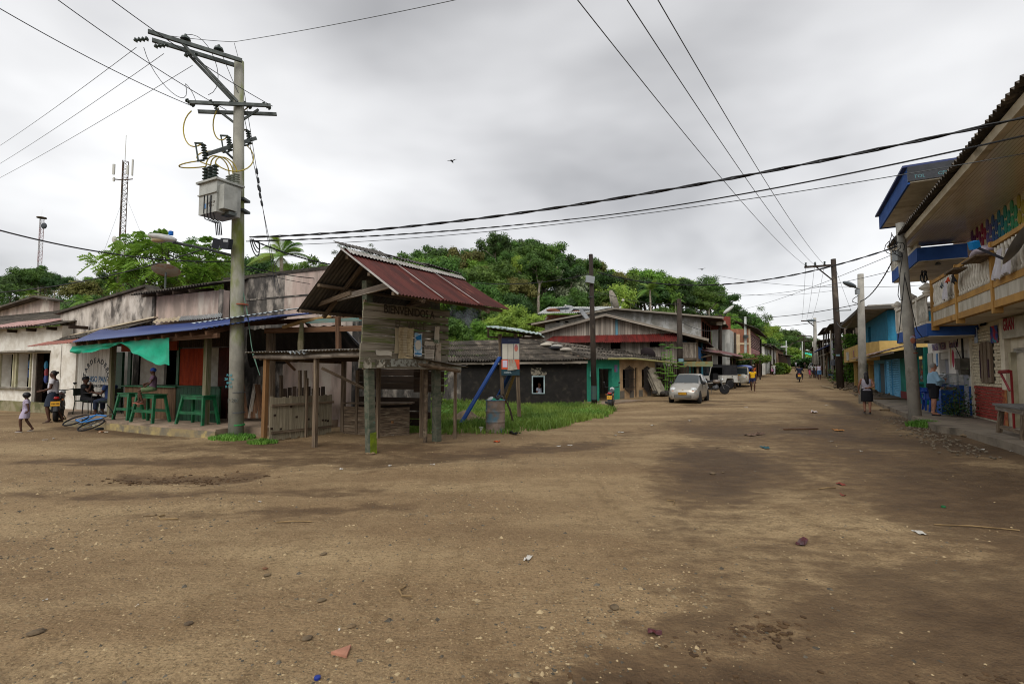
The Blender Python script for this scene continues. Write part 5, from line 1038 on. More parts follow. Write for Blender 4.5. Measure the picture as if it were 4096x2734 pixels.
# ---------------- houses on the left side of the main street ----------------
TARW = mat('black_wall', '161412', '221f1c', sc=3, c3='3f3a31', sc3=2.4, f3=.63, bump=.3, bsc=25, soft=.2)
TEAL = mat('teal_wall', '2f8f74', '27806a', sc=2, c3='1f6b5a', sc3=1, f3=.66, bump=.15)
TAN = mat('tan_wall', 'b09370', '9a7f5f', sc=2, c3='7f6a50', sc3=1, f3=.65, bump=.2)
GREYWALL = mat('grey_render', '8c8983', '75736c', sc=2, c3='a3a3a0', sc3=1.2, f3=.56, bump=.3, bsc=20, st3=(1.3,1.3,.7))
BRICK = mat('brick', '8a5540', '6f4232', sc=2, bump=.4, rnd=.25)
def corner_house():
    c = Vector((3.95,26.5)); l = Vector((-5.2,26.15)); z0 = -.3
    F = Fr(l, c, z0); o = thing('corner_house', 'low corner house with black wall, teal doorway and tan front with barred windows', 'house', F.loc, F.a); L = F.L; hz = 2.62
    S = Fr(c, (8.95,31.3), z0); loc = lambda p: Matrix.Rotation(-F.a, 3, 'Z') @ (Vector(p)-Vector(F.loc)); SA_ = S.a-F.a
    # black side wall with window
    wx0, wx1, wz1, wz0 = F.px(2127,1500)[0], F.px(2179,1500)[0], F.px(2150,1502)[1], F.px(2150,1574)[1]
    x_w = F.px(1845,1500)[0]
    b = MB(); wall(b, x_w, L, -.2, hz, 0,.25, [(wx0, wx1, wz0, wz1)]); b.build('wall', TARW, o); b = MB(); wall(b, 0, x_w, -.2, hz, .05,.25); b.build('wall', MOULD, o)['label'] = 'mossy unpainted end of the black wall'
    b = MB(); b.bx(F.px(1780,1470)[0], x_w, -.01,.05, hz-.62, hz-.05); b.build('white_patch', mat('patch_white', 'a9a498', '8b8678', sc=2, bump=.3), o)
    fm = mat('frame_pale', '9fb0b2', '7f8e90', sc=3, bump=.1)
    w = MB(); w.bx(wx0, wx0+.06,-.03,.1, wz0, wz1); w.bx(wx1-.06, wx1,-.03,.1, wz0, wz1); w.bx(wx0+.06, wx1-.06,-.03,.1, wz1-.06, wz1); w.bx(wx0+.06, wx1-.06,-.05,.1, wz0, wz0+.04); w.build('window_frame', fm, o)
    b = MB(); b.bx(wx0-.05, wx1+.1,-.012,-.002, wz1+.03, wz1+.22); b.bx(wx0-.05, wx0+.5,-.014,-.004, wz1+.2, wz1+.42); b.build('flaked_plaster', mat('flaked', '8a8272', '2c2924', sc=7, f=.5, soft=.05, bump=.3), o)
    # dark room behind the window
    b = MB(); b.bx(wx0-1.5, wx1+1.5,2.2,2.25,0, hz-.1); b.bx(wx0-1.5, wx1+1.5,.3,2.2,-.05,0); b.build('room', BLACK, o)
    # roof, hip shape: side slope and street slope, each of overlapping sheets
    e0, e1 = loc(at(1770,1446,25.9)), loc(at(2352,1440,26.0)); pk = loc(at(2133,1358,30.0)); pl = loc(at(1770,1366,29.6))
    roof_sheets(o, 'roof_sheet', e0, e1, pk, pl, 9,4, ASB, 6,.055, lap=.07, jit=.016, seed=4)
    f1 = loc(at(2668,1440,31.3)); fk = loc(at(2655,1422,36.5))
    roof_sheets(o, 'roof_sheet', e1, f1, fk, pk, 6,4, ASB, 6,.055, lap=.07, jit=.016, seed=5)
    b = MB()
    for k in range(9): p = Vector(pk).lerp(Vector(e1),(k+.5)/9); b.box(p+Vector((0,0,.08)),(.55,.3,.14),(0,.35, SA_-.9+.2*sin(k*3)))
    b.build('hip_tiles', mat('black_coping', '332f29'), o); b = MB(); b.beam(Vector(pk)+Vector((0,0,.06)), Vector(e1)+Vector((0,0,.07)),.28,.03); b.build('hip_sheet', mat('rust_sheet', '6f4a3a', '8c7d6d', sc=4, bump=.2), o)
    for t, c in ((.42, 'b3ab9c'),(.5, '9a978f'),(.58, '29292b'),(.66, 'a79f92'),(.35, '8d857a')):
        p = Vector(pk).lerp(Vector(e1), t); b = MB(); b.ball(p+Vector((-.3+.2*sin(t*40),-.2,.16)),(.35,.2,.1),8,5); b.build('roof_debris', mat('debris_'+c, c, bump=.3), o)
    plank('eave_board', o, Vector(e0)+Vector((0,.06,-.1)), Vector(e1)+Vector((0,.06,-.1)),.04,.12, WOODG)
    for k in range(9): p = Vector(e0).lerp(Vector(e1),(k+.5)/9); piece('rafter_end', o, p+Vector((0,.12,-.13)),(.09,.3,.1), WOODG)
    # street front: teal part and tan part
    T = thing('tmp', 'x', 'x'); bpy.data.objects.remove(T)
    def fx(u, v): return S.px(u, v)
    R3 = Matrix.Rotation(SA_, 4, 'Z'); M4 = Matrix.Translation(loc((S.A.x, S.A.y, z0))) @ R3
    def sb(name, m, x0, x1, y0, y1, za, zb_, par=o):
        b = MB(); b.bx(x0, x1, y0, y1, za, zb_); ob = b.build(name, m, par); ob.data.transform(M4); return ob
    xs = lambda u: S.px(u, 1550)[0]; dz = S.px(2420,1474)[1]
    d0, d1, t1 = xs(2397), xs(2449), xs(2479)
    b = MB(); wall(b, .02, t1,-.2, hz, 0,.25, [(d0, d1,.12, dz)]); b.build('teal_wall', TEAL, o).data.transform(M4)
    sb('doorway', BLACK, d0-.5, d1+.5,1.2,1.25,0, hz-.1); sb('plinth', mat('plinth_brown', '4b3a30', bump=.2), d1+.1, t1,-.03,-.002,-.2,.32); sb('meter_box', mat('meter_teal', '6fb0a6', bump=0),.25,.5,-.14,-.01,1.65,1.95)
    sb('poster', mat('poster_mix', '9a4a50', '5f6f9a', sc=6, bump=0), xs(2458), xs(2470),-.014,-.004,1.9,2.3)
    e = S.L; w1, w2, dd = (xs(2492), xs(2531)),(xs(2568), xs(2597)),(xs(2541), xs(2551))
    zt, zb_ = 2.05,.95
    b = MB(); wall(b, t1, e, -.2, hz, 0,.25, [(*w1, zb_, zt),(*w2, zb_, zt),(*dd, .25,2.15)]); b.build('tan_wall', TAN, o).data.transform(M4)
    sb('doorway', BLACK, t1+.1, e-.1,.8,.85,0, hz-.1); sb('door', WOODD, dd[0], dd[1], .1,.15,.25,2.15); sb('door_step', mat('step_brick', '8a7a64', bump=.3), dd[0]-.2, dd[1]+.25,-.4,-.02,-.1,.25)
    n = 8
    for k in range(n):
        if k % 2: continue
        a = t1+(e-t1)*k/n; sb('painted_stripe', mat('stripe_grey', '5d564d', '6a6359', sc=3, bump=.1), a+.02, a+(e-t1)/n-.02,-.006,-.002,-.2,.82)
    iron = mat('iron_bars', '2a2420', bump=0)
    for a, c in (w1, w2):
        for k in range(9): t = (k+.5)/9; x = a+(c-a)*t; h = .28*(1-abs(2*t-1)); b = MB(); b.bx(x-.02, x+.02,-.14,-.11, zb_-.05-h, zt+.05+h*.6); b.build('window_bar', iron, o).data.transform(M4)
        for z in (zb_+.05,(zb_+zt)/2, zt-.05): sb('window_rail', iron, a-.06, c+.06,-.12,-.09, z-.02, z+.02)
    b = MB(); b.tube([M4 @ Vector((.9,-.75, hz-.02)), M4 @ Vector((3.2,-.9, hz+.02)), M4 @ Vector((6.6,-.95, hz-.12)), M4 @ Vector((7.6,-1.1, hz-.25))], [.05,.055,.05,.04], 7); b.build('bamboo_gutter', mat('bamboo', '9a9462', '7f7a4a', sc=3, bump=.2), o)
    b = MB(); b.bx(e-.2, e, .25,5,-.2, hz); b.build('end_wall', TAN, o).data.transform(M4)
    # pavement in front
    b = MB(); q = [S.w(-.6,-.1), S.w(-.3,-1.5), S.w(4.0,-1.25), S.w(e+.6,-1.1), S.w(e+.6,.0)]
    b.prism([(p.x, p.y, -.4) for p in q], (0,0,.45)); tag(b.build('pavement', SLAB), 'concrete pavement along the front of the corner house', kind='structure')
corner_house()
def plank_house():
    x0, x1, y = 1.2,11.2,33.0; z0 = .0; o = thing('plank_house', 'unpainted plank house with gable end, red tin awning and balcony', 'house', (x0, y, z0)); W_ = x1-x0; R = random.Random(14)
    X = lambda u: at(u, 1400, y).x-x0; Z = lambda v: at(2400, v, y).z-z0
    ax, az = X(2417), Z(1265); ez = 4.05; n = 62; blue = mat('blue_plank', '4f8296', '668d99', sc=2, st=(6,6,1), bump=.2)
    GV = mat('grey_board', '9c9286', '736a60', sc=2, st=(7,7,.9), c3='b5aea4', sc3=1.3, f3=.6, bump=.4, bsc=9, rnd=.28)
    wins = [(X(2440), X(2484), Z(1395), Z(1369)),(X(2595), X(2636), Z(1388), Z(1359))]
    for k in range(n):
        a = W_*k/n; c = a+W_/n; m = (a+c)/2; h = ez+(az-ez)*(1-abs(m-ax)/(ax if m < ax else W_-ax)); mt = blue if X(2458) < m < X(2476) else GV
        ww = [w for w in wins if w[0] < m < w[1]]
        segs = [(0, h)] if not ww else [(0, ww[0][2]),(ww[0][3], h)]
        for s0, s1 in segs: piece('board', o, (m, R.uniform(-.012,.012),(s0+s1)/2),(W_/n-.012,.03, s1-s0), mt if s1 > 3.9 else GV, (0,0,0))
    b = MB(); b.prism([(0,.1,0),(W_, .1,0),(W_, .1, ez-.1),(ax, .1, az-.1),(0,.1, ez-.1)], (0,.05,0)); b.build('lining', BLACK, o)
    for w in wins: b = MB(); b.bx(w[0]-.05, w[1]+.05,-.02,.09, w[2]-.04, w[2]); b.build('window_sill', WOODG, o)
    # red awning
    red = mat('red_tin', '6f2823', '52201c', sc=1.2, st=(3,.6,.8), c3='4a3a33', sc3=1.6, f3=.64, rough=.5, bump=.12, metal=.1)
    aw0, aw1 = X(2165), X(2712)
    roof_sheets(o, 'awning_sheet', (aw0,-.75, Z(1372)-.05),(aw1,-.75, Z(1366)-.05),(aw1,-.03, Z(1333)),(aw0+.8,-.03, Z(1345)),9,1, red, 7,.03, jit=.02)
    # roof, ridge runs along the street
    DR = 9.0; dx = .45*DR; R_ = lambda x, yy, z: (x+dx*yy/DR, yy, z)
    roof_sheets(o, 'roof_sheet', R_(-.9,-.5, ez-.32), R_(-.9, DR, ez-.32), R_(ax, DR, az+.08), R_(ax, -.5, az+.08),5,2, ASB, 6,.03)
    ovx = W_+1.6; oz = ez-.38
    roof_sheets(o, 'roof_sheet', R_(ovx, DR, oz), R_(ovx, -.5, oz), R_(ax, -.5, az+.08), R_(ax, DR, az+.08),5,2, ASB, 6,.03)
    plank('barge_board', o, (-1.0,-.52, ez-.36),(ax, -.52, az+.05),.04,.16, WOODG); plank('barge_board', o, (ax, -.52, az+.05),(ovx, -.52, oz),.04,.16, WOODG)
    # street side: set back wall, balcony with rail, blue panel, posts
    b = MB(); b.prism([R_(W_-.02,.05,0), R_(W_-.02, DR, 0), R_(W_-.02, DR, ez), R_(W_-.02,.05, ez)][::-1], (-.1,0,0)); b.build('street_wall', mat('dark_boards', '2d2620', '1f1a16', sc=2, bump=.3), o)
    fl = Z(1440); b = MB(); b.prism([R_(W_, .1, fl), R_(W_+1.0,.1, fl), R_(W_+1.0, DR, fl), R_(W_, DR, fl)], (0,0,.14)); b.build('balcony_floor', WOODH, o)
    for k in (0,2,4): q = R_(W_+1.0,.15+k*2.15,0); plank('post', o, (q[0], q[1], 0),(q[0], q[1], oz+.1),.13,.13, WOODH if k != 2 else mat('blue_post', '2f6d84', '3d6f7a', sc=2, bump=.2))
    for k in range(8): q = W_+.1+0.9*(k+.5)/8; plank('baluster', o, (q, .1, fl+.15),(q, .1, fl+1.15),.1,.03, WOODG, up=(0,1,0))
    plank('rail', o, (W_, .06, fl+1.15),(W_+1.05,.06, fl+1.15),.07,.07, WOODG)
    for k in range(34):
        q = R_(W_+1.0,.3+(DR-.4)*(k+.5)/34,0); piece('balcony_board', o, (q[0], q[1], fl+.55),(.03,.24,.8), mat('blue_boards', '1d4a7c', '24578a', sc=2, bump=.1, rnd=.12),(0,0,-.61))
    for k in range(7): q = R_(W_+.12,.8+k*1.2,0); plank('door_board', o, (q[0], q[1], fl+.15),(q[0], q[1], fl+1.35),.35,.04, mat('blue_door', '2a4f66', '1d3646', sc=2, bump=.1), up=(0,1,0))
    # red lean-to awning toward the street
    aa = R_(W_+1.6,3.6, fl+.55); bb = R_(W_+1.6, DR+1.5, fl+.2)
    Q = lambda u, v, d: at(u, v, d)-Vector((x0, y, z0))
    roof_sheets(o, 'porch_sheet', Q(2772,1396,36), Q(2970,1429,38.5), Q(2972,1420,46), Q(2800,1384,44),5,1, red, 8,.02)
    plank('porch_beam', o, Q(2774,1403,36.1), Q(2968,1433,38.6),.08,.12, WOODD)
    for u, d in ((2938,39.4),(2925,46)):
        q = gp(u, d)-Vector((x0, y, z0)); plank('post', o, q, (q.x, q.y, at(u, 1428, d).z-z0),.14,.14, WOODD)
    plank('brace', o, Q(2760,1440,36), Q(2880,1410,37.5),.1,.1, WOODH)
    for k in range(10): q = R_(W_+.15,.5+.85*k, 0); piece('wall_board', o, (q[0], q[1], fl/2),(.06,.7, fl-.1), WOODD if k % 3 else mat('teal_board', '2f7a72', bump=.1),(0,0,-.61))
    b = MB(); b.bx(W_+.1, W_+2.0,-.1,-.05, fl-.42, fl-.08); b.build('shop_sign', mat('sign_olive', '6f7a5c', '7f6a3f', sc=3, bump=.1), o)
    # side fence of dark upright boards and old roof sheets stacked against it
    for k in range(16): plank('fence_board', o, (X(2610)+.13*k, -1.0,.05),(X(2610)+.13*k, -1.0,2.0+R.uniform(-.1,.1)),.11,.03, WOODD, up=(0,1,0))
    return o
plank_house()
p = gp(2632,30.4); o = thing('roof_sheet_stack', 'old corrugated roof sheets leaning against the board fence', 'roof sheets', p, radians(35))
for k in range(3): b = MB(); b.sheet((-.35+.06*k, -.12*k, .1),(.45+.06*k, -.12*k, .1),(.1+.06*k, .65-.1*k, 1.72),(-.6+.06*k, .65-.1*k, 1.72),6,.03); b.build('corrugated_sheet', mat('pale_asbestos', '8a8272', '6b6457', sc=3, bump=.3, rnd=.1), o, smooth=True)
b = MB(); R_ = random.Random(6)
for k in range(14): b.ball((R_.uniform(-.5,1.0), R_.uniform(-.4,.1),.1+.16*R_.random()),(.2,.16,.13),7,5)
b.build('dark_rubble', mat('rubble_dark', '2b2825', '3d3934', sc=5, bump=.5), o)
def broad_plant():
    p = gp(2680,30.6); o = thing('papaya_plant', 'tall bright green large leaved plant beside the plank house pole', 'plant', p); b = MB(); R = random.Random(12)
    for k in range(5): x = R.uniform(-.45,.45); b.tube([(x, 0,0),(x+.05,0,1.4),(x+R.uniform(-.2,.2),0,2.5+.4*R.random())], [.04,.03,.02], 5)
    b.build('stem', mat('green_stem', '5b7a38', bump=.1), o); m = leafmat('big_leaf', '5a8a35', '83ab4a', .1,.35)
    for k in range(46):
        c = MB(); z = R.uniform(.5,3.2); a = R.random()*6.28; L = R.uniform(.4,.75); s = Vector((R.uniform(-.45,.45), R.uniform(-.2,.2), z)); d = Vector((cos(a), sin(a)*.8,.35)).normalized(); sd = d.cross(Vector((0,0,1))).normalized(); pts = [s+d*L*t-Vector((0,0,.35*L*t*t)) for t in (0,.3,.6,.85,1)]; w = [.02,.13,.15,.08,.0]
        vs = [];
        for q, ww in zip(pts, w): vs += [q-sd*ww-Vector((0,0, ww*.3)), q, q+sd*ww-Vector((0,0, ww*.3))]
        c.add(vs, [(i*3+j, i*3+j+1,(i+1)*3+j+1,(i+1)*3+j) for i in range(4) for j in (0,1)]); c.build('leaf', m, o, smooth=True)
broad_plant()
def grey_house():
    y = 42.0; z0 = .2; L_ = at(2180,1400, y).x; Rr = at(2807,1400, y).x; o = thing('grey_house', 'grey cement rendered two storey house behind the plank house', 'house', (L_, y, z0)); W_ = Rr-L_; X = lambda u: at(u, 1300, y).x-L_; Z = lambda v: at(2400, v, y).z-z0
    a0, a1, a2 = (0, Z(1297)),(X(2451), Z(1240)),(W_, Z(1266))
    b = MB(); b.prism([(0,0,0),(W_, 0,0),(W_, 0, a2[1]),(a1[0], 0, a1[1]),(0,0, a0[1])][::-1], (0,.2,0)); b.build('gable_wall', GREYWALL, o)
    D = 8; dx = .5*D; q = lambda x, yy, z: (x+dx*yy/D, yy, z)
    for k in range(4): b = MB(); b.bx(X(2225)+k*.75, X(2225)+k*.75+.28,-.01,.01, Z(1290), Z(1284)); b.build('vent_slot', BLACK, o)
    roof_sheets(o, 'roof_sheet', q(-1.2,-.7, a0[1]+.02), q(-1.2, D, a0[1]), q(a1[0], D, a1[1]+.12), q(a1[0], -.7, a1[1]+.12),4,2, ASB, 5,.03); roof_sheets(o, 'roof_sheet', q(W_+1.6, D, a2[1]-.12), q(W_+1.6,-.7, a2[1]-.12), q(a1[0], -.7, a1[1]+.12), q(a1[0], D, a1[1]+.12),4,2, ASB, 5,.03)
    plank('fascia', o, (-1.2,-.72, a0[1]-.05),(a1[0], -.72, a1[1]+.05),.05,.14, CONC); plank('fascia', o, (a1[0], -.72, a1[1]+.05),(W_+1.6,-.72, a2[1]-.18),.05,.14, CONC)
    b = MB(); b.prism([q(W_, .2,0), q(W_, D, 0), q(W_, D, a2[1]), q(W_, .2, a2[1])][::-1], (-.2,0,0)); b.build('street_wall', mat('brick_red', '7a4a38', '654034', sc=4, bump=.3), o)
    for k in range(4): c = q(W_+.01,.9+1.7*k, 0); piece('window_opening', o, (c[0], c[1], Z(1335)),(.06,.7,2.2), BLACK, (0,0,-.62))
    b = MB(); b.prism([q(W_, .3, Z(1400)), q(W_+1.2,.3, Z(1400)), q(W_+1.2, D, Z(1400)), q(W_, D, Z(1400))], (0,0,.2)); b.build('balcony_slab', CONC, o)
    # brick roof room with loose white sheets
    r = thing('brick_rooftop_room', 'unplastered brick upper room with loose white roof sheets on the grey house', 'house', (0,0,0)); y2 = 47; A = at(2190,1290, y2); B = at(2420,1290, y2); zt = at(2190,1258, y2).z; zb = A.z-2.6
    b = MB(); b.bx(A.x, B.x, y2, y2+4, zb, zt); b.build('wall_core', mat('mortar', '8f8577', '786f62', sc=3, bump=.3), r)
    nr = int((zt-zb-1.8)/.16)
    for j in range(nr):
        for i in range(18):
            w = (B.x-A.x)/18; piece('brick', r, (A.x+w*(i+.5+(.25 if j % 2 else -.25)), y2-.02, zt-.1-.16*j),(w-.03,.06,.13), BRICK)
    wt = mat('white_sheet', 'b3b4b0', '94958f', sc=1.5, rough=.45, bump=.1, metal=.2)
    e0, e1, e2, e3 = at(2150,1256,46.2), at(2470,1246,46.2), at(2488,1226,51), at(2195,1228,51)
    roof_sheets(r, 'roof_sheet', e0, e1, e2, e3,6,1, wt, 7,.04, jit=.05, seed=9)
    for i, (u, v, c) in enumerate(((2215,1240, '6e4432'),(2245,1237, '2e3136'),(2270,1236, '3a3f47'),(2290,1240, '2b2e33'),(2330,1238, '6b6e70'),(2228,1246, '7a5040'),(2300,1246, '7a4a3a'))): b = MB(); b.ball(at(u, v, 47.5),(.75,.5,.16),8,5); b.build('roof_debris', mat('rdeb'+c, c, bump=.2), r)
    return o
grey_house()
def dish(label, u, v, d, r, el, az, m, foot):
    p = at(u, v, d); o = thing('satellite_dish', label, 'satellite dish', p); R = Euler((el, 0, az)).to_matrix(); b = MB(); n = 18; vs = []
    for j in range(6):
        q = r*j/5
        for k in range(n): vs.append(R @ Vector((q*cos(2*pi*k/n), q*sin(2*pi*k/n),.22*q*q/r)))
    b.add(vs, [(j*n+k, j*n+(k+1) % n, (j+1)*n+(k+1) % n, (j+1)*n+k) for j in range(5) for k in range(n)]); b.build('reflector', m, o, smooth=True)
    f = R @ Vector((0,-.25*r, 1.0*r)); b = MB(); b.tube([R @ Vector((0,-r*.9,.2*r)), f], .02,5); b.build('feed_arm', STEEL, o); b = MB(); b.ball(f, r*.13,8,6); b.build('receiver', mat('dish_white', 'b9b7ae', bump=0), o)
    b = MB(); b.tube([(0,0,0),(0,0,-foot)], .035,6); b.build('mount', STEEL, o); return o
dw, dg = mat('dish_cream', 'b5ae9f', '9c9587', sc=3, bump=.05), mat('dish_grey', '8b8d8e', '77797a', sc=3, bump=.05)
dish('large pale satellite dish on the roof of the grey house', 2447,1205,44,1.0, radians(70), radians(95), dw, 1.2); dish('grey satellite dish on the roof edge by the brick room', 2332,1262,40.5,.7, radians(55), radians(60), dg, .6); dish('small round dish lying among roof sheets on the brick room', 2268,1240,47,.65, radians(40), radians(-20), dg, .4)
dish('small dark dish low on the plank house roof edge', 2590,1418,32.3,.5, radians(55), radians(140), mat('dish_dark', '3b3234', bump=0),.5)
dish('rust stained satellite dish on the roof behind the bar', 663,1090,20.5,.52, radians(22), radians(200), mat('dish_rust', 'b3aca0', 'a3643a', sc=2.2, f=.55, bump=.1),.9)
# ---------------- row further down the left side ----------------
def row_house(name, label, ua, ub, uc, d1, d2, zt, side_m, front_m, roof_m=None, floors=1, wins=(), zr=.5, extra=None):
    C, D_ = gp(ub, d1), gp(uc, d2); E = gp(ua, d1); z0 = C.z-.3; F = Fr((C.x, C.y),(D_.x, D_.y), z0); dep = max(2.0,(Vector((C.x, C.y))-Vector((E.x, E.y))).length)
    o = thing(name, label, 'house', F.loc, F.a); L = F.L; H = zt-z0
    ev = Matrix.Rotation(-F.a, 3, 'Z') @ Vector((E.x-C.x, E.y-C.y, 0))
    b = MB(); b.prism([(0,0,0),(ev.x, ev.y, 0),(ev.x, ev.y, H),(0,0, H)], (.15,.1,0)); b.build('side_wall', side_m, o)
    b = MB(); wall(b, .1, L, 0, H, .0,.2, [(x0*L, x1*L, a*H, c*H) for x0, x1, a, c in wins]); b.build('front_wall', front_m, o); b = MB(); b.bx(.2, L, .6,.65,0, H-.05); b.build('interior', BLACK, o)
    fm = mat('frame_wood', '5f5145', '4a3f36', sc=2, bump=.1)
    for x0, x1, a, c in wins:
        w = MB(); w.bx(x0*L, x0*L+.08,-.03,.1, a*H, c*H); w.bx(x1*L-.08, x1*L, -.03,.1, a*H, c*H); w.bx(x0*L+.08, x1*L-.08,-.03,.1, c*H-.08, c*H); w.build('window_frame', fm, o)
    if roof_m: roof_sheets(o, 'roof_sheet', (-.6,-.9, H-.05),(L+.3,-.9, H-.05),(L+.3+ev.x*.6, abs(ev.y)*.55+.5, H+zr),(ev.x*.5-.3, abs(ev.y)*.55+.5, H+zr), max(3, int(L/1.4)),2, roof_m, 5,.035)
    return o, F, H, ev
WHITEW = mat('white_wall', 'bdbcb6', 'a9a79f', sc=1.5, c3='8f8c83', sc3=.9, f3=.68, bump=.1); BRIKW = mat('brick_facade', '8f5f47', '7c5240', sc=6, c3='9a6a50', sc3=3, f3=.6, bump=.3, bsc=30); PINKF = mat('pink_facade', 'b98a86', 'a87874', sc=2, bump=.1)
o, F, H, ev = row_house('white_house', 'white two storey house with red brown parapet beside the lamp pole', 2853,2922,2938,50,53, at(2853,1318,50).z, WHITEW, WHITEW, None)
b = MB(); b.prism([(ev.x-.2, ev.y, H),(.1,-.1, H),(.1,-.1, H+1.35),(ev.x-.2, ev.y, H+1.35)], (.3,.2,0)); b.build('parapet', mat('parapet_red', '7a3d30', '66332a', sc=2, bump=.2), o); b = MB(); b.prism([(ev.x*.55, ev.y*.55-.12,1.2),(ev.x*.35, ev.y*.35-.12,1.2),(ev.x*.35, ev.y*.35-.12,5),(ev.x*.55, ev.y*.55-.12,5)], (.05,.05,0)); b.build('wall_strip', mat('grey_strip', '8f8f8a', bump=0), o)  # red brown parapet; plain grey upright strip on the side wall
gr_ = mat('white_grille', 'b9b9b5', bump=0)
for k in range(6):
    t = .32-.05*k; b = MB(); b.tube([(ev.x*t, ev.y*t-.3,2.6),(ev.x*t, ev.y*t-.3,4.2)], .03,4); b.build('grille_bar', gr_, o)
o, F, H, ev = row_house('brick_building', 'brick two storey building with pale cross bands and arched door', 2925,3000,3044,58,74, at(2960,1315,58).z, BRIKW, PINKF, ASB, wins=[(.04+.16*k, .16+.16*k, .66,.92) for k in range(6)]+[(.06,.2,.08,.42),(.3,.42,.08,.42),(.55,.7,.08,.42)], zr=1.0)
cr = mat('cream_band', 'c0ab8c', 'a9957a', sc=2, bump=.1); P_ = lambda t, z: Vector((ev.x*t, ev.y*t-.03, z))
for z in (H*.44, H*.70): b = MB(); b.prism([P_(1, z), P_(0, z), P_(0, z+.22), P_(1, z+.22)], (-.04,-.06,0)); b.build('cream_band', cr, o)
b = MB(); b.prism([P_(.72, H*.52), P_(.55, H*.52), P_(.55, H*.90), P_(.72, H*.90)], (-.05,-.08,0)); b.build('cream_cross', cr, o); b = MB(); b.prism([P_(.05,0), P_(-.02,0), P_(-.02, H), P_(.05, H)], (-.05,-.08,0)); b.build('cream_corner', cr, o)
arch = [P_(.62+.21*cos(pi*k/10), H*.22+1.15*sin(pi*k/10)) for k in range(11)]; b = MB(); b.prism(arch, (-.06,-.1,0)); b.build('arch_surround', cr, o); arch = [P_(.62+.15*cos(pi*k/10), H*.22+.85*sin(pi*k/10)) for k in range(11)]+[P_(.47,.3), P_(.77,.3)]; b = MB(); b.prism(arch, (-.08,-.14,0)); b.build('arched_door', BLACK, o)
for k in range(7): b = MB(); b.bx(.4, F.L-.3,-.06,-.02, H*.68+.2*k, H*.68+.2*k+.06); b.build('louvre', mat('louvre_pink', 'c7a5a0', bump=0), o)
plank('balcony_beam', o, (.1,-.5, H*.5),(F.L, -.5, H*.5),.3,.3, mat('beam_maroon', '5a302b', bump=.1))
row_house('white_house', 'low white house with dark roof after the brick building', 3040,3060,3083,78,92, at(3060,1385,78).z, WHITEW, WHITEW, ASB, wins=[(.3,.5,.0,.7)], zr=.6); row_house('white_house', 'second white house down the street with bright plain wall', 3062,3075,3105,84,104, at(3075,1383,84).z, WHITEW, WHITEW, ASB, wins=[(.7,.85,.0,.6)], zr=.5)
row_house('brown_house', 'small brown wooden house with balcony beyond the white houses', 3085,3112,3135,106,122, at(3112,1398,106).z, WOODH, mat('salmon_wall', '9a7462', '86644f', sc=2, bump=.1), ASB, wins=[(.1,.3,.5,.85),(.5,.7,.5,.85)], zr=.6); row_house('low_shed', 'low open shed with tin roof far down the left side', 3110,3150,3163,108,118, at(3150,1422,108).z, WOODD, WOODD, mat('dull_tin', '7d776d'), zr=.4)
row_house('far_house', 'tan walled house at the far end of the street', 3205,3240,3275,200,215, at(3240,1412,200).z, TAN, TAN, ASB, zr=.8)
b = MB(); p0 = at(3243,1412,190); b.sheet(p0+Vector((-3.4,0,-1.9)), p0+Vector((4.8,0,-1.8)), p0+Vector((3.6,6,.1)), p0+Vector((-.5,6,.9)),5,.12, rows=2); tag(b.build('teal_tarp', mat('teal_tarp2', '2fae94', bump=0), smooth=True), 'turquoise tarp on a roof at the far end of the street', 'tarp')
# planted pergola
def pergola():
    p = gp(2955,46); o = thing('pergola', 'leafy creeper covered pergola shading the left roadside', 'pergola', p); R = random.Random(17)
    for u, d in ((2940,47),(3005,46),(2990,54),(3040,56)): q = gp(u, d)-p; plank('post', o, q, q+Vector((0,0,2.2)),.12,.12, WOODD)
    q0, q1 = at(2938,1440,47)-p, at(3030,1432,47)-p; plank('beam', o, q0, q1,.1,.1, WOODB); b = MB()
    for k in range(9000):
        t = R.random(); u = 2936+t*140+R.uniform(-8,8); d = 46.5+t*22+R.uniform(-2,5); v = 1430+R.gauss(0,4)*(1 if t < .5 else 1.2)-5*sin(t*6); leaf(b, at(u, v+(6 if R.random() < .2 else 0), d)-p, R.uniform(.12,.3), R)
    b.build('creeper', leafmat('creeper_leaf', '4d6b2c', '6f8a3c', .05,.3), o); b = MB()
    for k in range(1500): u = R.uniform(2942,3010); leaf(b, at(u, 1455+R.gauss(0,9),47+R.uniform(0,3))-p, R.uniform(.1,.22), R)
    b.build('hanging_leaves', leafmat('creeper_dark', '2f431f', '3f5528', .05,.2), o)
pergola()
def bush(label, u, v, d, r, n, m, seed, name='bush', sq=.7):
    R = random.Random(seed); p = at(u, v, d); p.z = gz(p.x, p.y); o = thing(name, label, 'bush', p); b = MB(); c = MB(); h = at(u, v, d).z-p.z
    for k in range(6): a = R.random()*6.28; b.tube([(0,0,-.1),(cos(a)*r*.3, sin(a)*r*.3, h*.5),(cos(a)*r*.6, sin(a)*r*.6, h*.9)], [.05,.04,.02], 5)
    b.build('stem', BARK, o)
    for k in range(n):
        z = R.uniform(-1,1); a = R.random()*6.28; q = sqrt(1-z*z)*R.uniform(.75,1.05)*r*(1+.3*mn.noise((a*1.5, z*2, seed))); leaf(c, (q*cos(a), q*sin(a), max(.05, h*.5+z*h*.5)), R.uniform(.08,.2)*(.6+d/60), R)
    c.build('foliage', m, o)
fm1, fm2, fm3 = FOL['mid'], FOL['bright'], FOL['dark']
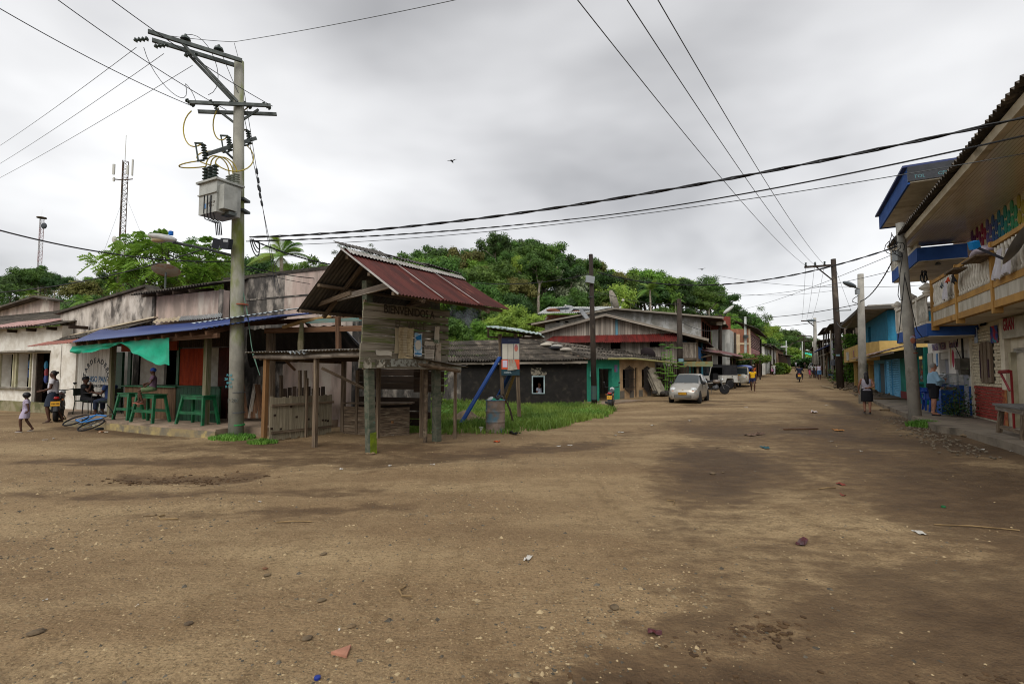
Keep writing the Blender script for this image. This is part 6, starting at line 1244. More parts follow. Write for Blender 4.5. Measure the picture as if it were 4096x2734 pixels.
bush('green bush by the roadside after the pergola', 3122,1452,82,1.4,900, fm2,1); bush('dark green bush under the far white house', 3108,1462,80,1.0,700, fm1,2); bush('yellowish bush on the left verge near the far shed', 3130,1464,84,1.1,800, FOL['yellow'], 3); bush('low bushes on the verge where the street climbs', 3172,1442,125,2.6,1400, fm1,4); bush('round dark bush at the top of the street on the right', 3238,1432,112,3.0,1800, fm3,5); bush('green bush on the bank at the far left of the climb', 3190,1415,165,5,1600, fm2,6)
# ---------------- right side of the street ----------------
SS, NN, OF = Vector((.486,.874)), Vector((.874,-.486)),5.3
def RP(t, o): q = SS*t+NN*o; return (q.x, q.y)
RFr = Fr(RP(60, OF), RP(8, OF),0.0)           # local x = 60 - t (towards the camera), y = into the houses
RX = lambda u, off=0: RFr.px(u, 1500, off)[0]; RZ = lambda u, v, off=0: RFr.px(u, v, off)[1]
CREAM = mat('cream_paint', 'd0c7b2', 'bbb19c', sc=2, c3='867d6a', sc3=1.1, f3=.66, bump=.15); OCHRE = mat('ochre_paint', 'ad8446', '997440', sc=2, c3='7d5a2a', sc3=1.4, f3=.66, bump=.1); WBAL = mat('white_balustrade', 'd2ccbf', 'bab4a6', sc=4, c3='7d786c', sc3=2, f3=.64, bump=.2)
BLUEP = mat('blue_paint', '2f5598', '274a88', sc=2, c3='17366f', sc3=1.2, f3=.66, bump=.1); PEACH = mat('peach_wall', 'b59880', 'a3876f', sc=2, bump=.1)
# pavement
b = MB(); q = [RP(33,3.7), RP(24,3.6), RP(18.3,3.55), RP(17.2,3.9), RP(14.5,4.1), RP(10,4.0), RP(6,4.0), RP(6,9), RP(33,9)]
b.prism([(x, y, -.3) for x, y in q][::-1], (0,0,.45)); tag(b.build('pavement', mat('pavement_concrete', '7d7263', '695f52', sc=1.6, c3='4f483d', sc3=.8, f3=.6, bump=.35, bsc=18)), 'worn concrete pavement in front of the balcony houses', kind='structure')
b = MB(); q = [RP(33.02,3.9), RP(33.02,9), RP(58,9), RP(58,4.6)]; b.prism([(x, y, -.3) for x, y in q], (0,0,.5)); tag(b.build('earth_bank', mat('bank_dirt', '5b4a37', '463826', sc=2, bump=.5, bsc=10)), 'raised dark earth bank before the blue house', kind='structure')
for k in range(12):
    x, y = RP(33.5+.62*k, 3.82-.03*k); o = thing('kerb_stone', ['broken kerb stone edging the earth bank by the blue house', 'tilted kerb stone at the bank end nearest the pavement'][k == 0], 'kerb stone', (x, y, .05), RFr.a+.1*sin(k*5), 'kerb stones of the earth bank'); MB().box((0,0,0),(.56,.16,.3),(.05*sin(k*3),.06*sin(k*7),0)).build('block', mat('kerb_brick', '86705a', '6a5847', sc=3, bump=.4, rnd=.15), o)
BAL = MB(); BAL.lathe([(.05,0),(.05,.08),(.03,.1),(.055,.22),(.06,.32),(.035,.5),(.028,.62),(.05,.68),(.05,.76)], 8); BALM = bpy.data.meshes.new('baluster'); BALM.from_pydata(BAL.v, [], BAL.f); BALM.materials.append(WBAL); BALM.polygons.foreach_set('use_smooth', [True]*len(BALM.polygons))
def near_house():
    o = thing('balcony_house', 'cream and ochre balcony house with painted brick ground floor and wide eave', 'house', (*RFr.loc[:2], .15), RFr.a); x0, x1 = 38.02,54.0
    b0, b1 = RX(3889), RX(4016); zr = 1.02
    # ground floor: brick wall with lower red and upper cream bricks
    wl, wr, wz0, wz1 = RX(3926), RX(3974), RZ(3950,1527)-.15, RZ(3950,1371)-.15
    b = MB(); wall(b, x0, b1,-.1,3.0,.06,.3); b.build('wall', CREAM, o)
    up, dn = mat('cream_brick', 'cbbfa5', 'b5a98e', sc=2, bump=.3, rnd=.10), mat('red_brick', '93392f', '7b2f27', sc=2, bump=.3, rnd=.10)
    nb, hb = 13,.10; n = 28
    for j in range(n):
        for i in range(nb):
            w = (b1-b0)/nb; cx = b0+w*(i+.5+(.25 if j % 2 else -.25)); cz = .05+hb*(j+.5)
            if cx-w/2 < b0-.01 or cx+w/2 > b1+.02: continue
            if wl-.06 < cx < wr+.06 and wz0-.04 < cz < wz1+.04: continue
            piece('brick', o, (cx, .045, cz),(w-.016,.07, hb-.02), dn if cz < zr else up)
    b = MB(); b.bx(x0-.02, b0-.02,-.04,.3,-.1,3.0); b.build('corner_pilaster', CREAM, o); b = MB(); b.bx(b1, b1+.32,-.05,.3,-.1,3.0); b.build('pilaster', CREAM, o); b = MB(); b.bx(b1-.02, b1+.34,-.062,-.052,-.1,1.0); b.build('red_foot', mat('red_foot', '7d2f25', '9a6a3a', sc=4, bump=.2), o)
    # boarded window: box of grey boards
    gw = mat('window_board', '7a6a58', '5f5142', sc=2, st=(6,6,1), bump=.3, rnd=.12)
    for k in range(6): t = (k+.5)/6; piece('shutter_board', o, (wl+(wr-wl)*t, .0-.02*(k % 2),(wz0+wz1)/2),((wr-wl)/6-.01,.06, wz1-wz0+.1*(1-abs(2*t-1))), gw)
    b = MB(); b.bx(wl+.1, wl+.16,-.06,-.04, wz0+.1, wz1-.2); b.bx(wr-.22, wr-.14,-.07,-.05, wz0+.15, wz0+.7); b.build('gap', mat('window_purple', '3d2732', bump=0), o)
    # posters
    def poster(nm, u0, u1, v0, v1, m, y=-.01): b = MB(); b.bx(RX(u0), RX(u1), y-.01, y, RZ((u0+u1)/2, v1)-.15, RZ((u0+u1)/2, v0)-.15); return b.build(nm, m, o)
    poster('poster', 3973,4002,1300,1369, mat('poster_collage', '33457f', '9a2f3f', sc=3.5, f=.5, soft=.04, bump=0, c3='3f7f8f', sc3=4)); poster('bottle_poster', 3908,3920,1308,1370, mat('poster_pale', 'a9b4c4', bump=0)); poster('bottle', 3911,3917,1312,1346, mat('bottle_blue', '2a3560', bump=0),-.021)
    b = MB(); b.bx(RX(3929), RX(3955),.0,.008, RZ(3940,1300)-.15, RZ(3940,1290)-.15); b.build('vent_slot', BLACK, o)
    # shop door with roller shutter box and sign
    d0, d1 = b1+.34, b1+3.1; b = MB(); wall(b, b1+.32, x1,-.1,3.0,.08,.3, [(d0+.12, d1,-.1,2.15),(d1+.6, d1+3,.9,2.1)]); b.build('shop_wall', CREAM, o)
    b = MB(); b.bx(d0+.02, d1+.2,-.1,.07,2.42,2.95); b.build('shop_sign', mat('sign_cream2', 'b5afa0', '9f998a', sc=3, bump=.05), o); letters('lettering', o, 'GRAN', ((RX(4034)+RX(4096))/2+.02,-.105, RZ(4065,1295)-.15),.46, mat('sign_red', '8e2436', bump=0), sx=.62, bold=.012)
    for k in range(5): b = MB(); b.bx(d0+.1, d1,.10,.16,2.02+.08*k, 2.09+.08*k); b.build('shutter_slat', mat('shutter_grey', 'a09c92', '88847a', sc=3, bump=.1), o)
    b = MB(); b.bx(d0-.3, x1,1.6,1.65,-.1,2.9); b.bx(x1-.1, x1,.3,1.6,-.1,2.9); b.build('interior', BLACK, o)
    for i, (x, z, c, s) in enumerate(((.5,.5, 'a08a2a', .3),(.75,.9, '8a2f2a', .25),(1.0,.4, '3a6a3f', .3),(1.3,.8, 'a0922f', .28),(.6,1.4, '9a9384', .25),(1.0,1.3, '3c5a7a', .22))): b = MB(); b.ball((d0+x, .9, z),(s, .15, s*1.1),8,6); b.build('goods_bag', mat('goodsr%d' % i, c, bump=.2, rough=.4), o)
    b = MB(); b.bx(d0+.12, d0+.3,-.02,.1,-.1,2.05); b.build('door_leaf', mat('door_cream', 'a39a80', '8b8368', sc=2, bump=.1), o); rr = mat('red_rail', '7d1f22', bump=0, rough=.4); b = MB(); b.tube([(d0+.55,-.1,0),(d0+.55,-.1,1.55)], .03,6); b.tube([(d0+.45,-.3,1.5),(d0+1.3,-.35,1.52)], .05,6); b.tube([(d0+.5,-.3,1.48),(d0+.75,-.2,1.0)], .03,6); b.build('display_rack', rr, o)
    # balcony
    yb = -1.1; za, zb, zc, zd, ze = 3.0,3.17,3.47,3.62,4.42; px_ = [38.62,41.45,44.35,47.2,50.0,52.8]
    b = MB(); b.bx(px_[0]+.01, x1, yb+.12,.05, za+.02, zb); b.build('balcony_floor', CREAM, o)
    for a, c in zip(px_, px_[1:]):
        b = MB(); b.bx(a+.06, c-.06, yb+.01, yb+.11, zb, zc); b.build('white_panel', mat('stained_white', 'b8b2a4', '9c9484', sc=2, st=(3,1,.5), c3='7d7361', f3=.64, bump=.1), o); b = MB(); b.bx(a+.06, c-.06, yb-.01, yb+.13, za, zb); b.build('ochre_band', OCHRE, o); b = MB(); b.bx(a+.06, c-.06, yb-.01, yb+.13, zc, zd); b.build('ochre_band', OCHRE, o); b = MB(); b.bx(a+.06, c-.06, yb-.01, yb+.14, ze, ze+.1); b.build('hand_rail', OCHRE, o)
        for k in range(13): ob = put('baluster', BALM, None, o); ob.location = (a+.06+(c-a-.12)*(k+.5)/13, yb+.06, zd+.02)
    for a in px_: b = MB(); b.bx(a-.06, a+.06, yb-.03, yb+.15, za-.12, ze+.14); b.build('pilaster', OCHRE, o)
    b = MB(); b.bx(px_[0]-.04, px_[0]+.06, yb+.15,.0, za, zd); b.build('end_panel', OCHRE, o)
    for k in range(5): ob = put('baluster', BALM, None, o); ob.location = (px_[0]+.01, yb+.25+.2*k, zd+.02)
    b = MB(); b.bx(px_[0]-.03, px_[0]+.07, yb+.15,0, ze, ze+.1); b.build('hand_rail', OCHRE, o)
    # upper wall with elongated hexagon tiles
    ud0, ud1 = RX(3921), RX(3962); b = MB(); wall(b, 38.4, x1,3.0,6.2,.05,.3, [(ud0, ud1,3.2,5.25)]); b.build('upper_wall', mat('upper_cream', 'cbc0a2', 'bbaf90', sc=2, bump=.1), o); b = MB(); b.bx(ud0-.3, ud1+.3,.5,.55,3.1,5.4); b.build('doorway', BLACK, o)
    cols = ['5a2a5f', '7a2a50', '8f2f45', '6a5f96', '3f5f9a', '2f7f96', '2f8f80', '3f9a70', 'b0a040', 'c79a2f', 'c7902f', 'a83a2f', '9a2230', 'c7902f', 'a83a2f', '8a2233', '7a2a50', '5a3f86', '3f5f9a']; ci = 0
    for i in range(38):
        cx = 38.5+.24*i
        for j in range(5):
            cz = 5.95-.42*j+(.21 if i % 2 else 0)
            if cz > 6.1 or (ud0-.1 < cx < ud1+.1 and cz < 5.45): continue
            if j >= 3 and (i*7+j*3) % 5 < 2: continue
            b = MB(); w, h = .10,.19; b.prism([(cx-w, .045, cz-h*.6),(cx, .045, cz-h),(cx+w, .045, cz-h*.6),(cx+w, .045, cz+h*.6),(cx, .045, cz+h),(cx-w, .045, cz+h*.6)], (0,-.02,0)); b.build('hexagon_tile', mat('hex_'+cols[(i//2) % len(cols)], cols[(i//2) % len(cols)], bump=0, rough=.35), o)
    # wide eave: glossy ceiling, cream cove, corrugated roof edge
    ye = -1.72; xe = 36.6; ze2 = 6.12
    b = MB(); b.bx(xe+.15, x1, ye+.12,.3, ze2, ze2+.03); b.build('eave_ceiling', mat('gloss_ceiling', 'd8cfbf', 'cdc3b2', sc=1, rough=.14, bump=0, spec=.5), o)
    for k in range(24): b = MB(); b.bx(xe+.15, x1, ye+.14+.075*k, ye+.145+.075*k, ze2-.004, ze2-.001); b.build('ceiling_joint', mat('joint_line', '6f6250', bump=0), o)
    b = MB(); b.prism([(xe, ye, ze2+.12),(xe, ye+.05, ze2-.02),(xe, ye+.2, ze2-.01),(xe, ye+.2, ze2+.14)], (x1-xe, 0,0)); b.build('eave_cove', CREAM, o); b = MB(); b.prism([(xe, ye, ze2+.12),(xe+.15, ye, ze2-.02),(xe+.15,.3, ze2-.02),(xe, .3, ze2+.14)], (.02,0,.0)); b.build('end_cove', CREAM, o)
    L = x1-xe+.3; nsh = 17
    for k in range(nsh):
        a, c = xe-.25+L*k/nsh, xe-.25+L*(k+1)/nsh; b = MB(); b.sheet((a, ye-.18, ze2+.17),(c, ye-.18, ze2+.17),(c, 3.2, ze2+1.55),(a, 3.2, ze2+1.55),5,.045, per=4); b.build('roof_sheet', ASB, o, smooth=True)
    b = MB(); b.tube([(46.5,-1.2,3.0),(46.5,-1.05,2.9)], .03,6); b.ball((46.5,-.9,2.88),.07,8,6); b.build('ceiling_bulb', STEEL, o)
    # meter box with conduit at the neighbour joint
    return o
NH = near_house()
W2 = lambda u, v, off: RFr.w(*(lambda q: (q[0], off, q[1]))(RFr.px(u, v, off)))
def cloth(label, u0, v0, u1, v1, off, m, name='laundry', w=.3, du=0):
    a, c = W2(u0, v0, off), W2(u1, v1, off); b = MB(); d = Vector((RFr.d.x, RFr.d.y, 0)); nrm = Vector((RFr.n.x, RFr.n.y, 0)); vs = []
    for j in range(9):
        t = j/8; p = a.lerp(c, t)
        for i in range(7): s = i/6-.5; vs.append(p+d*w*s*(1+.25*t)+nrm*(.04*sin(s*11+t*3)*t-.03)+Vector((0,0,.04*sin(i*1.7)*(j == 8))))
    b.add(vs, [(j*7+i, j*7+i+1,(j+1)*7+i+1,(j+1)*7+i) for j in range(8) for i in range(6)]); tag(b.build(name, m, smooth=True), label, 'laundry')
wc = mat('white_cloth', 'c3c0c6', 'b2afb5', sc=3, bump=.1); cloth('long white cloth hanging over the rail under the satellite dish', 4005,995,3985,1120,-1.2, wc, w=.34); cloth('second white cloth over the rail nearer the dish', 4042,990,4025,1098,-1.2, wc, w=.34)
cloth('white towel drying at the corner of the ochre balcony', 3786,1118,3782,1200,-1.2, wc, w=.34); cloth('orange garment on the balcony corner rail', 3797,1108,3794,1130,-1.22, mat('orange_cloth', 'b8431f', bump=.1), w=.26); cloth('black garment drying beside the orange one', 3815,1098,3822,1132,-1.22, mat('black_cloth', '17181c', bump=.1), w=.28); cloth('small grey garment at the balcony corner post', 3772,1128,3771,1150,-1.2, mat('grey_cloth', '5f6468', bump=.1), w=.16)
p = W2(3935,1012,-1.1); b = MB(); b.ball((0,0,.02),(.62,.24,.12),16,8); b.v = [(x, y, z*(1-.5*min(1,(abs(x)/.62)**3))+.03*sin(x*9)) for x, y, z in b.v]; ob = b.build('sack', mat('sack_white', 'b3aab4', '9c8f9c', sc=5, bump=.3), smooth=True, loc=p); ob.rotation_euler = (0,0, RFr.a); tag(ob, 'filled white sack lying on the balcony rail board', 'sack')
p = W2(3935,1030,-1.15); o = thing('rail_board', 'wooden board laid on the balcony rail under the sack', 'board', p, RFr.a); piece('plank', o, (0,-.1,-.02),(1.1,.4,.04), WOODH); p = W2(3850,1078,-1.15); o = thing('rail_board', 'short wooden board sticking out of the balcony rail', 'board', p, RFr.a); piece('plank', o, (0,-.15,-.02),(.9,.3,.05), WOODH)
def tv_dish():
    p = W2(4086,985,-1.25); o = thing('satellite_dish', 'grey television satellite dish with blue receiver on the balcony', 'satellite dish', p, RFr.a); b = MB(); n = 22; vs = []; M = Euler((radians(62),0, radians(-20))).to_matrix()
    for j in range(6):
        q = j/5
        for k in range(n): vs.append(M @ Vector((.48*q*cos(2*pi*k/n),.40*q*sin(2*pi*k/n),.10*q*q)))
    b.add(vs, [(j*n+k, j*n+(k+1) % n, (j+1)*n+(k+1) % n, (j+1)*n+k) for j in range(5) for k in range(n)]); b.build('reflector', mat('dish_slate', '77797c', '6a6c6f', sc=3, bump=0, rough=.4), o, smooth=True)
    f = Vector((-.25,-.62,.12)); b = MB(); b.beam(M @ Vector((.05,-.32,.07)), f, .05); b.build('feed_arm', mat('arm_dark', '2b2a30', bump=0), o); b = MB(); b.box(f+Vector((0,-.02,.04)),(.15,.13,.16),(.3,.2,.3)); b.build('receiver', mat('receiver_blue', '1377b8', bump=0, rough=.4), o); letters('lettering', o, 'DIR', M @ Vector((.18,-.02,.035)),.13, mat('dish_ink', '35373b', bump=0), M.to_euler()); b = MB(); b.tube([(0,.1,0),(0,.2,-.4)], .03,6); b.build('mount', STEEL, o)
tv_dish()
def blue_house():
    o = thing('bakery_house', 'blue and white bakery house with scrolled balconies and overhanging top storey', 'house', (*RFr.loc[:2], .15), RFr.a); x0, x1 = 31.3,38.0; Y = .12
    d1, d2 = (RX(3744), RX(3781)),(RX(3809), RX(3856)); dz = RZ(3770,1408, Y)-.15; dz2 = RZ(3840,1402, Y)-.15
    hs = [(*d1,-.1, dz),(*d2,-.1, dz2)]
    b = MB(); wall(b, x0, x1,1.0,3.0, Y, Y+.2, [h[:2]+(-1, h[3]) for h in hs]); b.build('white_wall', mat('bakery_white', 'd2cfc8', 'bfbcb5', sc=2, c3='918d84', sc3=1, f3=.68, bump=.1), o); b = MB(); wall(b, x0, x1,-.1,1.0, Y-.01, Y+.2, [h[:2]+(-.1,1.2) for h in hs]); b.build('blue_wall', BLUEP, o)
    for a, c in (d1, d2): b = MB(); b.bx(a, a+.5*(c-a), Y+.2, Y+.5,-.1,2.2); b.build('door_jamb', mat('jamb_grey', '7f8189', bump=.05), o); b = MB(); b.bx(a+.1, c, Y+.05, Y+.15,2.0,2.3); b.build('roller_box', mat('roller_white', 'aaa79e', bump=0), o)
    b = MB(); b.bx(x0+.1, x1-.05,1.4,1.45,-.1,2.9); b.build('interior', mat('interior_red', '1a0b0a', bump=0, rough=1, spec=0), o)
    tm = mat('bakery_print', '7d4a52', '4a5a86', sc=9, f=.5, bump=0)
    zt = RZ(3770,1385, Y)-.15; letters('lettering', o, 'PANADERIA Y PASTELERIA', (RX(3762, Y), Y-.012, zt),.40, tm, sx=.46, bold=.01); letters('lettering', o, 'Ricuras del Valle', (RX(3821, Y), Y-.012, RZ(3821,1375, Y)-.15),.40, tm, sx=.46, bold=.008)
    # painted bread and ad
    b = MB(); b.ball((RX(3800), Y-.005, RZ(3800,1433)-.15),(.16,.012,.34),12,8); b.build('painted_pink_label', mat('paint_pink', 'a83f55', bump=0), o); b = MB(); b.ball((RX(3791), Y-.004, RZ(3791,1425)-.15),(.1,.01,.5),12,8,(0,.12,0)); b.build('painted_bread', mat('paint_tan', 'b09b78', bump=0), o); b = MB(); b.bx(RX(3735), RX(3741), Y-.02, Y-.005, RZ(3738,1463)-.15, RZ(3738,1413)-.15); b.build('sticker', mat('sticker_blue', '7fa0c0', '5a86b5', sc=6, bump=0), o); b = MB(); b.bx(x0+.1, RX(3722), Y-.05, Y-.005,0,2.3); b.build('door_panel', mat('panel_white2', 'a9a79f', '989690', sc=3, st=(9,1,1), bump=.2), o)
    # meter box under conduit
    mx = RX(3857); mz = RZ(3857,1455)-.15; b = MB(); b.bx(mx-.35, mx+.28, Y-.28, Y-.02, mz-.2, mz+.2); b.bx(mx-.1, mx+.2, Y-.25, Y-.03, mz-.38, mz-.2); b.build('meter_box', mat('meter_old', '5f5a50', '47433b', sc=4, bump=.2), o); b = MB(); b.tube([(mx-.05, Y-.12, mz+.2),(mx-.05, Y-.12, mz+1.05),(mx+.2, Y-.1, mz+1.5)], .035,6); b.tube([(mx-.15, Y-.15, mz+.2),(mx-.5, Y-.2, mz+.6),(mx-.1, Y-.15, mz+1.2)], .015,5); b.tube([(mx+.1, Y-.15, mz+.2),(mx+.3, Y-.2, mz+.5),(mx+.05, Y-.15, mz+1.1)], .015,5); b.build('conduit', CABLE, o)
    # first balcony: blue slab, white scrolled rail, finials
    yb = -1.25; xf = 33.1; xn = 38.55
    def balcony(z0_, z1_, z2_, xa, xb, y):
        b = MB(); b.bx(xa, xb, y, Y, z0_, z1_); b.build('balcony_slab', BLUEP, o); b = MB(); b.bx(xa+.05, xb, y+.05, Y, z0_-.03, z0_-.002); b.build('balcony_soffit', CREAM, o)
        b = MB(); b.bx(xa, xb, y, y+.12, z1_, z1_+.08); b.bx(xa, xa+.12, y+.12, Y, z1_, z1_+.08); b.build('plinth_rail', WBAL, o); b = MB(); b.bx(xa-.02, xb, y-.02, y+.14, z2_-.1, z2_); b.bx(xa-.02, xa+.14, y+.14, Y, z2_-.1, z2_); b.build('hand_rail', WBAL, o)
        n = int((xb-xa)/.17); h = z2_-z1_-.18
        for k in range(n):
            x = xa+.12+(xb-xa-.14)*k/n
            if k % 8 == 0:
                b = MB(); b.bx(x-.07, x+.07, y-.03, y+.15, z1_+.08, z2_+.02); b.build('rail_post', WBAL, o); continue
            b = MB(); b.tube([(x+.05*sin(t*6.28/6), y+.06, z1_+.08+h*t/6) for t in range(7)], [.04,.035,.03,.045,.03,.035,.04], 6); b.build('scroll_baluster', WBAL, o, smooth=True)
        for k in range(4):
            b = MB(); b.tube([(xa+.06, y+.3+.25*k+.05*sin(t), z1_+.08+h*t/6) for t in range(7)], .038,6); b.build('scroll_baluster', WBAL, o, smooth=True)
        for x in (xa+.06,(xa+xb)/2, xb-.1): b = MB(); b.lathe([(.12,0),(.13,.05),(.07,.08),(.2,.16),(.21,.22),(.1,.3),(.04,.36)], 10,(x, y+.06, z2_)); b.build('finial', WBAL, o, smooth=True)
    balcony(2.7,3.12,4.15, xf, xn, yb); balcony(5.42,5.9,6.85,32.55,37.6,-1.25)
    b = MB(); wall(b, 33.2, x1,3.1,5.4,.6,.8, [(34.6,35.5,3.12,5.1),(36.2,37.2,3.9,5.0)]); b.build('upper_wall', PEACH, o); b = MB(); b.bx(33.4, x1,1.6,1.65,3.1,5.4); b.build('interior', BLACK, o); b = MB(); b.bx(33.2,33.4,.8,6,3.1,7.7); b.build('far_wall', mat('salmon_side', 'a98074', bump=.1), o); b = MB(); b.bx(33.4, x1,.7,.9,5.9,7.62); b.build('top_wall', PEACH, o)
    b = MB(); b.bx(34.5,34.6,.55,.62,3.12,5.1); b.bx(35.5,35.6,.55,.62,3.12,5.1); b.build('door_frame', WOODD, o); b = MB()
    for k in range(6): b.bx(36.2+.17*k, 36.24+.17*k, .55,.58,3.9,5.0)
    b.build('window_grille', WBAL, o); b = MB(); b.bx(x0,33.2, Y, 1,2.9,3.1); b.build('shade_slab', CONC, o)
    # top storey slab
    ta, tb, ty = 33.9,39.8,-1.8; b = MB(); b.bx(ta, tb, ty+.06,3,7.62,7.70); b.build('top_soffit', CREAM, o); b = MB(); b.bx(ta, tb, ty, ty+.06,7.58,8.15); b.bx(ta-.06, ta, ty, 3,7.58,8.15); b.build('top_fascia', BLUEP, o); b = MB(); b.bx(ta-.15, tb, ty-.12,3,8.15,8.22); b.build('top_roof', mat('navy_tin', '22305f', bump=.1, rough=.5), o)
    b = MB(); b.bx(tb, tb+.05, ty, 3,7.66,8.14); b.build('plastic_band', mat('black_sheet_print', '181a20', '23262d', sc=3, bump=.15, rough=.4), o); pw = mat('sheet_print', '5f8a8f', bump=0)
    for k in range(5): letters('lettering', o, 'TOL\nCEMENT'[4*(k % 2):][:3+3*(k % 2)], (tb+.056, ty+.3+.75*k, 7.78),.15, pw, (pi/2,0, pi/2))
    b = MB(); b.bx((ta+tb)/2-.1,(ta+tb)/2+.1, ty+.06,2.9,7.55,7.62); b.build('soffit_beam', CREAM, o)
    for x in (35.2,37.6): b = MB(); b.lathe([(.08,0),(.05,.08)], 8,(x, -.6,7.53)); b.build('ceiling_lamp', STEEL, o)
    for x, y, z in ((35.5,-.7,2.62),(37.2,-.6,5.3)): b = MB(); b.lathe([(.1,0),(.04,.1)], 8,(x, y, z)); b.build('ceiling_lamp', STEEL, o)
    b = MB(); b.tube([(36.6+.3*cos(t*.7),-.9+.05*sin(t),5.0+.22*sin(t*.7)) for t in range(20)], .025,5); b.build('coiled_cable', CABLE, o)
    return o
blue_house()
def yellow_house():
    z0 = .25; o = thing('blue_yellow_house', 'two storey house with blue upper wall, yellow band and light blue shutters', 'house', (*RFr.loc[:2], z0), RFr.a); xa, xb = 4.0,19.8
    BLU = mat('upper_blue', '2c7796', '2a6d8a', sc=2, c3='25617b', sc3=1, f3=.66, bump=.1); YLW = mat('yellow_band', 'b89a5c', 'a68a50', sc=2, c3='8a7548', sc3=1, f3=.66, bump=.1); LBL = mat('light_blue', '5b9cc0', '4f8db0', sc=2, c3='6f8a94', sc3=1.2, f3=.66, bump=.1)
    zt = 5.35; wins = [(10.5,12.0,3.6,4.9),(5.5,7.0,3.6,4.9)]
    b = MB(); wall(b, xa, xb, 3.3, zt, .3,.5, wins); b.build('upper_wall', BLU, o); b = MB(); wall(b, .5,8,3.3, zt, 0,.2, [(1.2,1.75,3.35,4.9),(2.1,2.65,3.35,4.9),(3.1,3.9,3.35,4.95)]); ob = b.build('end_wall', BLU, o); ob.data.transform(Matrix.Translation((xb, 0,0)) @ Matrix.Rotation(pi/2,4, 'Z')); ob.location = (.0,-.2,0)
    b = MB(); b.bx(xb-1.3, xb-1.25,.6,8,3.0,5.2); b.bx(xa, xb-1.3,1.4,1.45,.1,5.2); b.build('interior', mat('interior_maroon', '1f1012', bump=0, rough=1, spec=0), o)
    b = MB(); b.prism([(xa, -.9,2.15),(xb-3,-.9,2.15),(xb+.2,-.2,2.15),(xb+.2,6,2.15),(xb-.1,6,2.15),(xb-.1,.3,2.15),(xa, .3,2.15)][::-1], (0,0,1.2)); b.build('yellow_band', YLW, o)
    b = MB(); b.bx(xa-.3, xb+.9,-1.2,8.5, zt+.05, zt+.2); b.build('roof_slab', CONC, o); b = MB(); b.bx(xa-.35, xb+.95,-1.25,-1.2, zt+.02, zt+.24); b.bx(xb+.9, xb+.95,-1.2,8.5, zt+.02, zt+.24); b.build('roof_edge', mat('roof_dark', '4a4640', bump=.2), o)
    b = MB(); b.bx(7.6,8.8,-1.0,-.9,2.3,3.0); b.build('air_conditioner', mat('ac_white', 'aaa79d', bump=0), o)
    for x, y, r in ((12.5,-.91,0),(16,-.91,0)): b = MB(); b.bx(x, x+.3, y-.02, y-.005,2.4,3.0); b.build('poster', mat('poster_mix', '9a4a50'), o)
    # ground floor: piers, light blue shop with roller shutter, teal shop with rusty awning
    b = MB(); wall(b, xa, 15.5,-.1,2.2,.1,.3, [(8.5,11.5,-.1,2.0),(12.6,14.6,.6,1.9)]); b.build('lower_wall', YLW, o)
    for x in (9,12.4,15.0): plank('pier', o, (x, -.5,-.1),(x, -.5,2.15),.22,.22, YLW)
    s0, s1 = RX(3540), RX(3597); b = MB(); wall(b, 15.5, s1+.35,-.1,2.4,0,.2, [(RX(3515), RX(3538),-.1,1.9),(s0+.15, s1-.1,-.1,2.1)]); b.build('shop_wall', LBL, o)
    for k in range(21): b = MB(); b.bx(s0+.15, s1-.1,.04,.09,-.08+.104*k, .0+.104*k); b.build('shutter_slat', mat('shutter_blue', '6aaed2', '5a9cc0', sc=3, bump=.05), o)
    b = MB(); b.bx((s0+s1)/2,(s0+s1)/2+.1,-.02,.04,-.1,2.1); b.build('shutter_post', LBL, o); b = MB(); b.bx(RX(3515), RX(3538),.1,.14,-.1,1.9); b.build('door', mat('door_grey', '4c5a5f', bump=.1), o)
    TEA = mat('teal_shop', '1d7a6c', '17675c', sc=2, bump=.1); b = MB(); wall(b, s1+.35,31.25,-.1,2.5,0,.2, [(29.0,30.8,.9,2.2)]); b.build('teal_wall', TEA, o); b = MB(); b.bx(28.6,31.2,.6,.65,0,2.4); b.build('interior', BLACK, o); b = MB(); b.bx(s1+.35,28.5,-.03,-.002,-.1,.32); b.build('red_plinth', mat('red_foot2', '6a2a2a', bump=.1), o); b = MB(); b.bx(28.9,30.9,-.35,0,.82,.9); b.build('shop_counter', TEA, o)
    for k in range(10): b = MB(); b.ball((29.1+.18*k, .25,1.1+.25*(k % 4)),(.07,.05,.1),7,5); b.build('hanging_goods', mat('gd%d' % (k % 4),('7a8f9a', '9a4a3a', '8a8f3f', '3f6f9a')[k % 4], bump=0), o)
    roof_sheets(o, 'awning_sheet', (18.0,-1.5,2.2),(30.9,-1.25,2.35),(30.9,.0,2.75),(18.5,.0,2.72),9,1, mat('rust_awning', '7a5a48', '5d4234', sc=2, c3='9a9a96', sc3=1.6, f3=.58, bump=.2, rough=.5),6,.025, jit=.03); plank('awning_beam', o, (18.2,-1.3,2.16),(31,-1.1,2.28),.08,.1, WOODG); b = MB(); b.bx(s0-.2,31,-.2,.0,2.1,2.5); b.build('lintel', mat('lintel_dark', '2a3f38', bump=.1), o)
    return o
yellow_house()
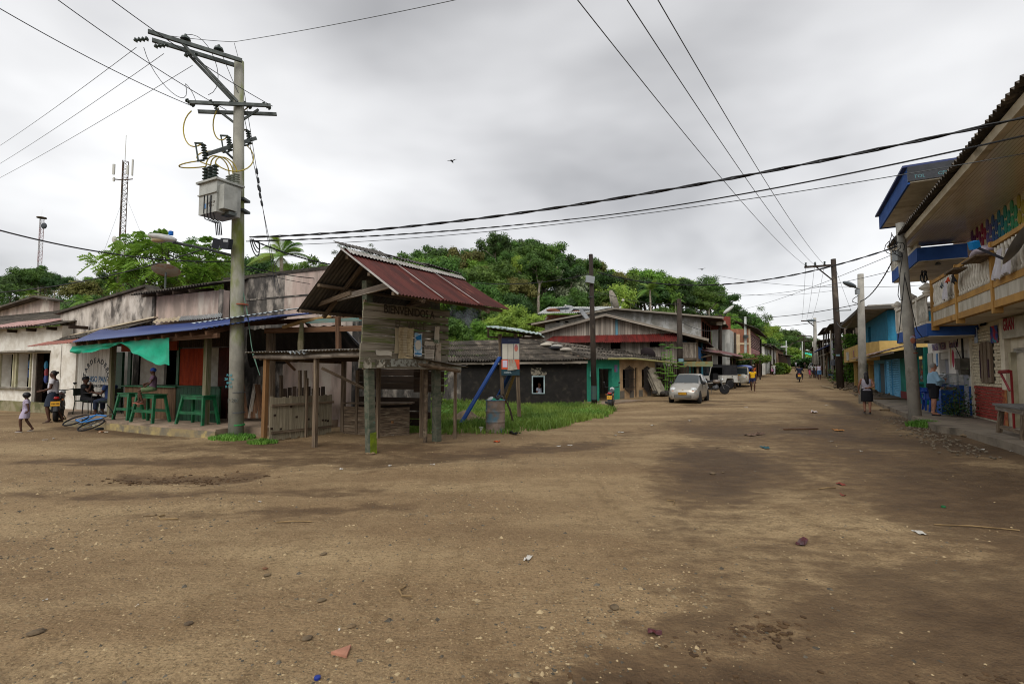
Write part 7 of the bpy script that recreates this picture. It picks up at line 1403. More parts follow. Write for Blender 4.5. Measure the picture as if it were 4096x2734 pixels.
# dark wooden houses and shops further up on the right
def dark_house(label, t0, t1, H1, H2, wallm, seed, tin=None):
    R = random.Random(seed); c = RP((t0+t1)/2, OF); z0 = gz(*c)+.1; o = thing('street_house', label, 'house', (*RP(t1, OF), z0), RFr.a); L = t1-t0
    b = MB(); wall(b, 0, L, -.3, H1,.3,.5, [(L*.15, L*.35,.1,2.0),(L*.55, L*.8,.1,2.0)]); b.build('lower_wall', wallm, o); b = MB(); wall(b, 0, L, H1, H2,.3,.5, [(L*.1, L*.35, H1+.6, H2-.5),(L*.55, L*.9, H1+.3, H2-.5)]); b.build('upper_wall', mat('upper_dark', '4a443d', '3a352f', sc=2, bump=.3), o); b = MB(); b.bx(0, L, 1.5,1.55,0, H2); b.build('interior', BLACK, o); b = MB(); b.bx(L, L+.2,.3,7,-.3, H2); b.build('near_end_wall', mat('end_boards', '6f6558', '574e44', sc=3, st=(4,4,1), bump=.3), o)
    b = MB(); b.bx(0, L, -1.1,.3, H1-.1, H1+.1); b.build('balcony_floor', CONC, o)
    for k in range(int(L*2.2)): plank('baluster', o, (k/2.2+.1,-1.05, H1+.1),(k/2.2+.1,-1.05, H1+.95),.06,.06, WOODD)
    plank('hand_rail', o, (0,-1.05, H1+1.0),(L, -1.05, H1+1.0),.08,.08, WOODD)
    for k in range(5): plank('post', o, (L*k/4,-1.05,-.3),(L*k/4,-1.05, H2),.14,.14, WOODD if k % 2 else mat('grey_post', '8a857c', bump=.2))
    roof_sheets(o, 'roof_sheet', (-.4,-1.7, H2-.1),(L+.4,-1.7, H2-.1),(L+.4,3, H2+.7),(-.4,3, H2+.7),5,1, ASB, 5,.05)
    if tin: roof_sheets(o, 'awning_sheet', (L*.3,-2.4, H1+.2),(L*.9,-2.4, H1+.2),(L*.9,-1.0, H1+.9),(L*.3,-1.0, H1+.9),3,1, tin, 6,.05)
    return o
OAK = mat('oak_wall', '6a5a48', '54473a', sc=3, st=(3,3,1), bump=.3)
oD = dark_house('dark two storey house with shop signs behind the tarred pole', 58.5,68,3.0,5.6, OAK, 1)
b = MB(); b.bx(2.5,4.3,-1.3,-1.22,2.2,4.2); b.build('shop_sign', mat('sign_white2', 'a9adaf', '6f7f8f', sc=2, f=.6, bump=0), oD); b = MB(); b.bx(.5,6.5,-1.32,-1.24,1.5,2.1); b.build('shop_sign', mat('sign_dark2', '3a3f49', '8f9499', sc=2, f=.6, bump=0), oD)
dark_house('dark house with blue tin canopy on its upper floor', 70,84,3.0,5.9, OAK, 2, mat('blue_tin', '27346b', bump=.05, rough=.5)); oE = dark_house('teal fronted shop house halfway up the right side', 86,100,2.9,5.0, mat('teal_far', '3f7a75', bump=.1),3); dark_house('last low houses on the right before the climb', 103,125,2.6,4.2, TAN, 4)
b = MB(); b.bx(0,9,1,6,5.9,7.0); ob = b.build('tin_upper_room', mat('pale_tin', '9c9790', '837e77', sc=2, bump=.1)); ob.location = (*RP(64, OF),.6); ob.rotation_euler = (0,0, RFr.a); tag(ob, 'pale corrugated tin upper room beyond the blue house roof', 'house')
q = [RP(57.0,5.0)+(0,)]
# vines between the yellow house and the dark one
def vines():
    p = (*RP(56.6,5.3), gz(*RP(56.6,5.3))); o = thing('vine_thicket', 'tall green creeper thicket between the yellow and the dark house', 'bush', p); R = random.Random(6); b = MB(); c = MB()
    for k in range(6): x, y = R.uniform(-1,1), R.uniform(-1,1); b.tube([(x, y, 0),(x*.8, y, 2),(x*.6, y*.7,4.2)], [.06,.05,.03], 5)
    b.build('stem', BARK, o)
    for k in range(1700): z = 4.6*R.random()**.9; leaf(c, (R.gauss(0,.5)-.05*z, R.gauss(0,.5), z), R.uniform(.12,.25), R)
    c.build('foliage', FOL['bright'], o)
    p2 = (*RP(61.5,4.6), gz(*RP(61.5,4.6)))
    for t, oo, h, s, lab in ((61,4.5,2.2,4, 'leafy bush under the dark house balcony'),):
        o2 = thing('bush', lab, 'bush', (*RP(t, oo), gz(*RP(t, oo)))); c = MB(); b = MB(); b.tube([(0,0,0),(0,0,1.2)], .05,5); b.build('stem', BARK, o2)
        for k in range(500): leaf(c, (R.gauss(0,.4), R.gauss(0,.4), abs(R.gauss(.5,.4))), R.uniform(.12,.25), R)
        c.build('foliage', FOL['mid'], o2)
vines()
# weeds and creeper along the right pavement
wl = leafmat('weed_leaves', '4f7a2e', '7aa043')
tuft('weeds', 'green weeds at the foot of the leaning pole', G(3700,1704),.5,1100,.30, wl, 41); tuft('weeds', 'trailing weeds on the broken pavement edge', G(3845,1702),.5,700,.2, wl, 42); tuft('weeds', 'weed patch beside the pavement crack below the bakery', G(3890,1722),.45,600,.16, wl, 43)
def creeper():
    q = RFr.w(38.0,-.45,.15); o = thing('potted_creeper', 'dark leafy plant growing by the brick corner of the bakery', 'plant', q, RFr.a); R = random.Random(19); b = MB(); c = MB()
    for k in range(9): x, y = R.uniform(-.6,.5), R.uniform(-.25,.25); h = R.uniform(.3,1.25); b.tube([(x*.5, y*.5,0),(x, y, h*.6),(x+R.uniform(-.1,.15), y, h)], [.015,.012,.006], 4)
    b.build('stem', BARK, o)
    for k in range(620): x = R.gauss(-.1,.4); h = abs(R.gauss(0,.42))*(1.4 if x > 0 else .8); leaf(c, (x, R.gauss(0,.2),.05+h), R.uniform(.04,.085), R)
    c.build('foliage', leafmat('creeper_green', '2f4a28', '456035', .1,.2), o)
creeper()
# street table near the camera
def street_table():
    a, c = G(3990,1760), G(4075,1765); o = thing('market_table', 'rough grey wooden market table at the right edge', 'table', (12.15,11.95,.05), RFr.a); 
    for k in range(3): piece('plank', o, (.25,-.26+.26*k, .80),(1.75,.25,.05), mat('grey_table', '6f6e6c', '55534f', sc=2, st=(1.2,7,7), bump=.3, rnd=.1))
    for sx, sy in ((-.5,-.3),(1.0,-.3),(-.5,.3),(1.0,.3)): plank('leg', o, (sx, sy*1.1,0),(sx*.92, sy*.85,.76),.1,.1, WOODH)
    for sy in (-.3,.3): plank('stretcher', o, (-.5, sy, .25),(1.0, sy, .25),.04,.08, WOODH); plank('apron', o, (-.6, sy*1.1,.72),(1.1, sy*1.1,.72),.03,.12, WOODG)
street_table()
def plastic_chair(label, x, y, rz):
    o = thing('plastic_chair', label, 'chair', RFr.w(x, y, .15), RFr.a+rz); m = mat('blue_plastic', '16408f', '12367d', sc=3, bump=0, rough=.35); b = MB(); b.bx(-.22,.22,-.22,.22,.40,.44); b.build('seat', m, o)
    for sx in (-.2,.2):
        for sy in (-.2,.2): MB().beam((sx*1.15, sy*1.15,0),(sx, sy, .42),.05).build('leg', m, o)
    b = MB(); b.sheet((-.2,.2,.44),(.2,.2,.44),(.22,.3,.86),(-.22,.3,.86),1,.02, rows=2, per=6); b.build('backrest', m, o, smooth=True)
    for sx in (-.23,.23): b = MB(); b.tube([(sx, .24,.66),(sx, -.15,.66),(sx, -.2,.42)], .025,6); b.build('armrest', m, o)
plastic_chair('blue plastic chair behind the man nearest the leaning pole', 33.6,-.75,-1.9); plastic_chair('blue plastic chair between the man and the bakery doors', 35.0,-.55,1.6); plastic_chair('blue plastic chair beside the glass display case', 36.0,-.5,2.6)
o = thing('plastic_table', 'blue plastic table beside the standing man', 'table', RFr.w(34.5,-.6,.15), RFr.a); m = mat('blue_plastic', '16408f'); MB().bx(-.35,.35,-.35,.35,.70,.73).build('tabletop', m, o)
for sx in (-.3,.3):
    for sy in (-.3,.3): MB().beam((sx*1.1, sy*1.1,0),(sx, sy, .7),.05).build('leg', m, o)
o = thing('display_case', 'glass food display case on blue legs by the bakery wall', 'display case', RFr.w(36.75,-.42,.15), RFr.a); fr = mat('case_frame', 'a9acae', bump=0, rough=.3, metal=.5); gl = mat('case_glass', '5f6f7a', bump=0, rough=.08, spec=.6, alpha=.35)
b = MB(); b.bx(-.35,.35,-.25,.25,0,.85); b.build('base', mat('case_blue', '1b4a8f', bump=0, rough=.4), o); b = MB(); b.prism([(-.35,-.25,.85),(-.35,.25,.85),(-.35,.25,1.4),(-.35,-.1,1.4),(-.35,-.25,1.25)], (.7,0,0)); b.build('glass', gl, o); b = MB()
for x in (-.36,.36): b.tube([(x, -.25,.85),(x, -.25,1.25),(x, -.1,1.41),(x, .25,1.41)], .015,5)
for y, z in ((-.25,.86),(-.25,1.25),(-.1,1.41)): b.tube([(-.36, y, z),(.36, y, z)], .015,5)
b.build('frame', fr, o); MB().bx(-.33,.33,-.2,.22,1.08,1.10).build('shelf', fr, o); MB().bx(-.3,.3,-.15,.2,.87,.95).build('pastries', mat('pastry', '8a6a3f', '6f5230', sc=8, bump=.5), o)
# ---------------- vehicles ----------------
RUB = mat('tyre_rubber', '17171a', '211f1e', sc=6, bump=.3, rough=.85); CHR = mat('chrome', 'a9abac', bump=0, rough=.2, metal=.9); GLASSD = mat('car_glass', '2d3436', bump=0, rough=.06, spec=.7); BLKP = mat('black_plastic_trim', '1a1a1b', bump=.05, rough=.5); PLATE = mat('plate_yellow', 'c48f16', bump=0, rough=.5); PINK_ = mat('plate_ink', '1c1a14', bump=0)
LAMP_R = mat('tail_red', '9a1a18', bump=0, rough=.2, spec=.6); LAMP_C = mat('lamp_clear', 'b9bcbc', bump=0, rough=.1, spec=.8); LAMP_O = mat('lamp_orange', 'b86a35', bump=0, rough=.2, spec=.6)
def wheel(par, c, r, w, rimm, n=20, name='wheel'):
    """wheel about the local x axis"""
    o = MB().lathe([(r*.62,-w/2),(r*.9,-w/2),(r, -w*.3),(r, w*.3),(r*.9, w/2),(r*.62, w/2)], n, c, (1,0,0)).build(name, RUB, par, smooth=True)
    b = MB(); b.lathe([(.01,-w*.42),(r*.35,-w*.46),(r*.63,-w*.40),(r*.63, w*.40),(r*.35, w*.46),(.01, w*.42)], n, c, (1,0,0)); b.build('rim', rimm, o); return o
def hatchback(label, loc, rz, paint, plate='', name='car'):
    o = thing(name, label, 'car', loc, rz); L2 = 1.75
    # stations along y (front = -y): y, bottom, mid width, shoulder z, shoulder w, roof z, roof w
    st = [(-1.75,.30,.52,.56,.48,.60,.30),(-1.70,.22,.66,.66,.60,.70,.45),(-1.50,.19,.73,.80,.67,.86,.54),(-1.15,.19,.745,.90,.69,.97,.58),(-.92,.19,.745,.95,.70,1.03,.60),(-.60,.19,.75,.97,.705,1.26,.56),(-.28,.19,.75,.98,.71,1.44,.53),(.1,.19,.75,1.0,.71,1.50,.53),(.6,.19,.75,1.01,.71,1.50,.53),(1.1,.19,.745,1.02,.70,1.46,.52),(1.42,.2,.735,1.03,.69,1.38,.50),(1.62,.24,.70,1.0,.65,1.18,.47),(1.72,.30,.66,.9,.60,.97,.42),(1.75,.36,.58,.8,.52,.84,.36)]
    def half(s):
        y, zb, w, zs, ws, zr, wr = s; return [(0, zb),(w*.88, zb),(w, zb+.14),(w*1.0,(zb+zs)/2+.05),(ws*1.02, zs-.05),(ws, zs),(wr+.03, zr-.05),(wr-.02, zr-.012),(wr*.6, zr),(0, zr+.006)]
    rings = []
    for s in st: h = half(s); rings.append([(x, s[0], z) for x, z in h]+[(-x, s[0], z) for x, z in h[-2:0:-1]])
    n = len(rings[0]); body, glass = MB(), MB(); body.v = [p for r in rings for p in r]; glass.v = list(body.v)
    for i in range(len(rings)-1):
        for k in range(n):
            f = (i*n+k, (i+1)*n+k, (i+1)*n+(k+1) % n, i*n+(k+1) % n); kk = k if k < 9 else n-1-k
            isg = (kk == 5 and 5 <= i <= 9 and i != 7) or (kk in (6,7,8) and i in (4,5)) or (kk in (6,7,8) and i == 10)
            (glass if isg else body).f.append(f)
    body.f += [tuple(range(n)), tuple((len(rings)-1)*n+k for k in range(n))[::-1]]
    body.build('body', paint, o, smooth=True); glass.build('window_glass', GLASSD, o)
    for sx in (-1,1):
        for y in (-1.13,1.2):
            b = MB(); b.lathe([(.02,-.05),(.345,-.05),(.345,.02),(.02,.02)], 20,(sx*.735, y, .30),(sx, 0,0)); b.build('wheel_arch', BLKP, o)
            wheel(o, (sx*.68, y, .285),.285,.19, mat('wheel_cover', '8d8a84', '7a7771', sc=5, bump=.05, rough=.4))
        b = MB(); b.ball((sx*.51,-1.56,.715),(.17,.14,.10),12,8,(.45,0, sx*.5)); b.build('headlight', LAMP_C, o, smooth=True); b = MB(); b.ball((sx*.53,-1.615,.635),(.15,.10,.035),10,6,(0,0, sx*.45)); b.build('indicator', LAMP_O, o, smooth=True)
        b = MB(); b.ball((sx*.83,-.55,1.02),(.10,.06,.085),10,7); b.build('mirror', BLKP, o, smooth=True); b = MB(); b.lathe([(.06,0),(.055,.02)], 12,(sx*.5,-1.715,.36),(0,-1,0)); b.build('fog_lamp', BLKP, o)
        b = MB(); b.bx(sx*.735-.01, sx*.735+.01,-.35,-.33,.3,.95); b.bx(sx*.735-.01, sx*.735+.01,.50,.52,.3,.98); b.build('door_gap', BLKP, o); b = MB(); b.bx(sx*.757-.01, sx*.757+.01,.28,.42,.84,.87); b.bx(sx*.757-.01, sx*.757+.01,1.1,1.22,.86,.89); b.build('door_handle', paint, o)
        b = MB(); b.ball((sx*.58,1.70,.95),(.06,.05,.16),8,6); b.build('tail_light', LAMP_R, o)
    b = MB(); b.bx(-.42,.42,-1.765,-1.735,.30,.43); g = b.build('lower_grille', BLKP, o)
    for z in (.335,.37,.405): MB().bx(-.40,.40,-1.775,-1.767, z-.007, z+.007).build('grille_bar', paint, g)
    MB().bx(-.30,.30,-1.745,-1.725,.585,.605).build('upper_grille', BLKP, o); b = MB(); b.box((0,-1.70,.665),(.13,.03,.03),(.3,0,0)); b.box((0,-1.70,.667),(.055,.035,.06),(.3,0,0)); b.build('emblem', mat('gold_emblem', 'b08f4a', bump=0, rough=.3, metal=.6), o)
    if plate:
        p = MB().bx(-.20,.20,-1.79,-1.775,.45,.57).build('number_plate', PLATE, o); letters('lettering', p, plate, (0,-1.792,.51),.115, PINK_, bold=.002)
    for a, x in ((.1,-.35),(-.05,.12)): b = MB(); b.tube([(x-.2,-.955,1.035),(x+.22,-.93,1.05)], .012,4); b.build('wiper', BLKP, o)
    MB().tube([(0,-.12,1.49),(0,.05,1.62)], .008,4).build('antenna', BLKP, o); return o
champ = mat('champagne_paint', 'a09c94', '96928a', sc=.6, bump=0, rough=.3, metal=.35, spec=.6)
cp = gp(2730,25.3); hatchback('silver beige small hatchback parked on the left of the street', (cp.x+.85, cp.y+1.5,.02), radians(-30), champ, 'MTX 019')
def motorbike(label, loc, rz, body_c, rear_plate='', name='motorbike', seat_c='16151a'):
    """front = -y"""
    o = thing(name, label, 'motorbike', loc, rz); bm = mat('bike_'+body_c, body_c, bump=0, rough=.25, spec=.6); r = .30
    wheel(o, (0,-.66, r), r, .09, mat('spokes', '55565a', bump=0, rough=.4, metal=.6)); wheel(o, (0,.62, r), r, .11, mat('spokes', '55565a'))
    b = MB(); b.tube([(0,-.66, r),(0,-.42,.95)], .035,6); b.tube([(.06,-.66, r),(.06,-.44,.85)], .025,6); b.tube([(-.06,-.66, r),(-.06,-.44,.85)], .025,6); b.build('fork', CHR, o); b = MB(); b.tube([(0,-.38,.85),(0,.1,.62),(0,.62,.32)], .04,6); b.tube([(0,-.35,.7),(0,-.05,.33),(0,.35,.34)], .035,6); b.build('frame', BLKP, o)
    b = MB(); b.ball((0,-.12,.40),(.15,.22,.17),10,7); b.lathe([(.09,-.1),(.09,.1)], 10,(0,-.2,.52),(0,.6,1)); b.build('engine', mat('engine_grey', '4a4b4d', bump=.2, rough=.5, metal=.4), o)
    b = MB(); b.ball((0,-.18,.80),(.14,.27,.13),12,8); b.build('fuel_tank', bm, o, smooth=True); b = MB(); b.ball((0,.28,.80),(.13,.42,.07),12,7,(-.1,0,0)); b.build('seat', mat('bike_seat', seat_c, bump=.1, rough=.6), o, smooth=True); b = MB(); b.ball((0,.66,.80),(.10,.22,.08),10,7,(-.35,0,0)); b.build('tail_fairing', bm, o, smooth=True)
    b = MB(); b.tube([(-.34,-.30,1.04),(-.12,-.38,1.0),(.12,-.38,1.0),(.34,-.30,1.04)], .015,6); b.build('handlebar', BLKP, o)
    for sx in (-1,1): b = MB(); b.tube([(sx*.30,-.32,1.04),(sx*.34,-.33,1.2)], .008,4); b.ball((sx*.35,-.33,1.23),(.055,.02,.04),8,6); b.build('mirror', BLKP, o); b = MB(); b.ball((sx*.16,.74,.72),(.03,.03,.025),6,5); b.build('indicator', LAMP_O, o)
    b = MB(); b.ball((0,-.55,.92),(.11,.07,.10),10,7); b.build('headlight', LAMP_C, o, smooth=True); b = MB(); b.ball((0,.84,.78),(.10,.04,.05),10,6); b.build('tail_light', LAMP_R, o, smooth=True); b = MB(); b.tube([(.13,-.1,.28),(.15,.3,.30),(.17,.75,.38)], [.03,.04,.055], 8); b.build('exhaust', mat('exhaust_dark', '2a2a2c', bump=0, rough=.3, metal=.6), o)
    b = MB(); b.sheet((-.08,.86,.66),(.08,.86,.66),(.09,.95,.36),(-.09,.95,.36),1,.01, rows=2); b.build('rear_mudguard', BLKP, o); b = MB(); b.tube([(-.08,.1,.3),(-.22,.12,.02)], .012,5); b.build('side_stand', BLKP, o); b = MB(); b.sheet((-.07,-.98,.42),(.07,-.98,.42),(.07,-.62,.66),(-.07,-.62,.66),1,.01, rows=3, sag=-.05); b.build('front_mudguard', bm, o, smooth=True)
    for sx in (-1,1): b = MB(); b.tube([(sx*.1,.3,.42),(sx*.1,.56,.72)], .025,6); b.build('shock_absorber', CHR, o)
    if rear_plate is not None:
        p = MB().box((0,.90,.60),(.23,.012,.15),(.2,0,0)).build('number_plate', PLATE, o)
        if rear_plate: letters('lettering', p, rear_plate, (0,.912,.60),.06, PINK_, (pi/2-.2,0, pi))
    return o
g1 = G(2455,1642); motorbike('black scooter parked in front of the teal doorway', (g1.x-.05, g1.y+.3, g1.z+.03), radians(164), '1d1d22', 'MPL-47E', 'scooter')
g2 = G(160,1690); motorbike('dark motorbike parked beside the woman at the white shop', (g2.x+.05, g2.y+.6, g2.z+.02), radians(216), '3a1a1c', 'XJB 08B')
g3 = gp(2852,32.5); motorbike('muddy motorbike leaning behind the silver car', (g3.x, g3.y, g3.z), radians(62), '6a5f55', None)
g4 = gp(3196,49.5); motorbike('motorbike ridden away down the street', (g4.x, g4.y, g4.z), radians(151), '15161a', '')
def tuktuk(label, loc, rz):
    o = thing('auto_rickshaw', label, 'auto rickshaw', loc, rz); wm = mat('rickshaw_white', 'b5b1a6', '989385', sc=1.5, c3='7d7663', sc3=1.2, f3=.66, bump=.05, rough=.4); bl = mat('rickshaw_blue', '3a4f96', '31448a', sc=2, bump=.05, rough=.4)
    # front cowl: loft
    st = [(-1.28,.35,.42,.78,.36),(-1.22,.30,.56,.95,.50),(-1.05,.28,.64,1.08,.62),(-.75,.28,.66,1.10,.64)]
    b = MB(); vs = []
    for y, z0, w0, z1, w1 in st: vs += [(-w0*.7, y, z0),(-w0, y, z0+.18),(-w1, y, z1-.05),(-w1*.6, y-.02, z1),(w1*.6, y-.02, z1),(w1, y, z1-.05),(w0, y, z0+.18),(w0*.7, y, z0)]
    b.add(vs, [(i*8+k, i*8+(k+1) % 8,(i+1)*8+(k+1) % 8,(i+1)*8+k) for i in range(3) for k in range(8)]+[(7,6,5,4,3,2,1,0)]); b.build('front_cowl', wm, o, smooth=True)
    b = MB(); b.prism([(-.58,-1.13,1.0),(.58,-1.13,1.0),(.50,-.82,1.58),(-.50,-.82,1.58)], (0,.02,0)); b.build('windscreen', GLASSD, o)
    b = MB()
    for sx in (-1,1): b.tube([(sx*.64,-1.1,1.02),(sx*.56,-.80,1.62)], .05,6)
    b.tube([(-.56,-.8,1.61),(.56,-.8,1.61)], .05,6); b.build('windscreen_frame', wm, o)
    b = MB(); b.sheet((-.66,-.88,1.60),(.66,-.88,1.60),(.66,1.15,1.66),(-.66,1.15,1.66),1,.0, rows=8, per=8); b.v = [(x, y, z+.17*(1-(x/.66)**4)*(.55+.45*min(1,(y+.95)/.4))) for x, y, z in b.v]; b.build('canopy', bl, o, smooth=True)
    for sx in (-1,1):
        MB().bx(sx*.67-.015, sx*.67+.015,-.88,1.15,1.50,1.64).build('canopy_side', bl, o); MB().bx(sx*.66-.02, sx*.66+.02,.15,1.15,.35,1.02).build('side_panel', bl, o); MB().bx(sx*.66-.015, sx*.66+.015,-.78,-.65,.35,1.6).build('door_pillar', bl, o); MB().bx(sx*.66-.015, sx*.66+.015,1.02,1.15,1.0,1.6).build('rear_pillar', bl, o); wheel(o, (sx*.58,.75,.22),.22,.13, mat('wheel_cover', '8d8a84'))
        b = MB(); b.ball((sx*.40,-1.20,.80),(.16,.06,.095),12,8,(0,0, sx*.35)); b.build('headlight_housing', BLKP, o, smooth=True); b = MB(); b.ball((sx*.37,-1.245,.80),(.085,.04,.065),10,7,(0,0, sx*.3)); b.build('headlight', LAMP_C, o, smooth=True); b = MB(); b.ball((sx*.50,-1.205,.80),(.04,.035,.055),8,6); b.build('indicator', LAMP_O, o)
    MB().bx(-.25,.25,-1.275,-1.25,.75,.86).build('dark_band', BLKP, o); p = MB().bx(-.13,.13,-1.262,-1.248,.93,1.01).build('number_plate', PLATE, o); MB().bx(-.66,.66,-.7,1.15,.28,.36).build('floor', BLKP, o); MB().bx(-.6,.6,.4,.55,.4,1.15).build('passenger_seat', BLKP, o); MB().bx(-.65,.65,1.12,1.16,.35,1.5).build('back_panel', bl, o)
    wheel(o, (0,-1.12,.22),.22,.11, mat('wheel_cover', '8d8a84')); b = MB(); b.lathe([(.30,-.09),(.28,-.1),(.28,.1),(.30,.09)], 16,(0,-1.12,.26),(1,0,0)); b.v = [(x, y, max(z, .36)) for x, y, z in b.v]; b.build('mudguard', wm, o, smooth=True); b = MB(); b.tube([(-.05,-1.14,1.02),(.1,-1.1,1.1)], .01,4); b.build('wiper', BLKP, o); return o
t1 = gp(2968,42.6); tuktuk('white auto rickshaw with blue canopy parked facing the camera', t1, radians(-34))
def jeep(label, loc, rz):
    """front = -y"""
    o = thing('jeep', label, 'jeep', loc, rz); wm = mat('jeep_white', 'b7b6b0', '9d9b92', sc=1.5, c3='7d7768', sc3=1.3, f3=.66, bump=.05, rough=.4); bt = mat('black_canvas', '1c1c1f', '28282b', sc=4, bump=.2, rough=.7)
    b = MB(); b.prism([(-.76,-1.9,.45),(-.76,-1.9,.95),(-.76,-.75,1.02),(-.76,-.70,.62),(-.76,.35,.62),(-.76,.45,1.05),(-.76,1.85,1.05),(-.76,1.9,.5),(-.76,1.55,.5),(-.76,1.45,.82),(-.76,.85,.82),(-.76,.72,.5),(-.76,-.85,.45),(-.76,-.95,.8),(-.76,-1.5,.8),(-.76,-1.6,.45)], (1.52,0,0)); b.build('body', wm, o)
    MB().bx(-.70,.70,1.86,1.93,.52,1.02).build('tailgate', wm, o); MB().bx(-.72,.72,-.5,1.85,1.74,1.82).build('canvas_roof', bt, o); 
    for sx in (-1,1):
        MB().bx(sx*.735-.015, sx*.735+.015,.55,1.85,1.06,1.75).build('canvas_side', bt, o); MB().bx(sx*.735-.02, sx*.735+.02,-.5,.55,1.62,1.75).build('canvas_strip', bt, o); b = MB(); b.tube([(sx*.72,-.72,1.0),(sx*.70,-.5,1.75)], .03,6); b.build('windscreen_post', wm, o); b = MB(); b.tube([(sx*.72,.5,1.0),(sx*.72,.5,1.75)], .03,6); b.build('roll_bar', BLKP, o)
        for y in (-1.22,1.15): wheel(o, (sx*.68, y, .34),.34,.22, mat('jeep_rim', 'a39a7d', '8d856b', sc=4, bump=.05))
        b = MB(); b.ball((sx*.5,-1.92,.8),(.11,.04,.11),10,7); b.build('headlight', LAMP_C, o); MB().bx(sx*.66-.06, sx*.66+.06,1.92,1.95,.7,.95).build('tail_light', LAMP_R, o); MB().bx(sx*.3-.2, sx*.3+.2,-.2,.25,.6,1.2).build('seat', BLKP, o)
    MB().bx(-.68,.68,-.63,-.6,1.02,1.7).build('windscreen', mat('case_glass', '5f6f7a'), o); MB().bx(-.7,.7,1.84,1.87,1.06,1.75).build('rear_canvas', bt, o); MB().bx(.70,.775,1.3,1.42,.92,.99).build('fuel_cap', BLKP, o); b = MB()
    b.tube([(-.7,.0,1.86),(-.7,1.7,1.86)], .02,5); b.tube([(.7,.0,1.86),(.7,1.7,1.86)], .02,5)
    for y in (.1,.6,1.1,1.6): b.tube([(-.7, y, 1.87),(.7, y, 1.87)], .015,5)
    b.build('roof_rack', BLKP, o); return o
j1 = gp(2842,38.4); jeep('white open jeep with black canvas top behind the silver car', (j1.x, j1.y, j1.z+.02), radians(-72))
f1 = gp(3193,172); hatchback('red and white car far up the street', f1, radians(-25), mat('far_red', '8a3a35', bump=0, rough=.4)); f2 = gp(3256,96); hatchback('pale car at the far right roadside by the shops', f2, radians(-20), mat('far_white', 'a7aaa9', bump=0, rough=.4)); f3 = gp(3205,190); hatchback('dark red car behind the far one at the top of the street', f3, radians(-20), mat('far_maroon', '5a2a2a', bump=0, rough=.4))
def bicycle():
    p = G(345,1712); o = thing('bicycle', 'blue bicycle lying on its side before the bar step', 'bicycle', (p.x, p.y-.5, p.z),0); o.rotation_euler = (radians(-66), radians(5), radians(-30)); o.location = (p.x-.15, p.y-.35, p.z+.05)
    bl = mat('bike_blue', '2a6fae', bump=0, rough=.4)
    for x in (-.5,.52):
        b = MB(); n = 28; b.tube([(x+.31*cos(t*2*pi/n),0,.31+.31*sin(t*2*pi/n)) for t in range(n+1)], .022,6); w = b.build('wheel', RUB, o); b = MB()
        for k in range(12): a = k*2*pi/12; b.tube([(x, 0,.31),(x+.29*cos(a),0,.31+.29*sin(a))], .004,3)
        b.lathe([(.02,-.04),(.02,.04)], 8,(x, 0,.31),(0,1,0)); b.build('spokes', CHR, w)
    b = MB(); J = {'bb': (-.05,0,.29), 'seat': (-.2,0,.72), 'head': (.33,0,.80), 'hl': (.36,0,.68), 'rear': (-.5,0,.31), 'front': (.52,0,.31)}
    for a, c in (('bb', 'seat'),('seat', 'head'),('bb', 'hl'),('rear', 'bb'),('rear', 'seat')): b.tube([J[a], J[c]], .022,6)
    b.build('frame', bl, o); b = MB(); b.tube([J['front'], J['hl'], (.31,0,.92)], .02,6); b.build('fork', CHR, o); b = MB(); b.tube([(.22,-.3,.94),(.33,-.1,.95),(.33,.1,.95),(.22,.3,.94)], .015,6); b.build('handlebar', BLKP, o); b = MB(); b.tube([J['seat'], (-.22,0,.84)], .014,5); b.ball((-.22,0,.86),(.14,.08,.035),10,6); b.build('saddle', BLKP, o); b = MB(); b.lathe([(.09,-.01),(.09,.01)], 16, J['bb'], (0,1,0)); b.tube([(-.05,.04,.29),(.08,.05,.2)], .012,5); b.tube([(-.05,-.04,.29),(-.18,-.05,.38)], .012,5); b.build('crank', mat('engine_grey', '4a4b4d'), o)
bicycle()
# ---------------- people ----------------
TMPS = bpy.data.scenes.new('workbench')
def remesh(b, vox, name):
    me = bpy.data.meshes.new('shell'); me.from_pydata(b.v, [], b.f); t = bpy.data.objects.new('shell', me); TMPS.collection.objects.link(t)
    m = t.modifiers.new('r', 'REMESH'); m.mode = 'VOXEL'; m.voxel_size = vox; m.use_smooth_shade = True; s = t.modifiers.new('s', 'SMOOTH'); s.iterations = 3; s.factor = .5
    vl = TMPS.view_layers[0]; vl.update(); dg = vl.depsgraph; out_ = bpy.data.meshes.new_from_object(t.evaluated_get(dg)); out_.name = name; bpy.data.objects.remove(t); bpy.data.meshes.remove(me); return out_
SKD, SKM, SKL = mat('skin_dark', '4f3426', '432b20', sc=6, bump=0, rough=.5), mat('skin_brown', '7d5540', '6f4a37', sc=6, bump=0, rough=.5), mat('skin_light', 'b07f68', 'a3735d', sc=6, bump=0, rough=.5)
BASE = dict(pel=(0,0,.95), wai=(0,0,1.10), che=(0,0,1.31), nek=(0,0,1.46), hed=(0,-.02,1.60))
for s_, k_ in ((1, 'L'),(-1, 'R')): BASE.update({'sh'+k_: (.17*s_, 0,1.41), 'el'+k_: (.23*s_, .02,1.13), 'wr'+k_: (.24*s_, -.06,.89), 'ha'+k_: (.24*s_, -.09,.80), 'hi'+k_: (.09*s_, 0,.93), 'kn'+k_: (.10*s_, -.01,.51), 'an'+k_: (.10*s_, .02,.09), 'to'+k_: (.11*s_, -.14,.035)})
def cloth_c(c): return mat('cloth_'+c, c, bump=.15, bsc=40, rough=.85)
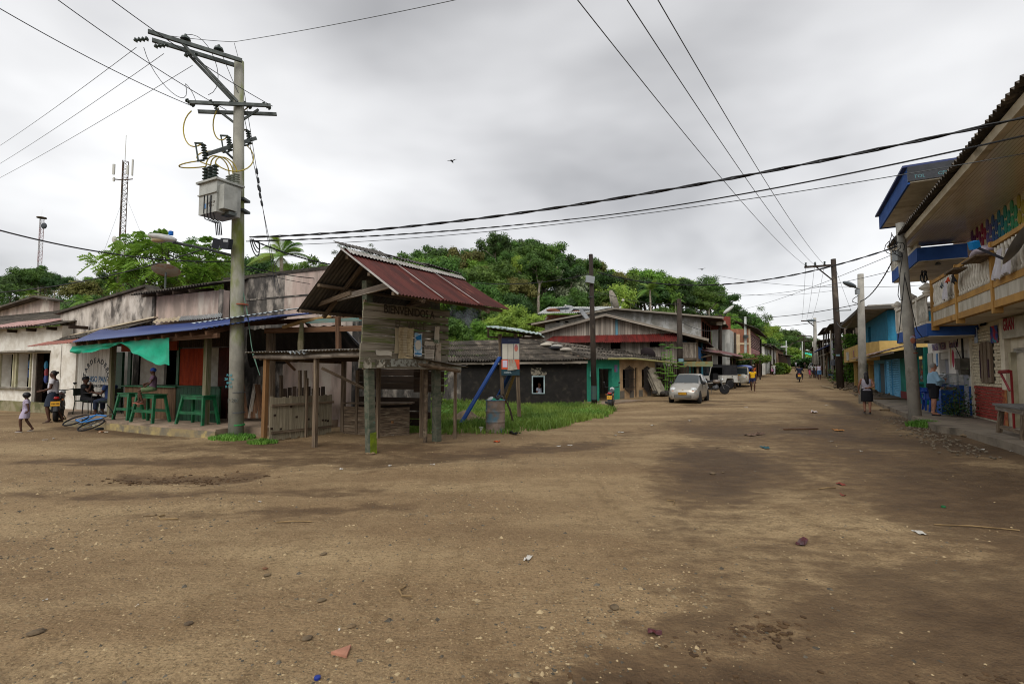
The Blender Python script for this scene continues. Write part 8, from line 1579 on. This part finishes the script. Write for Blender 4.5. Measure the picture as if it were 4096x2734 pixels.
def person(label, loc, rz, pose=None, h=1.7, fat=1.0, belly=0, skin=SKD, shirt=None, sleeve=.5, bottom=None, hair='12100f', hairlen=0, hat=None, shoes='2a2522', sit=False, vox=.02, head_rz=0, seated_root=None, glasses=False, female=False, group=None, bun=False, collar=False):
    o = thing('person', label, 'person', loc, rz, group); o.scale = (h/1.7,)*3; J = {k: Vector(v) for k, v in BASE.items()}
    for k, v in (pose or {}).items(): J[k] = Vector(v)
    f = fat; b = MB()
    def ring_loft(bb, L):
        vs = []; n = 12
        for c, rx, ry in L: vs += [(c[0]+rx*cos(2*pi*k/n), c[1]+ry*sin(2*pi*k/n), c[2]) for k in range(n)]
        bb.add(vs, [(i*n+k, i*n+(k+1) % n, (i+1)*n+(k+1) % n, (i+1)*n+k) for i in range(len(L)-1) for k in range(n)]+[tuple(range(n))[::-1], tuple((len(L)-1)*n+k for k in range(n))])
    sw = .150 if female else .165; hw = .165 if female else .150
    def torso(e=0, low=True):
        P, Wq, C, N = J['pel'], J['wai'], J['che'], J['nek']; B = Vector((0,-belly*.5,0))
        return [(P+Vector((0,0,-.09)), hw*f*.85+e, .10*f+e),(P, hw*f+e, (.112+belly*.35)*f+e),(Wq+B, (.135 if not female else .12)*f+belly*.5+e, .098*f+belly*.75+e),(P.lerp(C, .75)+B*.6,.148*f+belly*.25+e, .105*f+belly*.5+e),(C, sw*f+e, .108*f+e),(C.lerp(N, .62), sw*.95*f+e, .085*f+e),(C.lerp(N, .93),.085*f+e, .065*f+e)]
    ring_loft(b, torso()); b.tube([J['che'], J['nek'], J['hed']], [.07,.056*f, .055], 10)
    arm = [.052*f, .044*f, .040*f, .026]; leg = [.090*f, .062*f, .058*f, .038]
    for k in 'LR':
        sh, el, wr, ha = J['sh'+k], J['el'+k], J['wr'+k], J['ha'+k]; b.tube([sh.lerp(J['che'], .25), sh, sh.lerp(el, .5), el, el.lerp(wr, .4), wr], [.055*f, .056*f, .046*f, .038*f, .038*f, .027], 8)
        d = (ha-wr); d = d.normalized() if d.length > .01 else Vector((0,0,-1)); b.ball(wr+d*.055,(.034,.034,.042),8,6)
        hi, kn, an, to = J['hi'+k], J['kn'+k], J['an'+k], J['to'+k]; b.tube([hi, hi.lerp(kn, .45), kn, kn.lerp(an, .35), an], [.090*f, .078*f, .054*f, .054*f, .036], 10); b.tube([an+(an-to).normalized()*.05, an-Vector((0,0,.03)), to], [.03,.038,.028], 8)
    hc = J['hed']; R = Matrix.Rotation(head_rz, 3, 'Z'); H_ = lambda x, y, z: hc+R @ Vector((x, y, z))
    hb = MB(); hb.ball((0,0,.015),(.073,.092,.105),14,10); hb.ball((0,-.03,-.055),(.052,.06,.055),10,8); hb.ball((0,-.092,-.008),(.014,.022,.024),8,6); hb.ball((0,-.082,-.048),(.026,.014,.012),8,6)
    for sx in (-1,1): hb.ball((sx*.076,.005,.0),(.012,.022,.03),6,5)
    b.add([hc+R @ Vector(v) for v in hb.v], hb.f); me = remesh(b, vox, 'body')
    # fingers: four fingers and a thumb per hand, slightly curled
    fb = MB(); fb.v = [v.co.copy() for v in me.vertices]; fb.f = [tuple(p.vertices) for p in me.polygons]
    for k, s in (('L', 1),('R', -1)):
        wr, ha = J['wr'+k], J['ha'+k]; d = (ha-wr); d = d.normalized() if d.length > .01 else Vector((0,0,-1)); side = d.cross(Vector((s, 0,.2))).normalized(); cu = side.cross(d)
        for i in range(4): q = wr+d*.085+side*(.016*(i-1.5)); l = (.06,.068,.064,.05)[i]; fb.tube([q-d*.02, q+d*l*.5+cu*.006, q+d*l+cu*.022], [.0095,.009,.007], 5)
        q = wr+d*.045+side*.03; fb.tube([q-side*.01, q+side*.028+d*.022, q+side*.03+d*.05], [.011,.010,.008], 5)
    m2 = bpy.data.meshes.new('body'); m2.from_pydata([tuple(v) for v in fb.v], [], fb.f); m2.polygons.foreach_set('use_smooth', [True]*len(m2.polygons)); put('body', m2, skin, o)
    if shirt:
        b = MB(); T = torso(.02); ring_loft(b, T[1:6] if sleeve != 'vest' else T[1:6])
        for k in 'LR':
            sh, el, wr = J['sh'+k], J['el'+k], J['wr'+k]
            if sleeve == 'vest': b.tube([sh.lerp(J['che'], .35), sh.lerp(J['che'], .1)], [.07*f, .066*f], 8)
            elif sleeve <= 1: b.tube([sh.lerp(J['che'], .25), sh, sh.lerp(el, sleeve)], [.072*f, .074*f, .066*f], 9)
            else: b.tube([sh.lerp(J['che'], .25), sh, el, el.lerp(wr, sleeve-1)], [.072*f, .074*f, .058*f, .048*f], 9)
        put('shirt', remesh(b, vox*1.1, 'shirt'), cloth_c(shirt) if isinstance(shirt, str) else shirt, o)
    if bottom:
        kind, col, ln = bottom; b = MB(); T = torso(.026)
        if kind == 'skirt':
            kL, kR = J['knL'], J['knR']; hL, hR = J['hiL'], J['hiR']; lo = hL.lerp(kL, ln), hR.lerp(kR, ln); c = (lo[0]+lo[1])/2; wx, wy = abs(lo[0].x-lo[1].x)/2, abs(lo[0].y-lo[1].y)/2; ring_loft(b, [(c, wx+.115*f, wy+.105*f),((c+J['pel'])/2, hw*f+.035,.13*f+wy*.5),(J['pel'], hw*f+.028,.128*f),(J['wai']-Vector((0,0,.05)),.15*f+belly*.5,.115*f+belly*.6)])
        else:
            ring_loft(b, [(T[0][0], T[0][1], T[0][2]), T[1], (J['wai']-Vector((0,0,.04)),.15*f+belly*.4,.115*f+belly*.5)])
            for k in 'LR':
                hi, kn, an = J['hi'+k], J['kn'+k], J['an'+k]
                if ln <= 1: b.tube([hi+Vector((0,0,.02)), hi.lerp(kn, ln*.5), hi.lerp(kn, ln)], [.105*f, .100*f, .092*f], 10)
                else: b.tube([hi+Vector((0,0,.02)), hi.lerp(kn, .5), kn, kn.lerp(an, ln-1)], [.105*f, .095*f, .078*f, .066*f], 10)
        put('skirt' if kind == 'skirt' else 'shorts', remesh(b, vox*1.1, kind), cloth_c(col) if isinstance(col, str) else col, o)
    if hair:
        b = MB(); b.ball((0,.012,.035),(.081,.098,.098),12,9); b.v = [v for v in b.v]; vs = [Vector(v) for v in b.v]
        vs = [v if not (v.y < -.03 and v.z < .06) else Vector((v.x*.8, v.y*.55, max(v.z, .055))) for v in vs]; b2 = MB(); b2.add([hc+R @ v for v in vs], b.f)
        if hairlen: b2.tube([H_(0,.06,.05), H_(0,.10,-.08), H_(-.02,.11,-.08-hairlen*.6), H_(-.04,.09,-.08-hairlen)], [.07,.085,.075,.03], 8)
        if bun: b2.ball(H_(0,.10,.06),.045,8,6)
        b2.build('hair', mat('hair_'+hair, hair, bump=.3, rough=.6), o, smooth=True)
    if hat:
        kind, c = hat; b = MB()
        if kind == 'cap':
            b.ball((0,.005,.055),(.086,.104,.075),12,8); b.ball((0,-.11,.04),(.07,.07,.012),10,5)
        elif kind == 'helmet': b.ball((0,.01,.03),(.125,.14,.135),14,10)
        else: b.ball((0,.01,.045),(.086,.102,.09),12,8)
        q = MB(); q.add([hc+R @ Vector(v) for v in b.v], b.f); q.build('helmet' if kind == 'helmet' else 'hat', mat('hat_'+c, c, bump=.1, rough=.3 if kind == 'helmet' else .7), o, smooth=True)
    for sx in (-1,1): b = MB(); b.ball(H_(sx*.03,-.085,.018),(.012,.008,.008),6,5); b.build('eye', mat('eye_dark', '17120f', bump=0, rough=.2), o)
    if glasses: b = MB(); b.box(H_(-.034,-.10,.018),(.055,.012,.034)); b.box(H_(.034,-.10,.018),(.055,.012,.034)); b.tube([H_(.07,-.09,.022), H_(.08,.0,.02)], .005,4); b.tube([H_(-.07,-.09,.022), H_(-.08,.0,.02)], .005,4); b.build('sunglasses', mat('shades', '0d0c0c', bump=0, rough=.15), o)
    if shoes:
        for k in 'LR':
            an, to = J['an'+k], J['to'+k]; b = MB(); d = (to-an); c = an.lerp(to, .45)-Vector((0,0,.035)); b.ball((c.x, c.y, c.z-.02),(.05,.14,.022),10,5,(0,0, atan2(d.x, -d.y))); b.build('shoe', mat('shoe_'+shoes, shoes, bump=0, rough=.6), o, smooth=True)
    return o
def V(**k): return k
# man with folded arms
q = RFr.w(*(lambda a: (a[0], -1.0))(RFr.px(3737,1600,-1.0)),.16)
person('heavy grey haired man in light blue shirt with folded arms by the pole', q, radians(62), V(elL=(.27,-.08,1.16), wrL=(.03,-.30,1.18), haL=(-.1,-.30,1.20), elR=(-.27,-.08,1.15), wrR=(-.02,-.28,1.14), haR=(.10,-.30,1.15), anL=(.12,.02,.09), anR=(-.12,.06,.09), toR=(-.14,-.1,.035), knR=(-.11,.02,.51)),1.76,1.22,.10, SKL, '8fb3cc', 1.85,('shorts', '1c1d22', .9), '8d8a86', 0, shoes='17161a', glasses=True, head_rz=radians(15), vox=.018)
# woman walking away
q = G(3470,1652); person('woman with long black hair walking away in grey top and black skirt', (q.x, q.y, q.z), radians(150), V(elR=(-.25,.10,1.13), wrR=(-.02,.17,1.06), haR=(.06,.17,1.07), elL=(.27,.0,1.14), wrL=(.27,-.1,.92), knL=(.09,-.10,.52), anL=(.09,.02,.12), anR=(-.08,.12,.09), toR=(-.08,-.02,.035)),1.6,1.12,.03, SKM, '8a8690', 'vest', ('skirt', '131317', 1.05), '120d10', .42, shoes='1d1b1e', female=True, vox=.018)
walk1 = V(knL=(.09,-.16,.53), anL=(.09,-.12,.10), toL=(.09,-.28,.06), knR=(-.09,.02,.50), anR=(-.09,.22,.14), toR=(-.09,.10,.05), elL=(.24,.10,1.14), wrL=(.24,.12,.92), elR=(-.24,-.05,1.13), wrR=(-.24,-.22,.95))
q = G(3010,1562); person('woman in bright yellow shirt and navy shorts walking toward the camera', gp(3010,34.4), radians(-20), walk1,1.65,1.0,0, SKD, 'c79a12', .45,('shorts', '1b2140', .45), '14100f', 0, shoes='b59a7a', female=True)
# bar front: woman, child with helmet, seated men, boy on stool
q = G(195,1690); person('woman in white tee and denim skirt by the motorbike', (q.x+.1, q.y, q.z), radians(-62), V(elL=(.24,-.02,1.14), wrL=(.2,-.24,1.06), haL=(.16,-.32,1.05), elR=(-.25,.02,1.13), wrR=(-.2,-.22,1.06), haR=(-.15,-.3,1.06), knL=(.09,-.12,.53), anL=(.09,-.05,.1), knR=(-.09,.05,.5), anR=(-.09,.25,.12), toR=(-.09,.12,.05)),1.66,1.1,.02, SKD, 'b9b7bd', .5,('skirt', '232b38', .95), '14100f', 0, bun=True, shoes='4a3a30', female=True)
q = G(100,1728); person('small child in lilac dress wearing a dark helmet and walking', (q.x, q.y, q.z), radians(-55), V(**walk1),1.06,1.05,0, SKD, mat('lilac_print', 'a99fb0', '8a7f96', sc=12, bump=.1),.6,('skirt', 'a59bb0', .8), None, 0,('helmet', '1b1a1d'), 'a39a90', female=True)
sitp = V(knL=(.12,-.42,.90), anL=(.12,-.44,.50), toL=(.12,-.58,.44), knR=(-.12,-.42,.90), anR=(-.12,-.42,.50), toR=(-.12,-.56,.44), elL=(.24,-.08,1.16), wrL=(.14,-.32,1.1), elR=(-.24,-.08,1.16), wrR=(-.1,-.32,1.12))
bx_ = TF.px(610,1600,.42)[0]; p = TF.w(bx_, .42,.22+.82-.80*.74)
person('boy in blue beanie sitting on a green bench at the bar', p, TF.a+radians(-32), V(**dict(sitp, anL=(.12,-.30,.48), toL=(.12,-.44,.43), wrL=(.1,-.3,.98), haL=(.1,-.36,.96))),1.30,.95,0, SKD, '5f4a5c', .5,('shorts', '5a6b4a', .85), None, 0,('beanie', '1b3f8a'), '9a5a4a')
def chair(label, p, rz):
    o = thing('cafe_chair', label, 'chair', p, rz); m = mat('dark_metal_chair', '1d2a20', bump=0, rough=.4)
    MB().bx(-.21,.21,-.21,.21,.43,.46).build('seat', m, o)
    for sx in (-1,1):
        for sy in (-1,1): MB().tube([(sx*.2, sy*.2,.44),(sx*.22, sy*.24,0)], .014,6).build('leg', m, o)
        MB().tube([(sx*.2,.2,.44),(sx*.2,.27,.88)], .014,6).build('back_post', m, o)
    MB().bx(-.2,.2,.24,.27,.62,.86).build('backrest', m, o)
ux = TF.px(335,1620,1.1)[0]; cp_ = TF.w(ux, 1.15,.22); ra = TF.a+radians(122); chair('dark metal chair under the man in black', cp_, ra)
person('man in black with cap lounging on a chair before the painted sign', cp_-Vector((0,0,.46)), ra, V(**dict(sitp, nek=(0,.04,1.45), hed=(0,.03,1.59), knL=(.14,-.42,.96), anL=(.2,-.72,.78), toL=(.2,-.84,.86), wrR=(-.06,-.16,1.38), haR=(-.02,-.14,1.46), elR=(-.22,-.22,1.2))),1.72,1.05,.02, SKD, '141416', .55,('shorts', '1a1a1d', .9), '14100f', 0,('cap', '17171a'), '3a2a22')
ux = TF.px(432,1620,1.3)[0]; cp_ = TF.w(ux, 1.35,.22); ra = TF.a+radians(-75); chair('dark metal chair behind the porch post', cp_, ra); person('man in blue shirt sitting half hidden behind the porch post', cp_-Vector((0,0,.46)), ra, V(**dict(sitp, wrL=(.2,-.45,1.2), haL=(.2,-.55,1.2))),1.7,1.05,0, SKD, '23365f', .55,('shorts', '20283a', 1.7), '14100f', 0, shoes='8a8a90')
t_ = thing('cafe_table', 'dark small table between the two seated men', 'table', TF.w(TF.px(385,1620,1.3)[0], 1.3,.22), TF.a); MB().bx(-.3,.3,-.3,.3,.70,.73).build('tabletop', BLKP, t_)
for sx in (-1,1):
    for sy in (-1,1): MB().tube([(sx*.26, sy*.26,.7),(sx*.27, sy*.27,0)], .015,6).build('leg', BLKP, t_)
# rider
p = gp(3196,49.5); person('rider in navy shirt on the motorbike seen from behind', (p.x+.03, p.y-.02, p.z-.13), radians(151), V(**dict(sitp, knL=(.24,-.30,.82), anL=(.22,-.12,.42), toL=(.24,-.28,.38), knR=(-.24,-.30,.82), anR=(-.22,-.12,.42), toR=(-.24,-.28,.38), elL=(.34,-.14,1.18), wrL=(.34,-.40,1.16), haL=(.33,-.48,1.16), elR=(-.34,-.14,1.18), wrR=(-.34,-.40,1.16), haR=(-.33,-.48,1.16))),1.75,1.15,.02, SKD, '171c33', .6,('shorts', '1c1e26', 1.8), '14100f', 0)
# man at the window
person('bald man in white shirt seen through the window of the black house', at(2156,1560,27.2)-Vector((0,0,1.3)), radians(60), None, 1.7,1.1,.03, SKM, 'aab0bd', .5,('shorts', '2a2a2e', 1.5), None, shoes=None)
person('person in orange top and pale cap behind the auto rickshaw', gp(3013,46.5), radians(5), walk1,1.72,1.1,0, SKD, '9a4a1c', .5,('shorts', '3a2a26', 1.5), None, 0,('cap', '9a9286')); person('person in pink shirt beside the jeep', gp(2925,43.5), radians(70), None, 1.6,1.05,0, SKD, 'b07a80', .5,('shorts', '8f92a0', 1.6))
person('person in white shirt and pink patterned skirt crossing the road', gp(3088,77), radians(60), walk1,1.66,1.05,0, SKD, 'a7a09a', .5,('skirt', 'a06a86', .9), shoes='3a2c25', female=True, vox=.028); person('person in white tee and pale trousers beside the crossing one', gp(3097,77.5), radians(100), walk1,1.74,1.05,0, SKD, 'b2b0ae', .5,('trousers', '9a9ba3', 1.9), vox=.028)
person('child in yellow and green running on the left verge', gp(3147,100), radians(80), walk1,1.3,1,0, SKD, 'a8962a', .5,('shorts', '3f6f3a', .9), vox=.03); person('woman in grey top walking down the far street', gp(3184,105), radians(10), walk1,1.65,1.05,0, SKD, '9a98a0', .5,('skirt', '1f1f26', 1.0), female=True, vox=.03); person('boy walking in the middle of the far street', gp(3220,110), radians(160), walk1,1.5,1,0, SKD, '4a3a36', .5,('shorts', '2a2a30', .9), vox=.03); person('person in yellow shirt at the top of the street', gp(3223,128), radians(10), None, 1.7,1.1,0, SKD, 'c0901c', .5,('trousers', '4a4a40', 1.9), vox=.03); person('dark figure near the far red car', gp(3194,140), radians(0), None, 1.7,1.1,0, SKD, '2a2a2e', .5,('trousers', '2a2826', 1.9), vox=.03)
person('small girl in pink dress by the roadside group', gp(3238,62), radians(100), walk1,1.15,1,0, SKD, 'b0486a', .5,('skirt', 'a8405f', .8), female=True, vox=.026); person('woman in white top and dark shorts in the roadside group', gp(3249,63), radians(70), walk1,1.62,1.05,0, SKD, 'b0aeb0', .5,('shorts', '262c40', .6), female=True, vox=.026); person('person in green shirt standing in the roadside group', gp(3259,64), radians(200), None, 1.66,1.05,0, SKD, '2f5a44', .5,('shorts', '30333c', 1.3), vox=.026); person('person in white shirt behind the roadside group', gp(3266,62), radians(170), None, 1.68,1.0,0, SKD, 'a9a7ab', .5,('trousers', '2c3040', 1.9), vox=.026)
person('man in white vest and denim shorts standing by the shops', gp(3277,56), radians(150), None, 1.78,1.15,0, SKD, 'b7b0c0', 'vest', ('shorts', '4a6a8f', .95), vox=.024); person('person in dark clothes sitting under the shop canopy', Vector(gp(3318,56))-Vector((0,0,.4)), radians(80), sitp, 1.7,1.05,0, SKD, '3a3038', .5,('trousers', '30507a', 1.9), vox=.026)
bpy.data.scenes.remove(TMPS)
# ---------------- litter, stones, smoke, birds ----------------
def gz2(p): return p.z+.022*mn.noise((p.x*.55, p.y*.55,2.2))+.012*mn.noise((p.x*1.7, p.y*1.7,5))-.035*damp_map(p.x, p.y)
def litter(name, label, cat, u, v, build, m, group=None):
    p = G(u, v); b = MB(); build(b); ob = b.build(name, m, loc=(p.x, p.y, gz2(p)+.004)); ob.rotation_euler = (0,0, u*.77); return tag(ob, label, cat, group)
def crumple(w, h, k=.02, n=5):
    def f(b):
        vs = []
        for j in range(n+1):
            for i in range(n+1): x, y = (i/n-.5)*w, (j/n-.5)*h; vs.append((x, y, abs(k*mn.noise((x*37+w*9, y*31, h*50)))*1.6+.002))
        b.add(vs, [(j*(n+1)+i, j*(n+1)+i+1,(j+1)*(n+1)+i+1,(j+1)*(n+1)+i) for j in range(n) for i in range(n)])
    return f
def rock(r, seed, fl=.5):
    def f(b):
        b.ball((0,0, r*fl*.35),(r, r*.8, r*fl),9,6); b.v = [(x*(1+.35*mn.noise((x*9/r*.2+seed, y*9/r*.2, z*9/r*.2))), y*(1+.35*mn.noise((y*2/r+seed, x*2/r, 3))), z*(1+.3*mn.noise((x*2/r, seed, y*2/r)))) for x, y, z in b.v]
    return f
LW, LR_, LM = mat('litter_white', 'b0aca4', bump=.1), mat('litter_red', '7a3a30', '6a3028', sc=8, bump=.1), mat('litter_maroon', '4f2226', '3a181b', sc=8, bump=.2, rough=.4)
litter('bottle_cap', 'blue bottle cap lying at the bottom edge', 'bottle cap', 1269,2712, lambda b: b.lathe([(.018,0),(.018,.012),(.014,.015)], 12), mat('cap_blue', '1b2f7a', bump=0, rough=.4)); litter('tile_shard', 'pinkish triangular tile shard in the gravel', 'tile shard', 1373,2612, lambda b: b.prism([(-.06,-.035,0),(.065,-.03,0),(-.01,.07,0)], (0,0,.015)), mat('tile_pink', 'a8765f', '8f6552', sc=9, bump=.3))
litter('wrapper', 'crumpled maroon wrapper on the dark mud', 'wrapper', 2619,2518, crumple(.09,.06,.03), LM); litter('wrapper', 'long maroon rag lying on the road', 'rag', 3208,2163, crumple(.2,.08,.03), LM); litter('paper_scrap', 'white paper strip in the middle foreground', 'paper', 2113,2239, crumple(.05,.13,.02), LW); litter('paper_scrap', 'white paper scrap on the dry patch at right', 'paper', 3678,2127, crumple(.14,.08,.02), LW); litter('wrapper', 'red wrapper in the road hollow', 'wrapper', 3364,1930, crumple(.13,.08,.03), LR_); litter('wrapper', 'small red wrapper below the hollow', 'wrapper', 3372,1978, crumple(.08,.05,.02), LR_); litter('bottle_cap', 'green bottle cap on the right of the road', 'bottle cap', 3773,2023, lambda b: b.lathe([(.025,0),(.025,.018),(.018,.022)], 12), mat('cap_green', '1f5a33', bump=0)); litter('carton', 'red and white carton on the far road', 'carton', 3257,1648, crumple(.45,.2,.12), mat('carton_mix', 'b0a8a2', '9a3a33', sc=7, f=.55, bump=.1)); litter('wood_strip', 'brown wood strip lying on the road', 'plank', 3203,1714, lambda b: b.box((0,0,.02),(1.1,.07,.03)), WOODB); litter('wrapper', 'orange wrapper beside the wood strip', 'wrapper', 3352,1719, crumple(.3,.16,.06), mat('litter_orange', '9a6a3a', bump=.1))
litter('wrapper', 'tangled brown rag in the middle of the road', 'rag', 3020,1735, crumple(.75,.2,.07), mat('rag_brown', '5a463a', '6f5a4a', sc=5, bump=.3)); litter('wrapper', 'teal rag on the road', 'rag', 3058,1790, crumple(.28,.1,.05), mat('rag_teal', '2f4f55', bump=.2)); litter('bag', 'black plastic bag by the grass in front of the drum', 'bag', 2055,1737, crumple(.4,.18,.12), mat('bag_black', '141416', bump=.3, rough=.4)); litter('cup', 'white plastic cup beside the drum', 'cup', 1925,1726, lambda b: b.lathe([(.05,0),(.06,.13),(.052,.13)], 10), LW); litter('wrapper', 'orange red wrapper before the information board', 'wrapper', 1987,1770, crumple(.15,.1,.05), mat('litter_or2', 'a84a22', bump=.1))
litter('paper_scrap', 'folded white paper below the bar edge', 'paper', 412,1727, crumple(.25,.14,.06), mat('litter_mix', 'b0a898', 'b06a22', sc=6, bump=.1)); litter('slipper', 'black slipper on the ground beside the bicycle', 'slipper', 405,1716, lambda b: b.ball((0,0,.03),(.16,.07,.04),10,6), BLKP)
for i, (u, v, w) in enumerate(((2484,1727,.2),(2462,1740,.16),(2280,1778,.14),(2235,1781,.12),(1690,1737,.22),(1730,1728,.16),(1365,1875,.12),(1560,1862,.08),(1730,1860,.1),(2760,1680,.2),(2985,1630,.2),(3325,1762,.15),(3305,1620,.2),(3445,1800,.1),(180,1760,.14),(215,1756,.1),(180,2402,.04),(548,2424,.03),(1357,2520,.025),(1040,2004,.06),(4060,1800,.25),(3920,1790,.2),(3770,1718,.12),(1570,1742,.1),(2610,1700,.15))):
    litter('paper_scrap', 'small white scrap of litter lying on the dirt', 'litter', u, v, crumple(w*.75, w*.45,.02), LW, 'white litter scraps on the road')
RK, RK2 = mat('rock_grey', '665742', '4c3f30', sc=12, bump=.5), mat('rock_pale', '7d6a4f', '67553e', sc=12, bump=.4)
for i, (u, v, r, m, lab) in enumerate(((148,2530,.085, RK, 'flat grey rock at the lower left of the road'),(754,2496,.06, RK, 'broken grey stone edge left of the tile shard'),(1229,2552,.06, RK, 'grey stone just left of the tile shard'),(1404,2500,.055, RK2, 'brown stone above the tile shard'),(1286,2398,.06, RK, 'dark stone in the gravel patch'),(2458,2424,.07, RK, 'largest stone of the grey rubble cluster'),(2440,2440,.035, RK, 'small stone under the grey rubble cluster'),(2490,2430,.03, RK2, 'pale stone right of the rubble cluster'),(2590,2440,.025, RK2, 'yellowish pebble by the maroon wrapper'),(2110,2550,.03, RK2, 'orange brown pebble in the lower middle'),(1070,2296,.05, RK, 'grey stone in the middle of the gravel'),(1295,2214,.06, RK, 'low grey stone at the gravel edge'),(1060,2270,.045, mat('rock_rust', '6a4a34', bump=.4), 'rust brown stone in the gravel'),(600,2058,.12, RK2, 'worn stone hump left of the curved twig'),(2850,1885,.1, RK, 'dark stone in the middle distance'),(2890,1880,.06, RK, 'small stone next to the dark one'),(2870,1790,.07, RK, 'pair stone near the teal rag'),(1480,1812,.2, RK2, 'earth hump at the foot of the notice board post'),(3900,1745,.5, RK2, 'broken pavement lump at the right roadside'),(4060,1770,.4, RK2, 'rough concrete lump beside the market table'),(3540,1640,.4, RK2, 'flat slab stone at the pavement start'),(770,1742,.12, RK2, 'round stone under the porch edge'))):
    litter('stone', lab, 'stone', u, v, rock(r*.62, i*3.1,.26), m)
for u, v, pts, lab in ((676,2070,((-.12,.1),(-.13,0),(-.05,-.07),(.16,-.08)), 'curved dry twig left of the road middle'),(1626,2367,((-.03,.12),(-.06,.02),(-.02,-.06),(.06,-.09)), 'curved yellow twig in the gravel'),(1173,2090,((-.18,-.01),(0,.0),(.2,.02)), 'straight brown stick across the gravel'),(3931,2104,((-.45,.1),(-.1,.02),(.3,-.1)), 'long thin stem at the right of the road'),(2690,2005,((-.03,.12),(.04,.05),(-.02,-.1)), 'bent dark twig in the middle of the road'),(3310,1952,((-.15,-.03),(0,.01),(.15,.04)), 'stick in the road hollow')):
    p = G(u, v); b = MB(); b.tube([(x, y, .012+.01*(i % 2)) for i, (x, y) in enumerate(pts)], .006+.0004*p.y, 5); tag(b.build('twig', mat('twig_tan', '8a7350', '6a563a', sc=6, bump=.2), loc=(p.x, p.y, gz2(p))), lab, 'twig')
p, q = gp(3288,41), gp(3327,38.5); o = thing('loose_board', 'pale board lying by the rubble under the tarred pole', 'plank', p); plank('board', o, (0,0,.1), q-p+Vector((0,0,.08)),.22,.05, mat('pale_board', '9a8a6f', '84765d', sc=2, st=(1,6,6), bump=.3))
R = random.Random(77); b = MB()
for k in range(260):
    t, oo = R.uniform(36,57), R.gauss(4.3,.45); x, y = RP(t, oo); s = R.uniform(.04,.18); b.ball((x, y, gz(x, y)+.1*R.random()),(s, s*.8, s*.6),6,4)
tag(b.build('rubble', mat('bank_rubble', '6a5d4c', '4f4538', sc=5, bump=.4)), 'broken rubble along the earth bank on the right', 'rubble', kind='stuff')
b = MB()
for k in range(380):
    t, oo = R.uniform(13,23),3.55-abs(R.gauss(0,.45)); x, y = RP(t, oo); s = R.uniform(.01,.045); b.ball((x, y, gz(x, y)+.005),(s, s*.8, s*.5),5,3)
tag(b.build('pebbles', mat('kerb_pebbles', '7d715f', '5a5145', sc=9, bump=.2)), 'loose pebbles along the pavement edge at right', 'pebbles', kind='stuff')
def bird(label, u, v, d, s):
    b = MB(); b.ball((0,0,0),(s*.5, s*.13, s*.12),8,5)
    for sg in (-1,1): b.add([(.1*s, 0,.02*s),(-.15*s, 0,.02*s),(-.1*s, sg*.5*s, .22*s),(.05*s, sg*.55*s, .22*s),(-.1*s, sg*1.0*s, .12*s)], [(0,1,2,3),(3,2,4)])
    o_ = b.build('bird', mat('bird_black', '17171a', bump=0), loc=at(u, v, d)); o_.rotation_euler = (0,.2,1.2); tag(o_, label, 'bird')
bird('dark bird flying in the middle of the sky', 1808,645,40,.5); bird('dark bird gliding low over the ridge trees', 2808,1077,60,.55); bird('tiny bird over the wires at right', 3168,1180,60,.35); bird('bird perched on the blue top roof edge', 3548,812,20,.22)
# smoke drifting from a yard fire below the hill
c0 = at(1850,1315,72); b = MB(); b.ball((0,0,0),(3.8,2.0,4.2),14,10)
sm = bpy.data.materials.new('smoke'); sm.use_nodes = True; N = sm.node_tree.nodes; L = sm.node_tree.links; N.remove(N['Principled BSDF']); pv = N.new('ShaderNodeVolumePrincipled'); pv.inputs['Color'].default_value = (.85,.9,1,1); tcn = N.new('ShaderNodeTexCoord'); no = N.new('ShaderNodeTexNoise'); no.inputs['Scale'].default_value = .45; no.inputs['Detail'].default_value = 3; L.new(tcn.outputs['Object'], no.inputs['Vector']); mr_n = N.new('ShaderNodeMapRange'); mr_n.inputs[1].default_value = .42; mr_n.inputs[2].default_value = .75; L.new(no.outputs[0], mr_n.inputs[0])
gr = N.new('ShaderNodeVectorMath'); gr.operation = 'LENGTH'; mp = N.new('ShaderNodeMapping'); mp.inputs['Scale'].default_value = (1/3.8,1/2.0,1/4.2); L.new(tcn.outputs['Object'], mp.inputs[0]); L.new(mp.outputs[0], gr.inputs[0]); m3 = N.new('ShaderNodeMapRange'); m3.inputs[1].default_value = .95; m3.inputs[2].default_value = .2; L.new(gr.outputs['Value'], m3.inputs[0]); mu = N.new('ShaderNodeMath'); mu.operation = 'MULTIPLY'; L.new(mr_n.outputs[0], mu.inputs[0]); L.new(m3.outputs[0], mu.inputs[1]); m4 = N.new('ShaderNodeMath'); m4.operation = 'MULTIPLY'; m4.inputs[1].default_value = .35; L.new(mu.outputs[0], m4.inputs[0]); L.new(m4.outputs[0], pv.inputs['Density']); L.new(pv.outputs[0], N['Material Output'].inputs['Volume'])
tag(b.build('smoke', sm, loc=c0), 'thin blue smoke rising below the hill', 'smoke', kind='stuff')
# shared yard wall and ruined column left of the black house
o = thing('ruined_wall', 'mossy ruined yard wall with a pink column behind the stall', 'wall', (-5.6,23.5,-.2)); MB().bx(-1.5,2.4,0,.25,0,2.0).build('wall', MOULD, o); q = at(1626,1560,23)-Vector((-5.6,23.5,-.2)); MB().bx(q.x-.16, q.x+.16,-.5,-.2,0,1.9).build('column', PINKW, o); b = MB(); R = random.Random(5)
for k in range(500): leaf(b, (R.uniform(.9,2.6),-.3+R.uniform(-.2,.2), R.uniform(.4,2.0)), R.uniform(.06,.13), R)
b.build('creeper', FOL['bright'], o)
